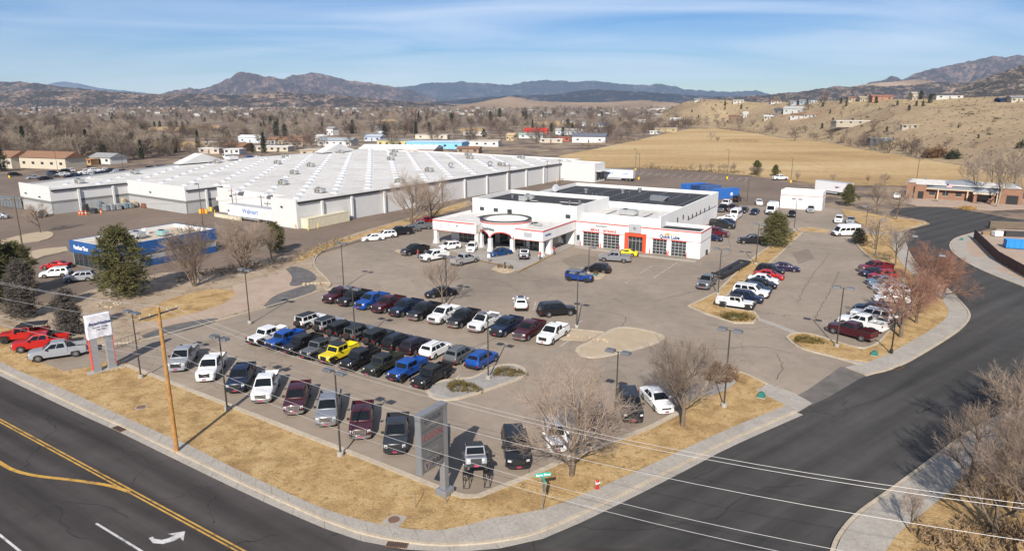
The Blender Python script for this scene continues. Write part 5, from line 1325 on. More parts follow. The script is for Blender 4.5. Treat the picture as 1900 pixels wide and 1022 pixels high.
M_TAN = mountain_mat('tan_butte', (0.27,0.20,0.145), (0.17,0.125,0.09), .36, .02)
M_ROCKY = mountain_mat('rocky_hill', (0.21,0.165,0.135), (0.05,0.046,0.042), .54, .09)
def ridge(name, pts, D, front, back, mat, amp, fq, step=6, z0=-3.0, nr=26):
    yb = HORIZON+CAM_H*FPX/D
    pts = [(pts[0][0]-30, yb)]+list(pts)+[(pts[-1][0]+30, yb)]
    xs, ys = [p[0] for p in pts], [p[1] for p in pts]
    n = int((xs[-1]-xs[0])/step); vs, fs = [], []; nb = 8
    for i in range(n+1):
        px = xs[0]+(xs[-1]-xs[0])*i/n; py = interp(px, xs, ys)+.9*noise.noise(Vector((px*.11,D,0)))+.6*noise.noise(Vector((px*.31,D,2)))
        c = GD(px, py, D); d = c.y; zc = c.z
        for j in range(nr+nb+1):
            t = j/nr if j <= nr else 1+(j-nr)/nb
            y = D-front*(1-t) if t <= 1 else D+back*(t-1)
            x = (px-IMW/2)/FPX*(y*_c+(CAM_H)*_s)
            if t <= 1: s = t**1.35*(1.06-.06*t)
            else: s = max(0, 1-(t-1)**1.2)
            v3 = Vector((x*fq, y*fq, 1.7))
            g1 = 1-abs(noise.noise(v3))*2; g2 = 1-abs(noise.noise(v3*2.7))*2; g3 = noise.noise(v3*7.0)
            w = math.sin(math.pi*min(1, max(0, t)))**.8 if t <= 1 else 0
            z = z0+(zc-z0)*s+amp*w*(min(0,g1*.6+g2*.3+g3*.15-.55))+amp*.12*(noise.noise(v3*3.0)+.5*noise.noise(v3*9))*(1 if t > .8 else .5)
            vs.append((x, y, max(z0, z)))
    m_ = nr+nb+1
    for i in range(n):
        for j in range(m_-1): a = i*m_+j; fs.append((a, a+m_, a+m_+1, a+1))
    return struct(MB().add(vs, fs).build(name, mat, smooth=False))
ridge('distant_peak', [(40,176),(90,158),(110,153),(128,151.5),(150,155),(185,163),(215,167),(250,170),(300,176)], 15500, 1500, 1500, M_MT3, 60, .0010)
ridge('mesa_behind', [(-260,150),(-100,152),(0,153),(50,152),(90,157),(130,162),(190,168),(240,172),(300,179)], 5200, 600, 900, M_MESA, 55, .0045, 3)
ridge('pinyon_mesa', [(-260,168),(-60,171),(30,171),(70,169),(130,170),(200,171),(250,174),(320,175),(390,174),(440,177),(480,172),(520,171),(560,174),(620,176),(680,182),(740,188),(820,192)], 3300, 330, 500, M_MESA, 26, .0085, 2)
ridge('red_mountain', [(290,178),(330,167),(352,164),(372,165),(398,158),(418,151),(432,145),(441,138),(453,133),(466,135),(482,138),(500,142),(520,147),(545,153),(570,160),(600,168),(640,178)], 7500, 1000, 1000, M_MT1, 170, .0026, 2)
ridge('red_mountain', [(470,175),(500,160),(530,147),(548,141),(562,138),(582,135),(600,138),(625,142),(650,150),(672,154),(700,155),(725,160),(760,168),(800,180)], 8600, 1000, 1000, M_MT1, 170, .0026, 2)
ridge('far_ridge', [(660,172),(700,164),(740,162),(772,158),(795,154),(830,153),(862,152),(905,155),(950,158),(968,154),(988,150),(1022,149),(1062,152),(1100,150),(1130,154),(1165,157),(1200,158),(1225,156),(1245,160),(1275,166),(1320,170),(1375,170),(1402,168),(1420,173),(1450,180)], 13500, 1500, 1800, M_MT2, 200, .0019, 3)
ridge('forest_hills', [(800,190),(860,184),(920,179),(980,177),(1030,175),(1065,170),(1105,166),(1140,168),(1190,171),(1240,174),(1300,178),(1360,181),(1420,185)], 6200, 800, 900, M_MT2, 60, .0042, 3)
ridge('tan_butte', [(865,194),(895,189),(920,184),(945,179.5),(965,182),(990,187),(1020,189),(1060,190),(1120,190),(1190,186),(1240,190),(1280,194)], 2900, 260, 400, M_TAN, 9, .009, 3)
ridge('right_mountain', [(1480,178),(1530,172),(1575,165),(1600,158),(1625,150),(1648,144),(1662,146),(1668,148),(1690,135),(1705,132),(1722,128),(1745,122),(1770,116),(1795,111),(1830,108),(1850,109),(1870,105),(1900,100),(1960,92),(2060,80),(2250,70)], 7200, 1900, 1500, M_MT1, 230, .0022, 3)
ridge('brown_ridge', [(1540,172),(1580,160),(1610,156),(1650,152),(1690,148),(1720,150),(1760,158)], 4300, 450, 600, M_TAN, 25, .007, 3)
ridge('pinyon_hills', [(1330,182),(1400,178),(1450,173),(1500,169),(1545,160),(1570,162),(1600,159),(1640,160),(1690,158),(1720,153),(1750,152),(1800,154),(1850,160),(1920,165)], 3400, 420, 700, M_MESA, 36, .008, 2)
ridge('rocky_hill', [(1690,182),(1740,172),(1775,158),(1810,146),(1845,133),(1875,125),(1900,119),(1950,108),(2050,95),(2250,85)], 1900, 420, 600, M_ROCKY, 34, .011, 2)

# ------------------------------------------------------------------ tree makers
M_BARK = plain('bark', (0.15,0.115,0.085), .95, 0, .3, 3, .1, .3)
M_TWIG = plain('twigs', (0.265,0.205,0.16), .95, 0, .25, .6, .1, obvar=.18)
M_TWIGRED = plain('reddish_twigs', (0.25,0.135,0.095), .95, 0, .25, .6, .1)
M_TWIGPALE = plain('pale_twigs', (0.27,0.22,0.17), .95, 0, .2, .6, .1, obvar=.15)
M_TWIGFAR = plain('far_twigs', (0.125,0.094,0.076), .95, 0, .3, .15, .1, obvar=.42)
def leafm(name, c, var=.4):
    m, nd, lk, b = nodes(name); v = nd.new('ShaderNodeTexCoord').outputs['Object']
    n = nz(nd, lk, v, 1.1, 5, .7); r = ramp(nd, [(.3, sc3(c,1-var)), (.7, sc3(c,1+var))]); lk.new(n.outputs['Fac'], r.inputs[0])
    lk.new(r.outputs[0], b.inputs['Base Color']); b.inputs['Roughness'].default_value = .8; b.inputs['Specular IOR Level'].default_value = .2
    return m
M_PINE = leafm('pine_needles', (0.098,0.094,0.036)); M_SPRUCE = leafm('spruce_needles', (0.038,0.050,0.026)); M_JUN = leafm('juniper_grey', (0.105,0.092,0.078), .3)
M_BUSH = leafm('bush_olive', (0.125,0.095,0.03)); M_FIR = leafm('far_evergreen', (0.045,0.052,0.030)); M_BUSHB = leafm('brown_bush', (0.15,0.085,0.045)); M_BUSHD = leafm('dark_evergreen', (0.035,0.042,0.024))
def bare(seed, H=8.0, spread=.75, trunk=.22, kids_=(8,7,6,5), stems=1, tw=.012, up=.25, first=.25, sides=3, lean=0.0, droop=0.0, jit=.22, lr=(.42,.62), sub=.85, bl=1.0):
    rn = random.Random(seed); tm, cm = MB(), MB()
    nl = len(kids_)
    def branch(p, d, L, r, lev):
        ns = 4 if lev == 0 else 3 if lev < 3 else 2
        nodes_ = [(Vector(p), r)]; q = Vector(p); dd = Vector(d)
        for s in range(ns):
            dd = dd + Vector((rn.uniform(-1,1), rn.uniform(-1,1), rn.uniform(-1,1)))*(.10 if lev == 0 else jit) + Vector((0,0,up*(.5 if lev else .2)-droop*(lev > 1)))*.35
            dd.normalize(); q2 = q+dd*(L/ns); r2 = max(tw*.6, r*(1-.62*(s+1)/ns))
            (tm if lev < 2 else cm).tube(q, q2, nodes_[-1][1], r2, 7 if lev == 0 else 5 if lev == 1 else sides, False)
            q = q2; nodes_.append((q.copy(), r2))
        if lev >= nl: return
        k = kids_[lev]; az = rn.uniform(0, 6.28)
        for i in range(k):
            f = first+(1-first)*((i+rn.random()*.8)/k) if lev == 0 else .18+.82*((i+rn.random())/k)
            f = min(f, .999); s = int(f*ns); a, b = nodes_[s], nodes_[s+1]; u = f*ns-s
            o = a[0].lerp(b[0], u); ro = a[1]+(b[1]-a[1])*u
            ax = (b[0]-a[0]).normalized(); az += 2.4+rn.uniform(-.5,.5)
            e = ax.orthogonal().normalized(); e = Matrix.Rotation(az, 3, ax) @ e
            ang = spread*rn.uniform(.75,1.2)*(1.0 if lev == 0 else sub)
            nd_ = (ax*math.cos(ang)+e*math.sin(ang)).normalized()
            Ln = L*rn.uniform(*lr)*(1.15-.45*f if lev == 0 else 1.1-.4*f)
            if lev == 0: Ln = H*bl*rn.uniform(.42,.60)*(1.05-.35*f)
            branch(o, nd_, Ln, max(tw, ro*(.62 if lev < 2 else .55)), lev+1)
    for s in range(stems):
        a = 6.28*s/stems+rn.uniform(-.4,.4); t = (.0 if stems == 1 else rn.uniform(.12,.32))+lean
        d = Vector((math.cos(a)*t, math.sin(a)*t, 1)).normalized()
        branch((math.cos(a)*.12*(stems > 1), math.sin(a)*.12*(stems > 1), -.1), d, H*(.72 if stems == 1 else .8), trunk*(1 if stems == 1 else .6), 0)
    return tm, cm
def needles(mb, c, s, rn, n=9, flat=.5):
    for _ in range(n):
        d = Vector((rn.gauss(0,1), rn.gauss(0,1), rn.gauss(0,1)*flat+.25)).normalized(); e = d.orthogonal().normalized(); e = Matrix.Rotation(rn.uniform(0,6.28),3,d) @ e
        L = s*rn.uniform(.6,1.2); w = L*.16
        mb.add([c-e*w*.6, c+e*w*.6, c+d*L+e*w*.2, c+d*L*1.05-e*w*.2], [(0,1,2,3)])
def evergreen(seed, H, Rm, mat, shape='pine', n=1500, s=.45, base=.12, trunk=.2):
    rn = random.Random(seed); tm, cm = MB(), MB()
    tm.tube((0,0,-.1),(0,0,H*.55),trunk,trunk*.6,8,False); tm.tube((0,0,H*.55),(0,0,H*.97),trunk*.6,.03,6,False)
    lob = [(rn.uniform(0,6.28), rn.uniform(base,.9), rn.uniform(.08,.30)) for _ in range(16)]
    def rad(f, az):
        if shape == 'pine': r = (math.sin(math.pi*min(1,(.16+.84*((f-base)/(1-base)))**.92)))**.50
        elif shape == 'cone': r = (1-(f-base)/(1-base))**.85*1.02+.03
        else: r = math.sin(math.pi*min(1,max(.02,.18+.80*((f-base)/(1-base)))))**.6
        for a, fb, am in lob:
            d = math.atan2(math.sin(az-a), math.cos(az-a)); r *= 1+am*math.exp(-(d*d)/.35-((f-fb)**2)/.012)-am*.22
        return max(.04, r)*Rm
    for i in range(26):
        f = base+(.86-base)*rn.random(); az = rn.uniform(0,6.28); r = rad(f, az)*.8
        tm.tube((0,0,f*H-.1*r),(math.cos(az)*r, math.sin(az)*r, f*H+.12*r),.05,.015,4,False)
    if shape == 'cone':
        for i in range(n):
            f = base+(1-base)*rn.random(); az = rn.uniform(0,6.28); r = rad(f, az)*(1-.75*rn.random()**2.2)
            needles(cm, Vector((math.cos(az)*r, math.sin(az)*r, f*H+rn.uniform(-.2,.2))), s, rn, 8)
        return tm, cm
    nc = 60; k = 0
    while k < nc:                       # separate clumps of foliage at the branch ends
        f = base+(1-base)*(k+rn.random())/nc; az = k*2.4+rn.uniform(-.5,.5); r = rad(f, az)*rn.uniform(.45,.92)
        c = Vector((math.cos(az)*r, math.sin(az)*r, f*H)); cr_ = Rm*rn.uniform(.20,.34)*(1.15-.5*f); k += 1
        for i in range(int(n/nc*rn.uniform(.7,1.3))):
            d = Vector((rn.gauss(0,1), rn.gauss(0,1), rn.gauss(0,.75))); d = d.normalized()*cr_*rn.random()**.45
            p = c+d
            if p.z > .15: needles(cm, p, s*rn.uniform(.7,1.1), rn, 7)
    return tm, cm
def bush_mesh(seed, rx, ry, h, n=500, s=.22):
    rn = random.Random(seed); cm = MB()
    for i in range(n):
        az = rn.uniform(0,6.28); el = math.asin(rn.random()); k = 1-.35*rn.random()
        bump = 1+.22*math.sin(az*3+seed)+.12*math.sin(az*7+seed*2)
        needles(cm, Vector((math.cos(az)*math.cos(el)*rx*k*bump, math.sin(az)*math.cos(el)*ry*k*bump, max(.05, math.sin(el)*h*k*bump))), s, rn, 6, .9)
    return cm
def place(name, label, cat, p, meshes, rz=0, s=1.0, group=None):
    o = thing(name, label, cat, p, rz, group, s)
    for nm, me in meshes: obj(nm, me, o)
    return o
def tmesh(pair, tmat, cmat, nm='tree'): return [('trunk', pair[0].mesh('trunk', tmat, True)), ('crown', pair[1].mesh('crown', cmat))]
# near trees
NB = [tmesh(bare(s, H=8.2, spread=sp, kids_=(10,9,8,6), trunk=.24, tw=.009, up=u, first=f, jit=.13, lr=(.48,.70), sub=.70, bl=1.2), M_BARK, M_TWIG) for s, sp, u, f in ((1,.98,.42,.13),(2,.88,.45,.15),(3,.80,.5,.2))]
NQ = [tmesh(bare(s, H=8.0, spread=sp, kids_=(8,7,7,6), trunk=.2, tw=.009, up=.45, first=.15, jit=.13, lr=(.48,.72), sub=.66), M_BARK, M_TWIG) for s, sp in ((81,.8),(82,.72),(83,.9))]
NR = [tmesh(bare(s, H=6.8, spread=.95, kids_=(9,8,7,6), trunk=.2, tw=.010, up=.3, first=.13, jit=.14, lr=(.48,.7), sub=.7), M_BARK, M_TWIGRED) for s in (11,12)]
NS = [tmesh(bare(s, H=6.0, spread=.7, kids_=(8,7,6,5), trunk=.14, tw=.010, up=.4, first=.28, jit=.14, lr=(.48,.7), sub=.7), M_BARK, M_TWIG) for s in (21,22,23)]
NM = [tmesh(bare(s, H=6.2, spread=.72, kids_=(6,6,6,6), trunk=.16, tw=.010, up=.4, first=.15, stems=5, jit=.14, lr=(.46,.68), sub=.75), M_BARK, M_TWIG) for s in (31,32)]
NT = [tmesh(bare(s, H=14, spread=.62, kids_=(9,7,6,5), trunk=.32, tw=.020, up=.45, first=.28), M_TWIGPALE, M_TWIGPALE) for s in (41,42,43)]
z11 = .10
def tr(pxy, meshes, label, rz=0, s=1.0, name='bare_tree', cat='tree', group=None, z=z11):
    p = G(*pxy); p.z = z; return place(name, label, cat, p, meshes, rz, s, group)
tr((1061,884), NB[0], 'wide bare tree on the front corner verge behind the street sign', .4, .98)
tr((1266,792), NB[1], 'bare tree in front of the white sedan at the verge end', 1.9, .90)
tr((820,567), NS[0], 'slim bare tree in the planter beside the black sedan', 0, 1.05)
tr((362,532), NM[0], 'many-stemmed bare tree in front of the blue tire shop wall', 0, 1.4)
tr((455,508), NM[1], 'bare tree right of the tire shop', .6, 1.35)
tr((505,482), NS[2], 'thin bare tree next to the small pine by the store trailer', 2.4, .95)
tr((764,424), NB[2], 'tall bare tree at the store alley, left of a pair', .3, 1.3, z=.1)
tr((802,414), NB[0], 'tall bare tree at the store alley, right of a pair', 2.2, 1.25, z=.1)
tr((75,432), NS[1], 'small bare tree on the store lot island', 1.0, 1.15)
tr((1671,627), NR[0], 'reddish bare tree behind the maroon pickup', 0, 1.25)
tr((1700,600), NR[1], 'reddish bare tree between the ornamental lamp and the street bend', 2.2, 1.05)
tr((1748,556), NR[0], 'reddish bare tree at the outermost point of the street bend', 4.0, 1.0)
tr((1722,560), NR[1], 'reddish bare tree leaning over the street bend', 1.5, 1.1)
tr((1727,530), NR[0], 'narrow reddish tree at the street bend farther back', 2.5, 1.0)
tr((1661,493), NS[0], 'bare street tree behind the far red pickup', 1.2, 1.1)
tr((1623,463), NS[1], 'bare tree beside the dark evergreen at the right lot end', .2, 1.15)
tr((1628,396), NS[2], 'bare tree left of a pair before the brick office', 2.0, 1.35)
tr((1663,408), NS[0], 'bare tree right of a pair before the brick office', 2.9, 1.25)
rp = [((1862,862),NQ[0],.98,.3,'bare tree on the right corner verge whose shadow lies widest on the street'),((1842,1000),NQ[1],.9,1.1,'bare tree nearest the right corner sidewalk'),((1940,940),NQ[2],1.05,2.0,'bare tree at the right edge, middle of the near clump'),((1935,800),NQ[1],1.0,.9,'bare tree farthest up along the right edge'),((1905,1060),NQ[0],1.1,1.2,'bare tree at the very bottom right corner'),((1990,880),NB[2],1.1,2.3,'bare tree cut by the right picture edge, above the near clump'),((1800,905),NQ[2],.8,2.9,'bare tree beside the right sidewalk, left of the widest one'),((1880,960),NQ[1],.95,4.1,'bare tree in the middle of the right corner verge'),((1690,990),NS[2],.5,1.2,'thin bare sapling on the right corner verge')]
for p, me, s, rz, lab in rp: tr(p, me, lab, rz, s)
for i, (px, py, s) in enumerate([(1808,372,1.0),(1850,384,.95),(1880,362,1.1),(1905,380,1.05),(1840,352,.8),(1925,365,1.1),(1790,350,.7)]):
    tr((px,py), NT[i % 3], 'pale tall cottonwood behind the brick office', i*1.3, s, group='cottonwoods behind the brick office', z=0)
# evergreens near
PN = tmesh(evergreen(5, 9.4, 5.2, M_PINE, 'pine', 2600, .50, .08, .26), M_BARK, M_PINE)
PR = tmesh(evergreen(6, 6.6, 4.9, M_PINE, 'pine', 2400, .42, .10, .22), M_BARK, M_PINE)
PS = tmesh(evergreen(7, 5.8, 3.2, M_PINE, 'pine', 1300, .42, .14, .18), M_BARK, M_PINE)
PD = tmesh(evergreen(8, 8.0, 3.6, M_BUSHD, 'round', 2200, .5, .04, .25), M_BARK, M_PINE)
JU = [tmesh(evergreen(s, 6.4, 3.0, M_JUN, 'round', 2400, .34, .02, .2), M_BARK, M_JUN) for s in (51,52)]
tr((232,552), PN, 'big green pine in front of the blue tire shop', 0, 1.12, 'pine_tree')
tr((1437,458), PR, 'rounded green pine on the right lot median', 1, 1.0, 'pine_tree')
tr((1573,382), PS, 'green pine beside the white semi trailer', 2, 1.0, 'pine_tree')
tr((512,470), PS, 'small pine rising above the bare trees by the store', .5, 1.0, 'pine_tree')
tr((-6,560), PD, 'dark green pine at the left picture edge', .5, 1.25, 'pine_tree')
tr((38,548), PN, 'dark pine behind the grey juniper at left', 2.6, .85, 'pine_tree')
tr((45,590), JU[0], 'tall grey-brown juniper at the left edge', 0, 1.2, 'juniper')
tr((130,622), JU[1], 'rounded grey-brown juniper behind the draped sign', 1, .92, 'juniper')
tr((1592,452), tmesh(evergreen(9,3.0,2.6,M_BUSHD,'round',900,.3,.02,.1), M_BARK, M_BUSHD), 'dark rounded evergreen shrub behind the white passenger van', 0, 1.0, 'evergreen_shrub', 'shrub')
# shrubs
BU = [bush_mesh(s, 2.0, 1.1, .75, 520, .2).mesh('foliage', M_BUSH) for s in (1,2)]
def shrub(pxy, label, rz=0, s=1.0, me=None, group=None, name='shrub', z=.1):
    p = G(*pxy); p.z = z; o = thing(name, label, 'shrub', p, rz, group, s); obj('foliage', me or BU[0], o); return o
shrub((857,722), 'low olive shrub on the gravel island nearest the black off-road pickup', R(-25))
shrub((942,695), 'low olive shrub on the gravel island beside the light pole', R(-10), .95, BU[1])
shrub((1365,592), 'low trimmed green shrub at the tip of the right lot median', R(-15), 1.15)
shrub((1499,635), 'low trimmed green shrub at the right lot entrance corner', R(-25), .95, BU[1])
shrub((1335,705), 'brown-green shrub beside the bare tree at the driveway', 0, 1.15, bush_mesh(8,1.6,1.4,1.5,600,.25).mesh('foliage', M_BUSHB))
for i, (px, py) in enumerate(((928,497),(947,499),(1105,510))):
    shrub((px,py), ['dry brown shrub left of the post on the showroom island','dry brown shrub right of the post on the showroom island','dry brown shrub beside the blue off-road suv'][i], i, .5, bush_mesh(20+i,1.2,1.2,1.4,120,.3).mesh('foliage', M_BUSHB))
# ------------------------------------------------------------------ far trees
FB = [tmesh(bare(s, H=H_, spread=sp, kids_=k, trunk=.26, tw=tw, up=.30, first=.10, stems=st), M_TWIGFAR, M_TWIGFAR) for s, H_, sp, k, tw, st in ((61,10,.98,(10,8,7),.035,1),(62,12,.88,(10,8,7),.04,1),(63,8.5,1.05,(9,8,7),.035,1),(64,9,.95,(7,7,6),.035,2))]
FP = [tmesh(bare(s, H=13, spread=.80, kids_=(10,8,7), trunk=.28, tw=.04, up=.40, first=.14), M_TWIGPALE, M_TWIGPALE) for s in (65,66)]
FE = [tmesh(evergreen(s, H_, R_, M_FIR, sh, 420, .8, .03, .25), M_BARK, M_FIR) for s, H_, R_, sh in ((71,9,3.6,'round'),(72,12,3.2,'cone'),(73,8,3.4,'round'))]
rf = random.Random(23)
KEEP = [(215,256,442,278),(268,229,412,244),(700,219,745,228),(845,235,900,250),(985,222,1085,236),(660,262,870,285),(440,252,545,290),(570,252,660,288),(960,238,1130,270),(925,250,1010,272)]
def free(px, py):
    if px > 1120 and py > 247-(px-1240)*.02 and px > 1150: return False
    if px > 1040 and py > 268: return False
    if any(a < px < c and b < py < d for a, b, c, d in KEEP[:5]): return False
    if any(a < px < c and b < py < d for a, b, c, d in KEEP[5:]) and rf.random() > .4: return False
    return True
FIELDPOLY = True
spots = []
def ok_site(x, y):
    px, py = proj((x, y, 0))
    if not (-250 < px < 1300): return None
    lim = interp(px, [-250,0,200,300,380,560,780,900,1040,1120,1300],[330,318,302,292,285,282,272,272,264,258,236])
    if py > lim: return None
    if not free(px, py): return None
    return px, py
tries = 0
while len(spots) < 2600 and tries < 60000:
    tries += 1
    y = 330*math.exp(rf.random()*2.05); px = rf.uniform(-250,1290)
    x = (px-950)/FPX*(y*_c+CAM_H*_s)
    den = .12+.88*sstep((noise.noise(Vector((x*.006,y*.006,9)))+.25)*1.6)
    if rf.random() > den: continue
    if not ok_site(x, y): continue
    spots.append((y, x))
spots.sort()
GRP = 'bare valley trees beyond the store'
for i, (y, x) in enumerate(spots[:270]):
    me = rf.choice(FB+FB+FB+FP) if rf.random() < .9 else None
    if me is None: place('evergreen_tree', 'dark evergreen among the bare valley trees', 'tree', (x,y,-.1), rf.choice(FE), rf.uniform(0,6), rf.uniform(.7,1.15), 'evergreens in the valley')
    else: place('valley_tree', 'bare leafless tree in the wooded valley beyond the store', 'tree', (x,y,-.1), me, rf.uniform(0,6), rf.uniform(.6,1.1), GRP)
# named evergreens that stand out
for px, py, k, s, lab in ((47,283,1,1.2,'tall layered evergreen behind the tan apartments'),(60,286,0,.9,'dark bushy evergreen right of the tall layered one'),(105,282,0,1.0,'dark rounded evergreen above the apartment roof'),(137,280,1,.8,'narrow dark spruce right of the apartments'),(247,283,0,1.2,'large rounded dark evergreen near the white bungalow'),(262,283,0,.9,'smaller evergreen right of the large rounded one'),(307,268,2,1.0,'olive evergreen above the bare grove'),(368,277,1,.9,'pointed evergreen left of the white sheds'),(513,252,0,1.3,'large dark evergreen of a pair in the valley centre'),(529,254,0,1.1,'right evergreen of the valley centre pair'),(486,254,1,.9,'narrow evergreen left of the valley centre pair'),(490,285,1,.95,'slim spruce beside the long white shed roof'),(468,283,0,.6,'small evergreen left of the slim spruce'),(777,228,1,1.2,'cone-shaped evergreen beyond the pale grove'),(838,228,0,1.3,'dark spreading evergreen beyond the sky-blue building'),(772,255,1,1.0,'dense evergreen left of the sky-blue building'),(910,224,0,1.5,'dark evergreen left of the tall round one'),(927,218,2,1.8,'tall rounded evergreen on the valley floor'),(976,222,0,1.4,'dark evergreen in front of the tan butte'),(988,240,1,.8,'evergreen left of the red barn roof'),(1023,246,0,.9,'evergreen right of the red barn roof'),(1190,212,0,1.3,'evergreen above the white trailer home'),(3,318,2,1.1,'dark evergreen at the left edge by the street')):
    p = G(px, py); place('evergreen_tree', lab, 'tree', p, FE[k], rf.uniform(0,6), s)
for i, px in enumerate((287,297,317,328,339,349)):
    place('pasture_tree', 'small round evergreen in the row along the far pasture', 'tree', G(px,236), FE[0 if i % 2 else 2], i, .75, 'evergreen row along the far pasture')
# the remaining woods: one mass, built with instances on points
def scatter(name, label, cat, pts, meshes):
    for k, pr in enumerate(meshes):
        src = bpy.data.objects.new(name+'_tree', None)
        j = MB(); me = bpy.data.meshes.new(name)
        bm = bmesh.new()
        for _, m_ in pr: bm.from_mesh(m_)
        tm = bpy.data.meshes.new(name+'_source'); bm.to_mesh(tm); bm.free()
        tm.materials.append(pr[1][1].materials[0])
        bpy.data.objects.remove(src)
        sub = [p for i, p in enumerate(pts) if i % len(meshes) == k]
        me.from_pydata([(p[0],p[1],p[2]) for p in sub], [], [])
        at = me.attributes.new('sc', 'FLOAT', 'POINT'); at.data.foreach_set('value', [p[3] for p in sub])
        ar = me.attributes.new('rt', 'FLOAT', 'POINT'); ar.data.foreach_set('value', [p[4] for p in sub])
        o = obj(name, me); tag(o, label, cat, None, 'stuff')
        so = bpy.data.objects.new(name+'_source', tm)      # not linked: only its geometry is used
        ng = bpy.data.node_groups.new(name, 'GeometryNodeTree')
        ng.interface.new_socket('Geometry', in_out='INPUT', socket_type='NodeSocketGeometry'); ng.interface.new_socket('Geometry', in_out='OUTPUT', socket_type='NodeSocketGeometry')
        N = ng.nodes; Lk = ng.links
        gi, go = N.new('NodeGroupInput'), N.new('NodeGroupOutput'); ip = N.new('GeometryNodeInstanceOnPoints'); oi = N.new('GeometryNodeObjectInfo')
        oi.inputs['Object'].default_value = so
        a1 = N.new('GeometryNodeInputNamedAttribute'); a1.data_type = 'FLOAT'; a1.inputs[0].default_value = 'sc'
        a2 = N.new('GeometryNodeInputNamedAttribute'); a2.data_type = 'FLOAT'; a2.inputs[0].default_value = 'rt'
        cx = N.new('ShaderNodeCombineXYZ'); Lk.new(a2.outputs[0], cx.inputs[2])
        Lk.new(gi.outputs[0], ip.inputs['Points']); Lk.new(oi.outputs['Geometry'], ip.inputs['Instance']); Lk.new(a1.outputs[0], ip.inputs['Scale']); Lk.new(cx.outputs[0], ip.inputs['Rotation']); Lk.new(ip.outputs[0], go.inputs[0])
        md = o.modifiers.new('scatter', 'NODES'); md.node_group = ng
rest = [(x, y, -.1, rf.uniform(.6,1.1), rf.uniform(0,6)) for y, x in spots[270:]]
sel = [r_ for r_ in rest if True]
scatter('distant_woods', 'grey-brown leafless woods covering the valley floor beyond the store', 'woods', sel, FB+[FP[0]]+[FB[0]])
ev = []
while len(ev) < 160:
    y = 500*math.exp(rf.random()*1.9); px = rf.uniform(-200,1250); x = (px-950)/FPX*(y*_c+CAM_H*_s)
    if ok_site(x, y): ev.append((x, y, -.1, rf.uniform(.6,1.1), rf.uniform(0,6)))
scatter('distant_evergreens', 'dark evergreens dotted through the far valley', 'woods', ev, [FE[0], FE[2]])
# hillside scrub
hs = []
while len(hs) < 1700:
    px = rf.uniform(1235,1990); t = rf.random()**.8; yb, yc = interp(px,HX,HBY), interp(px,HX,HD); y = yb+(yc-yb)*(.03+t*1.0); x = (px-950)/FPX*(y*_c+CAM_H*_s)
    if noise.noise(Vector((x*.03,y*.03,2)))+rf.uniform(-.5,.5) < -.05: continue
    hs.append((x, y, hz(x,y)-.05, rf.uniform(.25,.75)*(1+1.4*(rf.random() < .06)), rf.uniform(0,6)))
SG = [bush_mesh(40+i, .9, .8, .7, 26, .5) for i in range(2)]
M_SAGE = leafm('sagebrush', (0.21,0.165,0.11)); M_SAGED = leafm('dark_scrub', (0.10,0.083,0.058))
class _W: pass
def fake(me): return [('a', bpy.data.meshes.new('e')), ('b', me)]
scatter('hillside_scrub', 'grey-brown sagebrush scattered over the hillside', 'scrub', hs, [fake(SG[0].mesh('sage', M_SAGE)), fake(SG[1].mesh('sage', M_SAGED))])
# shrubs and bare trees on and below the hill
for i, (px, py, s, k) in enumerate([(1660,262,.9,0),(1475,262,1.25,0),(1540,258,1.1,3),(1568,266,1.0,1),(1515,262,.9,2),(1622,246,1.0,0),(1660,250,.9,3),(1690,288,1.0,1),(1705,272,.7,2),(1310,240,1.1,1),(1420,246,.8,3),(1345,235,.9,2),(1330,228,.9,0),(1295,233,1.0,1),(1262,240,.9,2),(1225,250,1.0,0),(1195,252,1.1,1),(1210,246,.9,3),(1180,262,1.1,0),(1150,266,.9,1),(1165,256,1.1,2),(1320,262,.65,0),(1332,263,.55,2),(1500,205,.9,1),(1440,196,.9,0),(1400,190,1.0,2),(1530,194,1.1,1),(1465,200,.8,3),(1760,268,.6,2),(1830,300,.7,0),(1850,310,.8,3)]):
    place('hillside_tree', 'leafless grey tree at the foot of the sage hillside', 'tree', T(px,py), FB[k] if i % 3 else FP[i % 2], i*1.7, s*.85, 'leafless trees below the hillside')
for i, (px, py, s, lab) in enumerate([(1560,193,.8,'dark juniper left of the red-roofed hill house'),(1570,198,.6,'juniper below the ridge houses, leftmost'),(1625,192,.9,'dark juniper directly below the red-roofed house'),(1690,183,1.0,'tall dark evergreen left of the ridge-top pale house'),(1708,185,1.1,'tall dark evergreen right of the ridge-top pale house'),(1725,192,1.0,'bushy juniper right of the tall ridge evergreens'),(1665,196,.6,'juniper on the slope below the ridge evergreens'),(1700,198,.6,'left of two round junipers below the ridge'),(1712,198,.65,'right of two round junipers below the ridge'),(1850,178,.8,'evergreen left of the ridge clump at far right'),(1865,178,.8,'evergreen in the ridge clump at far right'),(1885,177,.9,'evergreen right in the ridge clump at far right'),(1545,228,.6,'brown-green juniper left of the long flat house'),(1540,212,.5,'small juniper on the slope above the long flat house'),(1605,186,.9,'dark evergreen between two ridge houses'),(1345,197,.8,'dark evergreen on the round hill, left'),(1375,203,.8,'dark evergreen on the round hill, right'),(1480,195,.8,'dark evergreen near the grey ridge houses')]):
    place('juniper', lab, 'tree', T(px,py), FE[0 if i % 2 else 2], i, s*.75)
rj = random.Random(77)
for i in range(46):
    px = rj.uniform(1240,1720); hb = interp(px,HX,HB)
    place('hillside_tree', 'leafless grey tree at the foot of the sage hillside', 'tree', T(px, hb-rj.uniform(-1,13)), rj.choice(FB), i*1.7, rj.uniform(.35,.8), 'leafless trees below the hillside')
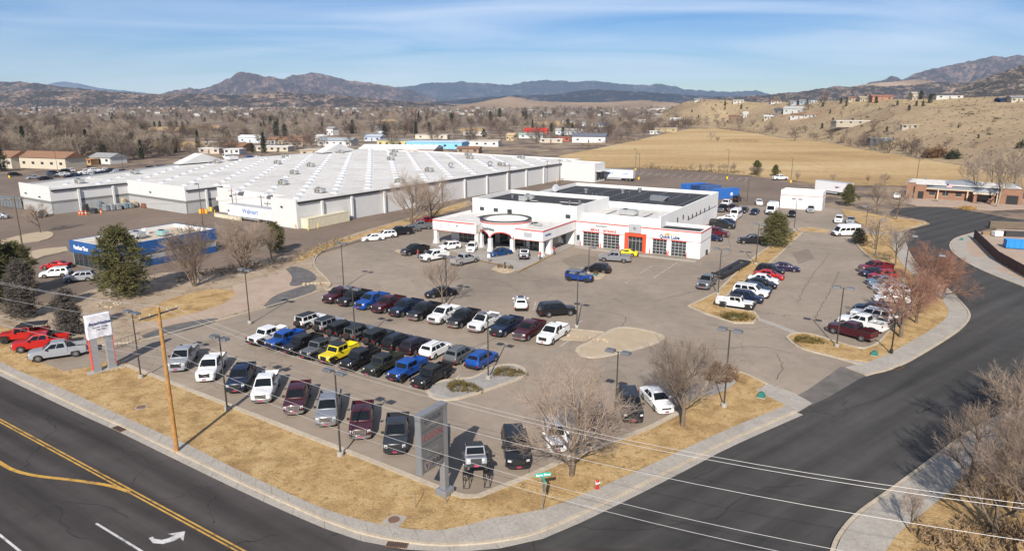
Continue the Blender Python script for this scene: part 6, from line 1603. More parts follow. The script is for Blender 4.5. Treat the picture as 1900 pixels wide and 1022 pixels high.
for i in range(40):
    px = rj.uniform(1250,1890); lo, hi = interp(px,HX,HC)+3, interp(px,HX,HB)-2
    py = lo+(hi-lo)*rj.random()**1.3
    place('slope_shrub', 'dark shrub dotted over the sage hillside', 'shrub', T(px,py), rj.choice([FE[0],FE[2],FB[2],FB[3]]), i, rj.uniform(.22,.5), 'shrubs dotted over the hillside')
BB = [bush_mesh(60+i, 3.4, 2.6, 4.2, 300, .9).mesh('foliage', m_) for i, m_ in enumerate((M_BUSHB, M_BUSHD))]
for px, py, s, k, lab in ((1722,292,1.0,0,'left brown cedar of the clump below the hillside'),(1740,293,1.25,0,'tall brown cedar in the clump below the hillside'),(1768,295,1.0,1,'dark green cedar right in the clump below the hillside'),(1895,275,.8,1,'green cedar at the right edge on the hillside')):
    p = T(px,py); o = thing('cedar', lab, 'tree', p, px, None, s); obj('crown', BB[k], o); obj('trunk', MB().tube((0,0,-.2),(0,0,2),.25,.15,6).mesh('trunk', M_BARK), o)
M_HEDGE = leafm('hedge', (0.085,0.065,0.03))
def hedge(a, b, h, w, label, mat=M_HEDGE, dens=7, zf=None):
    rn = random.Random(int(a[0])); cm = MB(); A, B = Vector(a), Vector(b); n = int((B-A).length*dens)
    for i in range(n):
        p = A.lerp(B, rn.random()); hh = h*(.7+.5*abs(noise.noise(p*.25)))
        needles(cm, Vector((p.x-A.x+rn.uniform(-w,w), p.y-A.y+rn.uniform(-w,w), rn.random()*hh)), .5, rn, 6, .9)
    o = cm.build('hedge', mat); o.location = (A.x, A.y, 0); tag(o, label, 'hedge')
hedge(G(1190,312), G(1300,318), 1.6, 1.2, 'dark evergreen hedge along the golden field, left stretch'); hedge(G(1302,318), G(1380,323), 1.4, 1.2, 'dark evergreen hedge along the golden field, right stretch')
hedge(G(1345,263), G(1408,264), 2.2, 2.5, 'reddish brush patch in the golden field', M_BUSHB, 8)
hedge(G(1080,276), G(1170,262), 3.5, 4, 'reddish-brown brush along the field corner', M_BUSHB, 6); hedge(G(1335,240), G(1420,248), 3.5, 4, 'reddish willow brush at the far field edge', M_BUSHB, 6)
hedge(G(560,478), G(640,446), 1.0, 1.5, 'dry brush strip between store alley and dealer lot', leafm('straw_brush',(0.27,0.19,0.09)), 9); hedge(G(330,520), G(560,484), 1.1, 2.0, 'dry brown brush behind the tire shop', leafm('dry_brush',(0.19,0.13,0.075)), 9)
for i, (px, py, s) in enumerate(((1210,313,.5),(1282,314,.45),(1300,317,.55),(1310,318,.6),(1320,318,.65),(1333,319,.6),(1343,320,.65),(1356,321,.7),(1362,321,.75),(1395,326,.7),(1410,328,.7),(1478,338,.75),(1640,345,.8),(1545,340,.7),(1610,342,.6))):
    tr((px,py), NS[i % 3], 'small leafless sapling along the edge of the golden field', i, s*.85, 'sapling', group='saplings along the field edge', z=0)
tr((1403,325), PS, 'slender green tree at the field edge', 0, .95, 'field_tree'); tr((1438,327), PS, 'rounded green tree at the field edge near the white pickup', 2, .72, 'field_tree')
br = random.Random(19); cm = MB(); o0 = G(1870,940)
for i in range(2200):
    p = G(br.uniform(1700,1990), br.uniform(850,1075))
    if not inside((p.x,p.y), [q for q in SRi if q[1] < 100] + [tuple(G(2250,650)[:2]), (75,20), (30,10)]) or noise.noise(Vector((p.x*.35,p.y*.35,4)))+br.uniform(-.25,.25) < .05: continue
    needles(cm, Vector((p.x-o0.x, p.y-o0.y, br.uniform(.1,.5))), .45, br, 5, 1.2)
o = cm.build('dry_brush', leafm('verge_brush', (.24,.165,.10))); o.location = (o0.x,o0.y,.1); tag(o, 'dry brown brush under the right corner trees', 'brush', None, 'stuff')
# ------------------------------------------------------------------ far houses
HM = {}
def hm(c, r=.85): 
    k = 'house_%02d%02d%02d' % tuple(int(x*99) for x in c)
    return plain(k, c, r, 0, .08, .4, .2)
WH_, TN, BR_, GY, CR = (.58,.57,.545), (.42,.33,.23), (.24,.13,.075), (.33,.33,.33), (.46,.41,.33)
RB, RG, RW, RD, RR, RBL, RT_ = (.23,.13,.08), (.26,.26,.26), (.60,.60,.59), (.09,.09,.10), (.40,.04,.03), (.10,.22,.42), (.28,.42,.42)
def house(px, py, wpx, hm_, wall, roof, label, rz=-20, gable=1.6, flat=False, depth=9.0, group=None, name='house', nwin=3):
    p = T(px, py) if px > 1230 else G(px, py)
    W = wpx/FPX*(p.y+4); o = thing(name, label, 'house' if name == 'house' else 'building', p, R(rz), group); h = hm_
    D = depth
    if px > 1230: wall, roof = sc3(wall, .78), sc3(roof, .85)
    MB().box(-W/2, W/2, 0, D, -1.0 if px <= 1230 else -2.2, h).build('wall', hm(wall), o)
    if flat: MB().box(-W/2-.4, W/2+.4, -.4, D+.4, h, h+.35).build('roof', hm(roof), o)
    else:
        e = .5
        MB().add([(-W/2-e,-e,h-.1),(W/2+e,-e,h-.1),(W/2+e,D+e,h-.1),(-W/2-e,D+e,h-.1),(-W/2-e,D/2,h+gable),(W/2+e,D/2,h+gable)], [(0,1,5,4),(2,3,4,5),(0,4,3),(1,2,5),(0,3,2,1)]).build('roof', hm(roof), o)
    for i in range(nwin):
        x = -W/2+W*(i+.5)/nwin; ww = min(.8, W/nwin*.3)
        if i == 1 and nwin == 3: MB().box(x-.5,x+.5,-.05,.0,0,2.1).build('door', hm((.15,.12,.10)), o)
        else: MB().box(x-ww,x+ww,-.05,0,h*.38,h*.38+1.1).build('window', M_GLASS, o)
    return o
rows = [
 (80,313,112,4.8,(.48,.43,.34),RB,'long two-storey tan apartment block with brown roof',-18,2.4,0,10),(8,312,40,4.8,(.46,.42,.34),RB,'tan apartment block cut by the left edge',-18,2.4,0,10),(18,279,30,3.2,CR,(.30,.19,.11),'cream house with tan roof left of the tall evergreen',-10,1.6,0,9),(186,304,52,3.0,WH_,RG,'white bungalow with grey roof near the store front',-22,1.8,0,9),(160,306,20,2.2,(.45,.27,.13),(.36,.18,.08),'small orange-brown shed beside the white bungalow',-10,.6,1,5),(228,288,26,2.8,WH_,RD,'white house left of the rounded evergreen',-12,1.4,0,8),(148,276,10,5.0,(.55,.52,.42),RB,'narrow pale house behind the spruce',-12,1.6,0,7),
 (392,272,30,2.8,CR,RW,'white-roofed shed behind the store, leftmost',-10,.8,1,8),(388,285,40,2.6,(.50,.42,.36),RW,'long beige wall with white roof behind the store',-10,.6,1,8),(432,282,44,3.4,(.32,.20,.13),RB,'brown-roofed house behind the white shed',-15,1.7,0,10),(430,286,30,2.4,WH_,RW,'low white shed in front of the brown-roofed house',-10,.5,1,7),(464,265,46,3.6,(.62,.68,.74),RW,'pale blue-white house in the valley centre',-12,1.6,0,9),(505,281,62,2.6,CR,RW,'long white-roofed shed beside the slim spruce',-10,.5,1,8),(500,268,26,3.0,WH_,RB,'white house with brown roof left of two tan houses',-20,1.6,0,9),(520,268,30,3.2,CR,RB,'tan house with brown roof, left of its twin',-20,1.7,0,9),(545,272,32,3.2,CR,(.26,.16,.10),'tan house with brown roof, right of its twin',20,1.7,0,9),(556,264,22,3.0,TN,RB,'small tan house at the store roof edge',-8,1.4,0,8),
 (588,262,18,3.2,WH_,RW,'small white gabled house left of the grey-roofed barn',-40,1.5,0,8),(620,271,66,3.4,(.60,.60,.58),(.30,.33,.36),'long white barn with blue-grey roof',-14,1.7,0,11),(600,290,88,3.0,TN,(.40,.36,.30),'long tan flat-roofed motel behind the store gable',-8,.5,1,12),(612,251,14,5.5,WH_,RG,'tall white farmhouse among pale trees',-25,1.6,0,8),(690,262,34,3.2,(.42,.47,.55),(.36,.40,.46),'blue-grey roofed house in the valley',-18,1.6,0,9),(700,254,20,3.0,WH_,RW,'white house beside the blue-grey roofed house',-20,1.4,0,8),(705,243,22,3.0,(.35,.42,.44),(.20,.26,.28),'dark teal roofed house above the white house',-20,1.2,0,8),(735,287,140,3.0,(.38,.29,.20),(.66,.68,.70),'wide tan building with pale metal roof',-8,1.8,0,22),(730,272,62,3.8,(.50,.43,.22),RG,'yellow-walled building left of the sky-blue one',-10,.6,1,14),(805,276,105,3.8,(.22,.48,.70),(.40,.55,.68),'sky-blue metal building in the town',-12,.5,1,16),(885,272,78,3.4,WH_,CR,'long white wall-like warehouse',-8,.5,1,14),(880,252,40,2.6,(.45,.42,.38),RW,'white carport roof above the warehouse',-8,.4,1,8),(800,258,60,3.0,(.55,.48,.40),(.45,.42,.38),'tan shed row behind the sky-blue building',-10,.5,1,8),(868,285,40,2.8,(.28,.20,.15),RB,'low brown-roofed building by the store roof corner',-8,1.0,0,10),
 (994,249,42,3.0,(.35,.08,.06),RR,'red-roofed barn in the town',-8,2.2,0,10),(985,257,44,3.0,(.50,.52,.50),RT_,'teal-roofed long shed below the red barn',-8,.9,0,9),(946,261,14,3.6,(.48,.38,.24),(.42,.32,.20),'small tan arched barn',-25,1.8,0,7),(1042,262,28,2.4,(.36,.10,.07),(.34,.09,.06),'low red shed left of the white sheds',-8,.3,1,6),(1022,265,42,2.4,CR,RW,'long pale trailer below the red shed',-8,.3,1,5),(1092,265,60,4.2,WH_,(.12,.13,.16),'large white house with dark blue roof at the field',-14,2.2,0,14),(1050,250,38,3.4,(.50,.55,.60),(.34,.33,.30),'pale blue house with grey roof near the red barn',-12,1.8,0,10),(1085,246,32,3.4,WH_,RD,'white gabled house with dark roof behind the large white house',-30,1.8,0,9),(1087,234,24,3.0,(.50,.52,.52),RG,'grey-roofed white house deep in the town',-10,1.4,0,10),(1123,236,26,3.0,WH_,RBL,'white house with bright blue roof',-12,1.4,0,10),(1055,229,22,2.8,WH_,RG,'white twin sheds deep in the town',-10,1.0,0,8),(1186,227,24,3.0,WH_,RW,'white trailer home left of the round hill',-8,.4,1,7),(1235,245,40,3.2,(.45,.36,.22),CR,'long tan building beside the field corner',-8,.6,1,10),(1215,249,18,2.4,WH_,RW,'small white shed left of the tan building',-8,.5,1,6),
 (1228,227,16,3.2,WH_,RG,'white house left of the white gable at the hill foot',-15,1.4,0,8),(1252,228,18,3.6,WH_,RW,'white gabled house at the hill foot',-30,1.6,0,8),(1361,226,18,5.5,(.25,.17,.12),RB,'wooden two-storey house with decks under the round hill',-20,1.4,0,9),(1383,219,9,5.0,WH_,RW,'small white tower-like house under the round hill',-15,1.2,0,6),(1226,203,26,3.2,WH_,(.30,.14,.10),'long white building with red-brown roof far left of the hill',-8,.8,0,12),
 (1450,212,26,3.4,(.20,.18,.17),RD,'dark-roofed house on the slope',-25,2.0,0,10),(1470,211,32,4.2,(.55,.56,.54),(.42,.42,.40),'large grey gabled house on the slope',-35,2.4,0,11),(1426,222,16,3.0,CR,RW,'small cream house below the grey gabled one',-20,1.2,0,8),(1482,221,30,3.2,WH_,RB,'white house with brown roof on the slope',-35,1.7,0,10),(1502,220,22,3.0,WH_,(.34,.22,.14),'white gabled house at the right end of the slope group',-50,1.6,0,9),(1596,231,84,2.4,CR,(.70,.66,.58),'long flat-roofed cream house on the hillside',-3,.3,1,10),(1636,267,38,3.0,(.26,.34,.40),(.40,.38,.33),'blue-grey metal shed at the hill foot',-12,.7,1,7),(1688,240,26,2.2,(.45,.40,.34),CR,'pale concrete water tank wall on the hillside',-12,.2,1,5)]
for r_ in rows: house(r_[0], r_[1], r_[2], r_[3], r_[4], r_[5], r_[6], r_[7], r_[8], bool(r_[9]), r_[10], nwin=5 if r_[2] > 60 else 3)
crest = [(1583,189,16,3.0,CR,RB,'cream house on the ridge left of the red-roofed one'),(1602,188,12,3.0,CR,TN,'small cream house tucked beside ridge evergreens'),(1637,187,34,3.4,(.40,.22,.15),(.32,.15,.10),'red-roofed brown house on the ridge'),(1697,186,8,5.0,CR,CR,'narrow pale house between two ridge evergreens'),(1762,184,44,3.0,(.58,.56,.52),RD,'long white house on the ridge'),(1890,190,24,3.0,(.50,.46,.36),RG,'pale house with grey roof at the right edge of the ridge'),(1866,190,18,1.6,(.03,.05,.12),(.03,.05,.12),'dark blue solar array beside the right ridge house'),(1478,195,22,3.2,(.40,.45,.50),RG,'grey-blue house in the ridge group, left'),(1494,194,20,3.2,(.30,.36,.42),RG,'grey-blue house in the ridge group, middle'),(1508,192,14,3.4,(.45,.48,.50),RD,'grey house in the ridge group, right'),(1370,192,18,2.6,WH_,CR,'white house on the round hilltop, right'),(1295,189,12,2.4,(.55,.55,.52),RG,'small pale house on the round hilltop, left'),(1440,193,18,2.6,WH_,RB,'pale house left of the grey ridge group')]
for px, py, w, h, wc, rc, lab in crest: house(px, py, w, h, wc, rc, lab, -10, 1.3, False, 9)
# the town at the valley's far side: too small to count
mb = MB(); rn = random.Random(5)
for i in range(340):
    px, py = rn.uniform(-50,1260), 194+rn.random()**1.3*22
    p = G(px, py); w, d, h = rn.uniform(7,14), rn.uniform(6,9), rn.uniform(2.6,4.2)
    mb.mi = rn.choice((0,0,1,2,3)); mb.cbox((p.x,p.y,h/2),(w,d,h), rn.uniform(-.5,.3))
o = mb.build('distant_town', [hm((.40,.39,.375)), hm((.34,.30,.25)), hm(RG), hm(RB)]); tag(o, 'pale specks of houses on the far side of the valley', 'town', None, 'stuff')
# ------------------------------------------------------------------ poles, lamps, wires
M_POLE = plain('bronze_pole', (0.075,0.068,0.062), .5, .4, .1); M_HEADL = plain('lamp_head', (0.16,0.165,0.175), .45, .4, .1)
def light_pole(px, py, h, label, heads=2, rz=R(-31), group='lot light poles', base=True, mat=None, z=.0):
    p = G(px, py); o = thing('light_pole', label, 'light pole', (p.x,p.y,z), rz, group); mat = mat or M_POLE
    if base: MB().lathe([(.28,0),(.28,.35),(.24,.38)], 14).build('concrete_base', M_CONC, o)
    MB().tube((0,0,.3 if base else 0),(0,0,h-.05),.085,.06,8).build('pole', mat, o)
    if heads == 2: xs = (-1,1)
    elif heads == 1: xs = (1,)
    else: xs = ()
    if heads: MB().tube((-.35 if heads == 2 else 0,0,h-.08),(.35,0,h-.08),.035,.035,6).build('arm', mat, o)
    for s in xs:
        hd = MB().hexa([(.28,-.36,0),(1.16,-.36,0),(1.16,.36,0),(.28,.36,0)],[(.34,-.30,.24),(1.10,-.30,.24),(1.10,.30,.24),(.34,.30,.24)]).build('lamp_head', M_HEADL, o, bevel=.03)
        hd.location = (0,0,h-.16)
        if s < 0: hd.rotation_euler = (0,0,math.pi)
    return o
for px, py, h, n, lab in ((262,702,7.4,2,'twin-head light pole right of the draped sign'),(422,762,7.4,2,'twin-head light pole beside the navy front-row pickup'),(632,847,7.6,2,'twin-head light pole beside the slate grey front-row pickup'),(464,601,7.4,2,'twin-head light pole on a concrete base at the lot back kerb'),(660,643,7.4,2,'twin-head light pole among the parked off-roaders'),(906,704,7.3,2,'twin-head light pole on the shrub island'),(638,534,7.3,2,'light pole behind the first middle-row pickup'),(829,567,7.3,2,'light pole right behind the slim bare tree'),(1070,609,7.4,2,'light pole at the end of the planter strip'),(1092,509,4.7,1,'short light pole beside the black suv'),(1332,548,7.2,2,'light pole on the median behind the grey pickup'),(1552,644,7.4,2,'twin-head light pole beside the maroon pickup'),(1343,756,7.9,2,'twin-head light pole at the driveway verge'),(1141,800,7.6,2,'twin-head light pole between the two front trees'),(1402,491,7.4,2,'light pole left of the rounded pine'),(1473,428,7.2,2,'light pole at the far end of the median'),(1624,475,7.0,1,'light pole beside the dark evergreen shrub'),(1677,519,7.4,1,'light pole beside the far red pickup'),(1724,562,7.2,1,'light pole inside the reddish tree at the bend')):
    light_pole(px, py, h, lab, n, z=.1 if px not in (660,638) else 0)
for px, py, h, lab in ((377,421,10.1,'tall black light pole in the store delivery yard'),(1349,332,11.1,'tall black light pole with yellow base by the field hedge'),(1185,333,9.7,'tall black light pole with yellow base right of the long trailer'),(1467,339,9.0,'tall black light pole with yellow base beyond the white service building'),(1386,374,7.0,'slim light pole behind the blue container'),(18,330,11,'tall light pole with yellow base at left before the apartments'),(108,322,10,'tall light pole above the crowded store parking'),(229,318,10,'tall light pole beside the yellow post, store front lot'),(1179,316,9.0,'tall pole at the hedge end by the store lot'),(1606,422,5.0,'short light pole beside the lone silver sedan')):
    o = light_pole(px, py, h, lab, 1, R(150), 'tall store lot lights', False)
    if py < 340: MB().lathe([(.35,0),(.35,.9)], 12).build('yellow_base', M_YELLOW, o)
p = G(1653,657); o = thing('street_lamp', 'black ornamental street lamp with round lantern beside the maroon pickup', 'street lamp', (p.x,p.y,.1))
MB().lathe([(.2,0),(.2,.5),(.09,.6),(.07,4.2),(.05,4.3)], 10).build('post', M_DARKMETAL, o); MB().lathe([(.06,4.3),(.2,4.45),(.24,4.75),(.1,5.0)], 12).build('lantern', plain('lantern_glass', (.5,.47,.4), .4), o); MB().lathe([(.26,4.74),(.12,4.98),(.03,5.15)], 12).build('cap', M_DARKMETAL, o)
def utility_pole(p, h, label, mat, arm_rz, arms=1, r=.16, al=1.8):
    o = thing('utility_pole', label, 'utility pole', p, 0); MB().tube((0,0,-.2),(0,0,h),r,r*.68,10).build('pole', mat, o)
    for k in range(arms):
        z = h-.55-k*1.2; d = Vector((math.cos(arm_rz), math.sin(arm_rz), 0))
        a = MB(); a.cbox((0,0,0),(al*2,.11,.13)); q = a.build('crossarm', M_WOODDARK, o); q.location = (0,0,z); q.rotation_euler = (0,0,arm_rz)
        for s in (-.95,-.45,.45,.95)[:: 1 if al > 1.5 else 3]: MB().lathe([(.05,0),(.07,.08),(.04,.18)], 8, s*al, 0).build('insulator', M_LTGREY, q).location = (0,0,.06)
    MB().tube((0,0,h-.05),(0,0,h+.2),.04,.03,6).build('pole_top_pin', M_LTGREY, o)
    return o
P1 = Vector((-28.5,53.1,0)); AR = R(65.7)
utility_pole((P1.x,P1.y,.1), 12.75, 'tall honey-coloured wooden utility pole on the front verge', M_WOODPOLE, AR, 1, .2)
utility_pole(G(47,487), 12.2, 'dark wooden utility pole with yellow band near the tire shop', M_WOODDARK, R(20), 1)
utility_pole(G(488,410), 6.4, 'wooden utility pole in front of the store trailer', M_WOODDARK, R(-30), 1, .13, 1.2)
for px, py, h, lab in ((945,353,8.7,'wooden utility pole beside the store wall, leftmost of three'),(1015,339,7.9,'wooden utility pole beside the store wall, middle of three'),(1038,341,8.8,'wooden utility pole beside the store wall, rightmost of three'),(1701,332,7.5,'wooden pole behind the brick office in the field'),(434,400,7.0,'thin pole at the store delivery yard'),(1874,340,10,'tall brown pole at the right edge behind the brick office')): utility_pole(G(px,py), h, lab, M_WOODDARK, R(-20), 1, .13, 1.0)
M_WIRE = plain('wire', (0.42,0.41,0.40), .5, .3, .05)
def wire(a, b, sag, label, r=.013, n=28):
    a, b = Vector(a), Vector(b); pts = []
    for i in range(n+1): t = i/n; q = a.lerp(b, t); q.z -= 4*sag*t*(1-t); pts.append(q)
    o = MB().path([q-a for q in pts], r, 5).build('power_line', M_WIRE); o.location = a; tag(o, label, 'wire', 'overhead power lines')
P0, P2_ = Vector((-96,93,0)), Vector((40,21,0)); ad = Vector((math.cos(AR),math.sin(AR),0))
for k, (off, z, nm) in enumerate(((0,12.95,'topmost'),(1.7,12.3,'lot-side arm'),(-1.7,12.3,'road-side arm'),(.15,9.2,'upper cable below the arm'),(.15,8.4,'lowest cable'))):
    o3 = Vector((0,0,z)); d = ad*off
    wire(P1+d+o3, P2_+d+o3, 3.4+(k > 2)*.3, f'power line running right from the wooden pole, {nm}'); wire(P0+d+o3, P1+d+o3, 1.9, f'power line running left from the wooden pole, {nm}')
def far_wire(a, b, za, zb, lab): wire(G(*a)+Vector((0,0,za)), G(*b)+Vector((0,0,zb)), 1.2, lab, .03)
far_wire((47,487),(488,410),11.5,6,'thin wire from the tire shop pole to the store trailer pole'); far_wire((488,410),(945,353),6,8,'thin wire along the long store wall')
# ------------------------------------------------------------------ signs
def pylon():
    o = thing('brand_pylon', 'grey four-panel dealership brand pylon sign on a single post', 'sign', (-5.1,46.6,.1), R(55.8))
    M_SG = plain('pylon_grey', (0.165,0.165,0.17), .5, .3, .08); M_SL = plain('pylon_post', (0.26,0.265,0.275), .45, .4, .08)
    MB().box(-.55,.55,-.5,.5,0,.5).build('footing', M_SL, o, bevel=.04)
    MB().box(-.22,.22,-.25,.25,.5,7.4).build('post', M_SL, o)
    MB().box(-2.75,.24,-.30,.30,7.28,7.5).build('cap', M_SL, o)
    MB().box(-2.62,-.22,-.20,.20,2.9,7.28).build('cabinet', M_DARKMETAL, o)
    MB().box(-2.75,-2.62,-.26,.26,2.85,7.28).build('edge_strip', M_SL, o)
    zs = [2.9,3.95,5.05,6.15,7.26]
    M_DK = plain('pylon_text', (0.05,0.05,0.055), .5); M_RD = plain('pylon_red', (0.27,0.07,0.065), .5)
    for s in (-1,1):
        for i in range(4):
            pn = MB().box(-2.60,-.24,min(s*.20,s*.24),max(s*.20,s*.24),zs[i]+.03,zs[i+1]-.03).build('sign_panel', M_SG, o)
            rt = (R(90),0,0 if s < 0 else math.pi); zc = (zs[i]+zs[i+1])/2; y = s*.25
            fx = lambda x: -1.42+(x if s < 0 else -x)
            if i == 3:
                text('CHRYSLER', .42, M_DK, pn, (fx(0),y,zc+.18), rt, depth=.01, xs=.92); 
                w = MB().add([(-1.0,0,-.02),(0,0,-.10),(1.0,0,-.02),(0,0,.02),(-1.0,.02,-.02),(0,.02,-.10),(1.0,.02,-.02),(0,.02,.02)],[(0,1,2,3),(7,6,5,4),(0,4,5,1),(1,5,6,2),(2,6,7,3),(3,7,4,0)]).build('wing_mark', M_CHROME, pn, fix=True); w.location = (fx(0),y-.01,zc-.2)
            elif i == 1: text('Jeep', .7, plain('pylon_faded', (0.145,0.16,0.135), .6), pn, (fx(0),y,zc), rt, depth=.008, bold=.01)
            elif i == 2: text('DODGE', .62, M_RD, pn, (fx(0),y,zc), rt, depth=.01, xs=.95)
            elif i == 0:
                text('RAM', .55, M_DK, pn, (fx(.45),y,zc), rt, depth=.01, bold=.02, xs=1.1)
                sh = MB().prism([(-.28,.32),(.28,.32),(.30,-.05),(.12,-.35),(0,-.42),(-.12,-.35),(-.30,-.05)],0,.02).build('shield_mark', M_CHROME, pn); sh.location = (fx(-.75),y,zc); sh.rotation_euler = rt
                h_ = MB().prism([(-.18,.2),(-.06,.0),(0,-.28),(.06,0),(.18,.2),(.1,.24),(0,.05),(-.1,.24)],.02,.035).build('shield_emblem', M_NAVY, pn); h_.location = (fx(-.75),y,zc); h_.rotation_euler = rt
pylon()
def draped():
    o = thing('draped_sign', 'white draped dealership sign on two grey red-edged legs', 'sign', (*G(195,687)[:2],.1), R(51))
    M_LEG = plain('sign_leg', (0.30,0.305,0.315), .5, .2, .06); M_RE = plain('sign_red', (.62,.07,.05), .5)
    pts = [(-1.9,-.55),(1.75,-.55),(2.0,.6),(-1.7,.6)]; MB().prism(pts,-.05,.06).build('footing', M_CONC, o)
    for x in (-.78,.78):
        MB().box(x-.42,x+.42,-.26,.26,.06,.30).build('leg_base', M_LEG, o); MB().box(x-.36,x+.36,-.2,.2,.30,4.2).build('leg', M_LEG, o)
        e = x+(-.40 if x < 0 else .40); MB().box(min(e,e+.04)-.02,max(e,e+.04)+.0,-.21,.21,.30,4.2).build('red_edge', M_RE, o)
    # fabric cover with soft folds
    n = 22; mb = MB(); W_, z0, z1 = 1.25, 3.85, 6.45
    vs = []
    for s in (-1,1):
        for i in range(n+1):
            for j in range(n+1):
                u, v = i/n, j/n; f = noise.noise(Vector((u*3,v*3+s,s*4)))*.06+noise.noise(Vector((u*7+v*4,v*5,s)))*.03
                vs.append(((u-.5)*2*W_*(1+.02*math.sin(v*6)), s*(.27+f), z0+(z1-z0)*v+.05*math.sin(u*5+s)*(1-v)))
    fs = []
    for k in range(2):
        b = k*(n+1)**2
        for i in range(n):
            for j in range(n): a = b+i*(n+1)+j; q = (a,a+n+1,a+n+2,a+1); fs.append(q if k == 0 else q[::-1])
    m_ = (n+1)**2
    for j in range(n): fs += [(j,j+1,m_+j+1,m_+j),(n*(n+1)+j,m_+n*(n+1)+j,m_+n*(n+1)+j+1,n*(n+1)+j+1)]
    for i in range(n): a = i*(n+1)+n; fs.append((a,a+n+1,m_+a+n+1,m_+a))
    mb.add(vs, fs).build('fabric_cover', plain('white_fabric', (.66,.66,.70), .8), o, smooth=True, fix=True)
    for s, rt in ((-1,FR),(1,(R(90),0,math.pi))):
        text('AutoNation', .46, M_NAVY, o, (.05,s*.335,5.5), rt, depth=.003, bold=.012)
        text('Chrysler  Dodge', .24, M_GREYTXT, o, (.0,s*.335,5.08), rt, depth=.003, bold=.006); text('Jeep  Ram', .22, M_GREYTXT, o, (.1,s*.335,4.8), rt, depth=.003, bold=.006)
draped()
p = G(1007,948); o = thing('street_sign', 'green street name sign on a grey post at the corner', 'sign', (p.x,p.y,.1), R(14))
MB().tube((0,0,0),(0,0,2.75),.035,.035,8).build('post', M_GALV, o)
s_ = MB().box(-.58,.58,-.02,.02,2.72,3.02).build('name_plate', plain('sign_green', (.02,.38,.30), .5), o)
for y, r_ in ((-.03,FR),(.03,(R(90),0,math.pi))): text('Berry Pkwy', .23, plain('sign_white', (.8,.8,.8), .5), s_, (0,y,2.87), r_, depth=.006, bold=.006)
q = MB().box(-.02,.02,-.45,.45,2.40,2.68).build('cross_plate', MATS['sign_green'], o); MB().box(.04,.06,-.3,.3,1.5,2.3).build('back_plate', M_GALV, o)
# ------------------------------------------------------------------ small street furniture
p = G(1108,908); o = thing('fire_hydrant', 'red fire hydrant with white bonnet band on the corner verge', 'hydrant', (p.x,p.y,.1)); MR_ = plain('hydrant_red', (.42,.03,.03), .45)
MB().lathe([(.17,0),(.17,.05),(.12,.07),(.12,.45),(.15,.47)], 12).build('barrel', MR_, o); MB().lathe([(.155,.47),(.155,.56),(.14,.58)], 12).build('band', M_WHITE, o); MB().lathe([(.14,.58),(.12,.70),(.05,.76),(.03,.82)], 12).build('bonnet', MR_, o)
for a in (0, 2.1, 4.2): MB().tube((0,0,.5),(.22*math.cos(a),.22*math.sin(a),.5),.055,.055,8).build('outlet', M_WHITE, o)
def cover(px, py, label, s=1.0, c=(.03,.16,.13)):
    p = G(px, py); o = thing('utility_cover', label, 'utility cover', (p.x,p.y,.1), R(-30), 'green utility covers', s*.7); m_ = plain('green_cover', c, .5)
    pr = [(.55*math.cos(math.pi*i/8), .75*math.sin(math.pi*i/8)) for i in range(9)]
    mb = MB(); n = len(pr)
    for y in (-.35,.35): mb.v += [(x,y,z+.12) for x, z in pr]
    mb.f += [(i,i+1,n+i+1,n+i) for i in range(n-1)]+[tuple(range(n)),tuple(range(2*n-1,n-1,-1)),(0,n,2*n-1,n-1)]; mb.m = [0]*len(mb.f)
    mb.build('dome', m_, o, fix=True); MB().box(-.62,.62,-.42,.42,0,.12).build('pad', M_CONC, o)
for px, py, lab, s in ((1412,739,'green domed utility cover on the verge end by the driveway',1.0),(1622,661,'green domed utility cover near the ornamental lamp',1.0),(1366,590,'teal domed cover in the median shrub',.7),(1105,513,'teal domed cover beside the blue off-road suv',.7),(1784,447,'grey-green utility box on the far street corner',.9)): cover(px, py, lab, s)
for px, py, lab in ((262,757,'round brown manhole cover in the front verge'),(731,966,'round rusty manhole on the corner pad')):
    p = G(px, py); o = thing('manhole', lab, 'manhole', (p.x,p.y,.112)); MB().lathe([(.42,0),(.42,.03)], 20).build('cover', plain('rust_iron', (.16,.09,.06), .8), o); MB().lathe([(.55,-.02),(.55,.015)], 20).build('ring', M_CONC, o)
slab('utility_pad', P2([(706,972),(728,956),(756,960),(738,982)]), .0, .118, M_CONC)
for px, py, rz, lab in ((737,1011,-8,'rusty storm drain grate at the corner gutter'),(221,796,-33,'storm drain inlet in the main road kerb'),(1667,683,35,'small rusty drain at the driveway kerb')):
    p = G(px, py); o = thing('storm_drain', lab, 'drain', (p.x,p.y,.032), R(rz)); MB().box(-.75,.75,-.3,.3,0,.03).build('frame', plain('rust_iron', (.16,.09,.06)), o)
    for i in range(9): MB().box(-.66+i*.15,-.58+i*.15,-.25,.25,.03,.045).build('bar', M_DARKMETAL, o)
for px, py, h, lab in ((771,944,1.4,'thin metal stake on the front verge'),(828,936,.9,'short stake beside the brand pylon footing')):
    p = G(px,py); o = MB().tube((0,0,0),(.05,0,h),.025,.025,6).build('stake', M_GALV); o.location = (p.x,p.y,.1); tag(o, lab, 'stake')
p = G(937,499); o = thing('bollard_post', 'dark post on the small showroom island', 'post', (p.x,p.y,.1)); MB().tube((0,0,0),(0,0,1.1),.12,.12,8).build('post', M_DARKMETAL, o); MB().lathe([(.14,1.1),(.05,1.2)],8).build('cap', M_DARKMETAL, o)
p = G(907,489); o = thing('placard_stand', 'small white placard on a stand in front of the blue muscle car', 'sign', (p.x,p.y,.1)); MB().tube((0,0,0),(0,0,1.0),.03,.03,6).build('stand', M_DARKMETAL, o); MB().box(-.25,.25,-.02,.02,1.0,1.7).build('placard', M_WHITE, o)
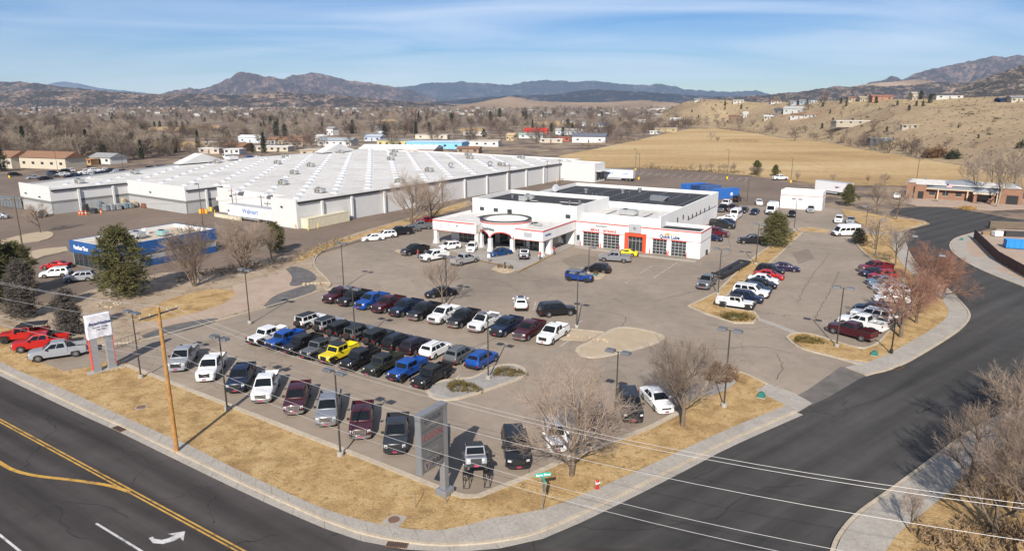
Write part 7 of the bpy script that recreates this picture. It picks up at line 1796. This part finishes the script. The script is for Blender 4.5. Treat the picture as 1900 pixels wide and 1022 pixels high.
# red bollards at the garage doors, yellow bollards at the store
def bollard(p, c, label, group, h=1.0):
    o = thing('bollard', label, 'bollard', p, 0, group); MB().lathe([(.09,0),(.09,h),(.05,h+.06)], 10).build('post', c, o); MB().lathe([(.13,0),(.13,.04)], 10).build('collar', M_CONC, o)
for x in (1.8,5.9,6.3,10.3,16.6,20.0,20.3,23.8): bollard(SW(-60+x,127-.6), M_RED, 'red steel bollard guarding a garage door of the service wing', 'red bollards at the garage doors')
for px, py in ((548,425),(572,428),(590,424),(637,410),(399,398),(424,399),(430,391),(710,362),(770,345),(960,336),(965,337),(985,334),(990,334),(998,333),(1003,336),(1012,333),(1033,338)): bollard(G(px,py), M_YELLOW, 'yellow safety bollard beside the store wall', 'yellow bollards at the store', 1.2)
# iron fence left
A, B = G(205,652), G(262,632)
o = thing('iron_fence', 'low black iron railing behind the draped sign', 'fence', (A.x,A.y,.1), math.atan2(B.y-A.y,B.x-A.x)); L_ = (B-A).length
for z in (.15,1.0): MB().tube((0,0,z),(L_,0,z),.025,.025,6).build('rail', M_DARKMETAL, o)
for i in range(int(L_/.5)+1): MB().tube((i*.5,0,0),(i*.5,0,1.05),.015,.015,4).build('picket', M_DARKMETAL, o)
# ------------------------------------------------------------------ trailers and containers
def box_trailer(name, a, b, side, h, label, txt=None, col=None, wheels=True, zf=1.1, grp=None, txtside=-1, star=False):
    """rectangular trailer whose lower long edge runs a to b on the ground as seen"""
    A, B = G(*a), G(*b); v = B-A; o = thing(name, label, 'trailer', A, math.atan2(v.y,v.x), grp); L = v.length; m_ = col or plain('trailer_white', (.74,.74,.74), .5, .1, .05)
    D = 2.55; zb = zf if wheels else .05
    bx = MB().box(0,L,0,D,zb,zb+h).build('box', m_, o); MB().box(-.02,L+.02,-.02,D+.02,zb+h,zb+h+.06).build('roof_edge', M_LTGREY, o); MB().box(-.015,L+.015,-.015,D+.015,zb-.14,zb).build('lower_rail', M_DARKMETAL, o)
    for i in range(1, int(L/1.2)): MB().box(i*1.2-.015,i*1.2+.015,-.012,0,zb+.05,zb+h-.02).build('panel_rib', m_, bx)
    for s in (.3,D-.3-.9): MB().box(L,L+.03,s,s+.9,zb+.05,zb+h-.05).build('rear_door', M_LTGREY, o)
    if wheels:
        for x in (L-1.2,L-2.4):
            for y in (.15,D-.15):
                wm, rm = wheel_mesh(.5,.3,M_RIM); w = obj('wheel', wm, o); w.location = (x,y+(.1 if y < 1 else -.1),.5)
                if y < 1: w.rotation_euler = (0,0,math.pi)
                q = obj('rim', rm, w); q.location = (0,.13,0)
        for y in (.6,D-.6): MB().box(2.2,2.32,y-.06,y+.06,.02,zb-.14).build('landing_leg', M_DARKMETAL, o)
        MB().box(L*.3,L*.7,.05,.1,.45,zb-.14).build('side_skirt', M_LTGREY, o)
    if txt:
        text(txt[0], txt[1], plain('brand_blue', (.02,.13,.42), .5), o, (L*txt[2],-.02,zb+h*.55), FR, depth=.008, bold=.02)
        if star:
            st = []
            for k in range(6):
                a_ = k*math.pi/3; q = MB().box(-.07,.07,.16,.5,0,.01).build('spark_ray', plain('spark_yellow', (.80,.42,.02), .5), o); q.location = (L*star,-.015,zb+h*.58); q.rotation_euler = (R(90),a_,0)
        if len(txt) > 3: text(txt[3], txt[1], MATS['brand_blue'], o, (L*txt[4],-.02,zb+h*.55), FR, depth=.008, bold=.02)
    return o
box_trailer('semi_trailer', (1104,333), (1174,337), 0, 2.9, 'long white semi trailer with blue lettering docked at the store end', ('Walmart',1.25,.33,'.com',.80), star=.60)
box_trailer('store_trailer', (424,405), (506,417), 0, 2.7, 'white trailer with blue lettering parked at the store delivery wall', ('Walmart',1.7,.52), star=.86, zf=.9)
o = box_trailer('semi_trailer', (1511,357), (1571,365), 0, 2.9, 'white semi trailer with red emblem beside the green pine')
MB().prism([(-.9,-.1),(-.3,-.45),(.5,-.5),(.9,.1),(.5,.5),(-.2,.35)],0,.01).build('emblem', plain('emblem_red', (.35,.05,.06), .5), o).location = (8.3,-.012,2.7)
o.children[-1].rotation_euler = FR
def container(a, b, h, col, label, D=2.44, name='shipping_container', grp=None, rr_=None):
    A, B = G(*a), G(*b); v = B-A; o = thing(name, label, 'container', A, math.atan2(v.y,v.x), grp); L = v.length
    bx = MB().box(.06,L-.06,.06,D-.06,.08,h-.06).build('box', col, o)
    for x in (0,L-.12):
        for y in (0,D-.12): MB().box(x,x+.12,y,y+.12,0,h).build('corner_post', col, o)
    for y in (0,D-.1):
        for z in (0.02,h-.12): MB().box(.12,L-.12,y,y+.1,z,z+.1).build('side_beam', col, o)
    n = int(L/.42)
    for i in range(n): MB().box(.25+i*.42,.43+i*.42,.025,.06,.15,h-.14).build('corrugation', col, bx)
    for y in (.18,1.3): MB().box(L,L+.03,y,y+.95,.15,h-.15).build('door', col, o)
    return o
M_CB = plain('container_blue', (.03,.13,.42), .5, 0, .15, 1.0); M_CN = plain('container_navy', (.02,.045,.13), .5, 0, .15, 1.0); M_CC = plain('container_cream', (.58,.53,.40), .6, 0, .08, 1.0)
container((573,426),(649,410), 2.5, M_CC, 'cream corrugated storage container beside the long store wall', 2.4)
def cont_at(px, py, hd, L, h, col, label):
    p = G(px,py); q = p+Vector((math.cos(R(hd)),math.sin(R(hd)),0))*L; a, b = proj(p), proj(q); return container(a, b, h, col, label)
cont_at(1272,357,29,9,2.6,M_CB,'bright blue shipping container, leftmost of the adjoining row'); cont_at(1291,360,29,9,2.6,M_CN,'navy shipping container, middle of the adjoining row'); cont_at(1308,361,29,7,2.6,plain('container_steel',(.05,.10,.24),.5,0,.15,1.0),'steel blue shipping container, right of the adjoining row')
o = container((1334,370),(1371,366), 2.9, M_CB, 'bright blue shipping container with white markings, standing apart', 2.6); MB().box(5,5.9,-.02,.03,.8,1.7).build('white_marking', M_WHITE, o)
# blue roll-off dumpster and the walled yard at right
A = G(1866,462); o = thing('dumpster', 'bright blue open roll-off dumpster in the walled yard', 'dumpster', (A.x,A.y,.1), R(-22)); MDB = plain('dumpster_blue', (.02,.22,.58), .5, 0, .1)
MB().box(0,6,0,2.4,.15,.3).build('floor', MDB, o)
for nm, b_ in (('side',(0,6,0,.12)),('side',(0,6,2.28,2.4)),('end',(0,.12,.12,2.28)),('end',(5.88,6,.12,2.28))): MB().box(*b_,.3,1.7).build(nm, MDB, o)
for i in range(6): MB().box(.4+i,.52+i,-.08,0,.3,1.6).build('rib', MDB, o)
MB().box(.3,5.6,.3,2.1,.3,1.0).build('rubble', M_DIRT, o)
for k, (pa, pb) in enumerate((((1806,442),(1850,486)),((1850,486),(1905,518)),((1905,518),(1985,560)))):
    A, B = G(*pa), G(*pb); o = thing('yard_wall', ['dark brown board fence of the yard, far stretch','dark brown board fence of the yard, middle stretch','dark brown board fence of the yard, near stretch'][k], 'fence', (A.x,A.y,.1), math.atan2(B.y-A.y,B.x-A.x), 'yard fence stretches'); L = (B-A).length; MF = plain('fence_brown', (.075,.038,.028), .85, 0, .2, 2.0, obvar=.15)
    nb = int(L/.30)
    bm_ = MB().box(.01,.29,-.03,.03,.05,1.9).mesh('board', MF)
    for i in range(nb): q = obj('board', bm_, o); q.location = (i*L/nb,0,random.uniform(-.02,.02))
    for z in (.4,1.5): MB().box(0,L,.03,.10,z,z+.1).build('rail', MF, o)
for px, py, w, h, c, lab in ((1845,437,5,.7,(.30,.20,.11),'stack of orange lumber inside the walled yard'),(1888,425,12,1.6,(.15,.115,.085),'long wooden fence across the back of the walled yard'),(1892,440,6,1.2,(.05,.048,.048),'dark equipment rack behind the dumpster')):
    p = G(px,py); o = thing('yard_stack', lab, 'stack', (p.x,p.y,.1), R(-12)); m_ = plain('yard_%d' % px, c, .9, 0, .25, 1.5)
    for i in range(5): MB().box(-w/2,w/2,-.5,.5,i*h/5,(i+1)*h/5-.04).build('plank_layer', m_, o)
p = G(1875,439); o = thing('yard_stack', 'white wrapped pallet inside the walled yard', 'stack', (p.x-3,p.y,.1)); MB().box(-.9,.9,-.6,.6,.15,1.1).build('wrap', M_WHITE, o); MB().box(-.95,.95,-.65,.65,0,.15).build('pallet', M_WOODDARK, o)
# flag and hay at the office
p = G(1751,380); o = thing('flagpole', 'tall flagpole with an american flag before the brick office', 'flagpole', (p.x,p.y,.09)); MB().tube((0,0,0),(0,0,6.3),.06,.035,8).build('pole', M_GALV, o); MB().lathe([(.02,6.3),(.09,6.38),(.02,6.46)],8).build('finial', M_YELLOW, o)
def flag(z0, w, h):
    f = bpy.data.objects.new('flag', None); COL.objects.link(f); f.parent = o; f.location = (.05,0,z0)
    def strip(x0,x1,za,zb,nm,m_):
        n = 6; vs = []
        for i in range(n+1):
            x = x0+(x1-x0)*i/n; y = .12*math.sin(x*4); vs += [(x,y,za-.06*x),(x,y,zb-.06*x)]
        MB().add(vs,[(2*i,2*i+2,2*i+3,2*i+1) for i in range(n)]).build(nm, m_, f)
    for i in range(13): strip(.62 if i > 5 else 0, w, h*i/13, h*(i+1)/13, 'stripe', M_RED if i % 2 == 0 else M_WHITE)
    strip(0,.62,h*6/13,h,'canton', M_NAVY)
flag(4.9,1.6,1.0)
p = G(1793,389); o = thing('straw_mound', 'tan mound of straw in front of the brick office porch', 'mound', (p.x,p.y,.09)); obj('straw', bush_mesh(77,2.4,1.2,1.0,320,.35).mesh('straw', leafm('straw',(.42,.27,.09))), o)
# goods stacked behind the store
GX = 'goods stacked at the store wall'
def pallet_stack(px, py, c, w, h, label):
    p = G(px,py); o = thing('wrapped_pallet', label, 'pallet', p, R(-34)+random.uniform(-.1,.1), GX); m_ = plain('goods_%d_%d' % (px,py), c, .7, 0, .3, 1.2)
    MB().box(-w/2,w/2,-.6,.6,0,.14).build('pallet', M_WOODDARK, o); MB().box(-w/2+.04,w/2-.04,-.55,.55,.14,h*.62).build('load', m_, o, bevel=.08); MB().box(-w/2+.2,w/2-.2,-.45,.45,h*.62,h).build('top_load', m_, o, bevel=.1)
for px, py, c, w, h, lab in ((160,393,(.03,.03,.035),2.2,2.2,'black tarped pile left in the goods row'),(175,396,(.03,.035,.04),2.4,1.4,'dark low pile behind the traffic cones'),(185,388,(.18,.20,.22),2.2,2.4,'tall grey wrapped stack, first from left'),(197,391,(.20,.22,.24),2.0,1.7,'grey wrapped pallet, second in the row'),(208,390,(.24,.26,.28),2.0,1.7,'grey wrapped pallet, third in the row'),(220,389,(.22,.24,.25),2.0,1.7,'grey wrapped pallet, fourth in the row'),(232,387,(.18,.24,.27),2.0,1.6,'blue-grey wrapped pallet, fifth in the row'),(243,386,(.16,.20,.22),2.0,1.5,'dark grey wrapped pallet, sixth in the row'),(228,382,(.42,.34,.20),2.4,2.2,'tan stacked boards behind the grey pallets'),(250,384,(.42,.33,.22),2.2,1.6,'tan stacked crates at the right end'),(268,385,(.22,.08,.05),2.0,1.2,'brown-red crate stack left of the low crate'),(281,385,(.20,.09,.06),2.2,1.1,'low brown-red crate nearest the blue barrel'),(318,391,(.02,.02,.022),2.6,1.2,'black low bin in the delivery yard')): pallet_stack(px,py,c,w,h,lab)
for i, (px, py) in enumerate(((148,399),(153,399),(160,399),(188,397))):
    p = G(px,py); o = thing('traffic_cone', 'orange traffic barrel with white bands beside the tarped pile', 'cone', p, 0, 'orange traffic barrels'); MB().lathe([(.3,0),(.3,.06),(.22,.08),(.17,1.2)],10).build('body', plain('cone_orange', (.65,.12,.02), .6), o); MB().lathe([(.225,.5),(.215,.7)],10).build('band', M_WHITE, o)
for px, py, c, lab in ((304,386,(.05,.20,.55),'blue barrel beside the delivery yard wall'),(372,396,(.70,.45,.04),'yellow barrel, left of the orange ones'),(377,396,(.65,.16,.02),'orange barrel in the delivery yard'),(383,396,(.70,.40,.04),'amber barrel in the delivery yard'),(392,392,(.70,.48,.05),'yellow barrel near the black tank')):
    p = G(px,py); o = thing('barrel', lab, 'barrel', p); m_ = plain('barrel_%d' % px, c, .5); MB().lathe([(.34,0),(.36,.05),(.36,.55),(.38,.6),(.36,.65),(.36,1.15),(.34,1.2)],14).build('drum', m_, o); MB().lathe([(.30,1.2),(.30,1.23)],14).build('lid', M_DARKMETAL, o)
p = G(403,392); o = thing('water_tank', 'black round tank beside the yellow barrels', 'tank', p); MB().lathe([(.8,0),(.85,.1),(.85,1.1),(.6,1.35),(.2,1.42)],16).build('shell', M_BLACK, o); MB().lathe([(.22,1.42),(.22,1.5)],12).build('lid', M_DARKMETAL, o)
A, B = G(398,402), G(446,410); o = thing('dock_wall', 'low cream concrete retaining wall left of the store trailer', 'wall', A, math.atan2(B.y-A.y,B.x-A.x)); MB().box(0,(B-A).length,0,.4,0,.9).build('wall', M_CC, o); MB().box(-.05,(B-A).length+.05,-.05,.45,.9,1.0).build('coping', M_CONC, o)
A, B = G(2,383), G(42,388); o = thing('garden_fence', 'tall dark mesh fence at the left corner of the store', 'fence', A, math.atan2(B.y-A.y,B.x-A.x)); L = (B-A).length
for i in range(8): MB().tube((i*L/7,0,0),(i*L/7,0,3.4),.06,.06,6).build('post', M_DARKMETAL, o)
for i in range(7): MB().box(i*L/7+.08,(i+1)*L/7-.08,-.02,.02,.1,3.3).build('mesh_panel', plain('mesh_grey', (.13,.14,.15), .8), o)
# landscape boulders
rb = random.Random(9)
def stone(s):
    bm = bmesh.new(); bmesh.ops.create_icosphere(bm, subdivisions=1, radius=s)
    for v in bm.verts: v.co *= rb.uniform(.7,1.15); v.co.z *= .6
    me = bpy.data.meshes.new('boulder'); bm.to_mesh(me); bm.free(); me.materials.append(M_TANGRAVEL); return me
ST = [stone(.45) for _ in range(5)]
def rocks(pts, label, n, name='boulder', s=(.5,1.1)):
    for i in range(n):
        k = rb.random()*(len(pts)-1); j = int(k); a, b = pts[j], pts[min(j+1,len(pts)-1)]; f = k-j
        p = G(a[0]+(b[0]-a[0])*f+rb.uniform(-4,4), a[1]+(b[1]-a[1])*f+rb.uniform(-2,2)); o = obj(name, rb.choice(ST)); o.location = (p.x,p.y,.15); o.rotation_euler = (0,0,rb.uniform(0,6)); q = rb.uniform(*s); o.scale = (q,q*.8,q*.9); tag(o, label, 'boulder', label.split(' ')[0]+' boulders '+label.split(' ')[-1])
rocks([(560,530),(590,527),(612,528)], 'pale boulder in the rock cluster at the lot kerb corner', 26); rocks([(1000,617),(1060,625),(1110,632),(1130,636)], 'pale stone at the end of the planter strip', 24, s=(.4,.8)); rocks([(180,565),(200,558),(222,566),(205,572),(182,570)], 'pale stone ringing the small bed by the pine', 20, s=(.4,.8)); rocks([(205,690),(235,682)], 'pale pebble stone beside the draped sign footing', 16, s=(.25,.5)); rocks([(920,503),(950,504)], 'pale stone on the showroom island', 12, s=(.4,.7))
# ------------------------------------------------------------------ people
def skin_person(name, label, p, hd, shirt, pants, pose):
    o = thing(name, label, 'person', p, R(hd))
    J = dict(pel=(0,0,.95),sp=(0,0,1.15),ch=(0,0,1.36),nk=(0,0,1.50),hd=(.02,0,1.60),ht=(.02,0,1.72),
             ls=(0,.18,1.42),le=pose['le'],lw=pose['lw'],rs=(0,-.18,1.42),re=pose['re'],rw=pose['rw'],
             lh=(0,.10,.90),lk=pose['lk'],la=pose['la'],lt=tuple(Vector(pose['la'])+Vector((.17,.02,-.05))),rh=(0,-.10,.90),rk=pose['rk'],ra=pose['ra'],rt=tuple(Vector(pose['ra'])+Vector((.17,-.02,-.05))))
    for s, w in (('l',1),('r',-1)):
        wv = Vector(J[s+'w'])
        J[s+'p'] = tuple(wv+Vector((.02,0,-.07)))
        for k in range(4): J[f'{s}f{k}'] = tuple(wv+Vector((.055-.03*k,.012*w,-.155+.012*abs(k-1.5)))); 
        J[s+'t'+'h'] = tuple(wv+Vector((.075,-.01*w,-.10)))
    nm = list(J); ix = {k:i for i,k in enumerate(nm)}
    E_ = [('pel','sp'),('sp','ch'),('ch','nk'),('nk','hd'),('hd','ht'),('ch','ls'),('ls','le'),('le','lw'),('ch','rs'),('rs','re'),('re','rw'),('pel','lh'),('lh','lk'),('lk','la'),('la','lt'),('pel','rh'),('rh','rk'),('rk','ra'),('ra','rt')]
    for s in 'lr': E_ += [(s+'w',s+'p'),(s+'p',s+'th')]+[(s+'p',f'{s}f{k}') for k in range(4)]
    rad = dict(pel=(.16,.13),sp=(.15,.11),ch=(.17,.12),nk=(.06,.06),hd=(.095,.085),ht=(.07,.07),ls=(.08,.08),le=(.052,.052),lw=(.036,.036),lh=(.10,.10),lk=(.065,.065),la=(.048,.048),lt=(.035,.04))
    me = bpy.data.meshes.new('body'); me.from_pydata([J[k] for k in nm], [(ix[a],ix[b]) for a,b in E_], [])
    b = bpy.data.objects.new('body', me); COL.objects.link(b)
    sk = b.modifiers.new('s','SKIN'); sb = b.modifiers.new('u','SUBSURF'); sb.levels = 2
    for k in nm:
        r_ = rad.get(k) or rad.get('l'+k[1:]) or ((.032,.02) if k[1:] == 'p' else (.009,.009))
        me.skin_vertices[0].data[ix[k]].radius = r_
    me.skin_vertices[0].data[0].use_root = True
    bpy.context.view_layer.update()
    em = bpy.data.meshes.new_from_object(b.evaluated_get(bpy.context.evaluated_depsgraph_get())); bpy.data.objects.remove(b)
    ms = [plain('skin', (.45,.27,.19), .6), plain('cloth_%s' % name+label[:6], shirt, .9, 0, .15, 6), plain('pants_%s' % label[:6], pants, .9, 0, .15, 6), plain('shoe', (.03,.025,.02), .7)]
    for m_ in ms: em.materials.append(m_)
    wl_ = [Vector(J['lw']), Vector(J['rw'])]
    for pl in em.polygons:
        c = pl.center; arm = min((c-w).length for w in wl_)
        pl.material_index = 0 if (c.z > 1.50 or arm < .17 and abs(c.y) > .12) else 3 if c.z < .10 else 2 if c.z < .98 and arm > .17 else 1
        pl.use_smooth = True
    obj('body', em, o)
    h = MB().lathe([(.10,1.60),(.108,1.66),(.09,1.745),(.04,1.78)], 12, .005, 0).build('hair', plain('hair_brown', (.07,.045,.03), .8), o, smooth=True)
    f = MB()
    for y in (-.035,.035): f.cbox((.108,y,1.635),(.015,.022,.012))
    f.cbox((.115,0,1.605),(.03,.022,.04)); f.cbox((.105,0,1.565),(.015,.05,.012)); f.build('face', plain('face_dark', (.22,.11,.08), .6), o)
    for y in (-.1,.1): MB().cbox((.02,y,1.615),(.03,.02,.055)).build('ear', ms[0], o)
    return o
walk = dict(le=(-.06,.27,1.16),lw=(.08,.28,.93),re=(-.02,-.27,1.15),rw=(.14,-.26,.95),lk=(.10,.10,.50),la=(.16,.11,.09),rk=(-.02,-.10,.49),ra=(-.16,-.11,.10))
stand = dict(le=(-.03,.27,1.14),lw=(.05,.27,.89),re=(-.03,-.27,1.14),rw=(.16,-.22,.96),lk=(.03,.11,.49),la=(0,.12,.08),rk=(.02,-.10,.49),ra=(-.02,-.11,.08))
skin_person('person', 'person in red top and jeans by the showroom corner column', (*G(1002,484)[:2],.13), -100, (.35,.04,.05), (.05,.07,.14), stand)
skin_person('person', 'person in pale checked shirt and jeans walking past the white column', (*G(1028,474)[:2],.13), -60, (.36,.37,.44), (.04,.06,.13), walk)
skin_person('person', 'person in red shirt and jeans beside the black pickup', (*G(776,479)[:2],.0), 150, (.42,.05,.04), (.06,.10,.22), stand)
# ------------------------------------------------------------------ the air: one even box of thin haze round everything
hzm = bpy.data.materials.new('haze_air'); hzm.use_nodes = True; hn = hzm.node_tree.nodes; hn.clear()
ho = hn.new('ShaderNodeOutputMaterial'); hv = hn.new('ShaderNodeVolumePrincipled')
hv.inputs['Color'].default_value = (0.55, 0.74, 1.0, 1); hv.inputs['Density'].default_value = 4.0e-5; hv.inputs['Anisotropy'].default_value = 0.0
hzm.node_tree.links.new(hv.outputs[0], ho.inputs['Volume'])
o = MB().box(-19000, 19000, -19000, 19000, -6, 820).build('haze', hzm); tag(o, 'thin bluish air haze over the valley', 'haze', None, 'stuff')
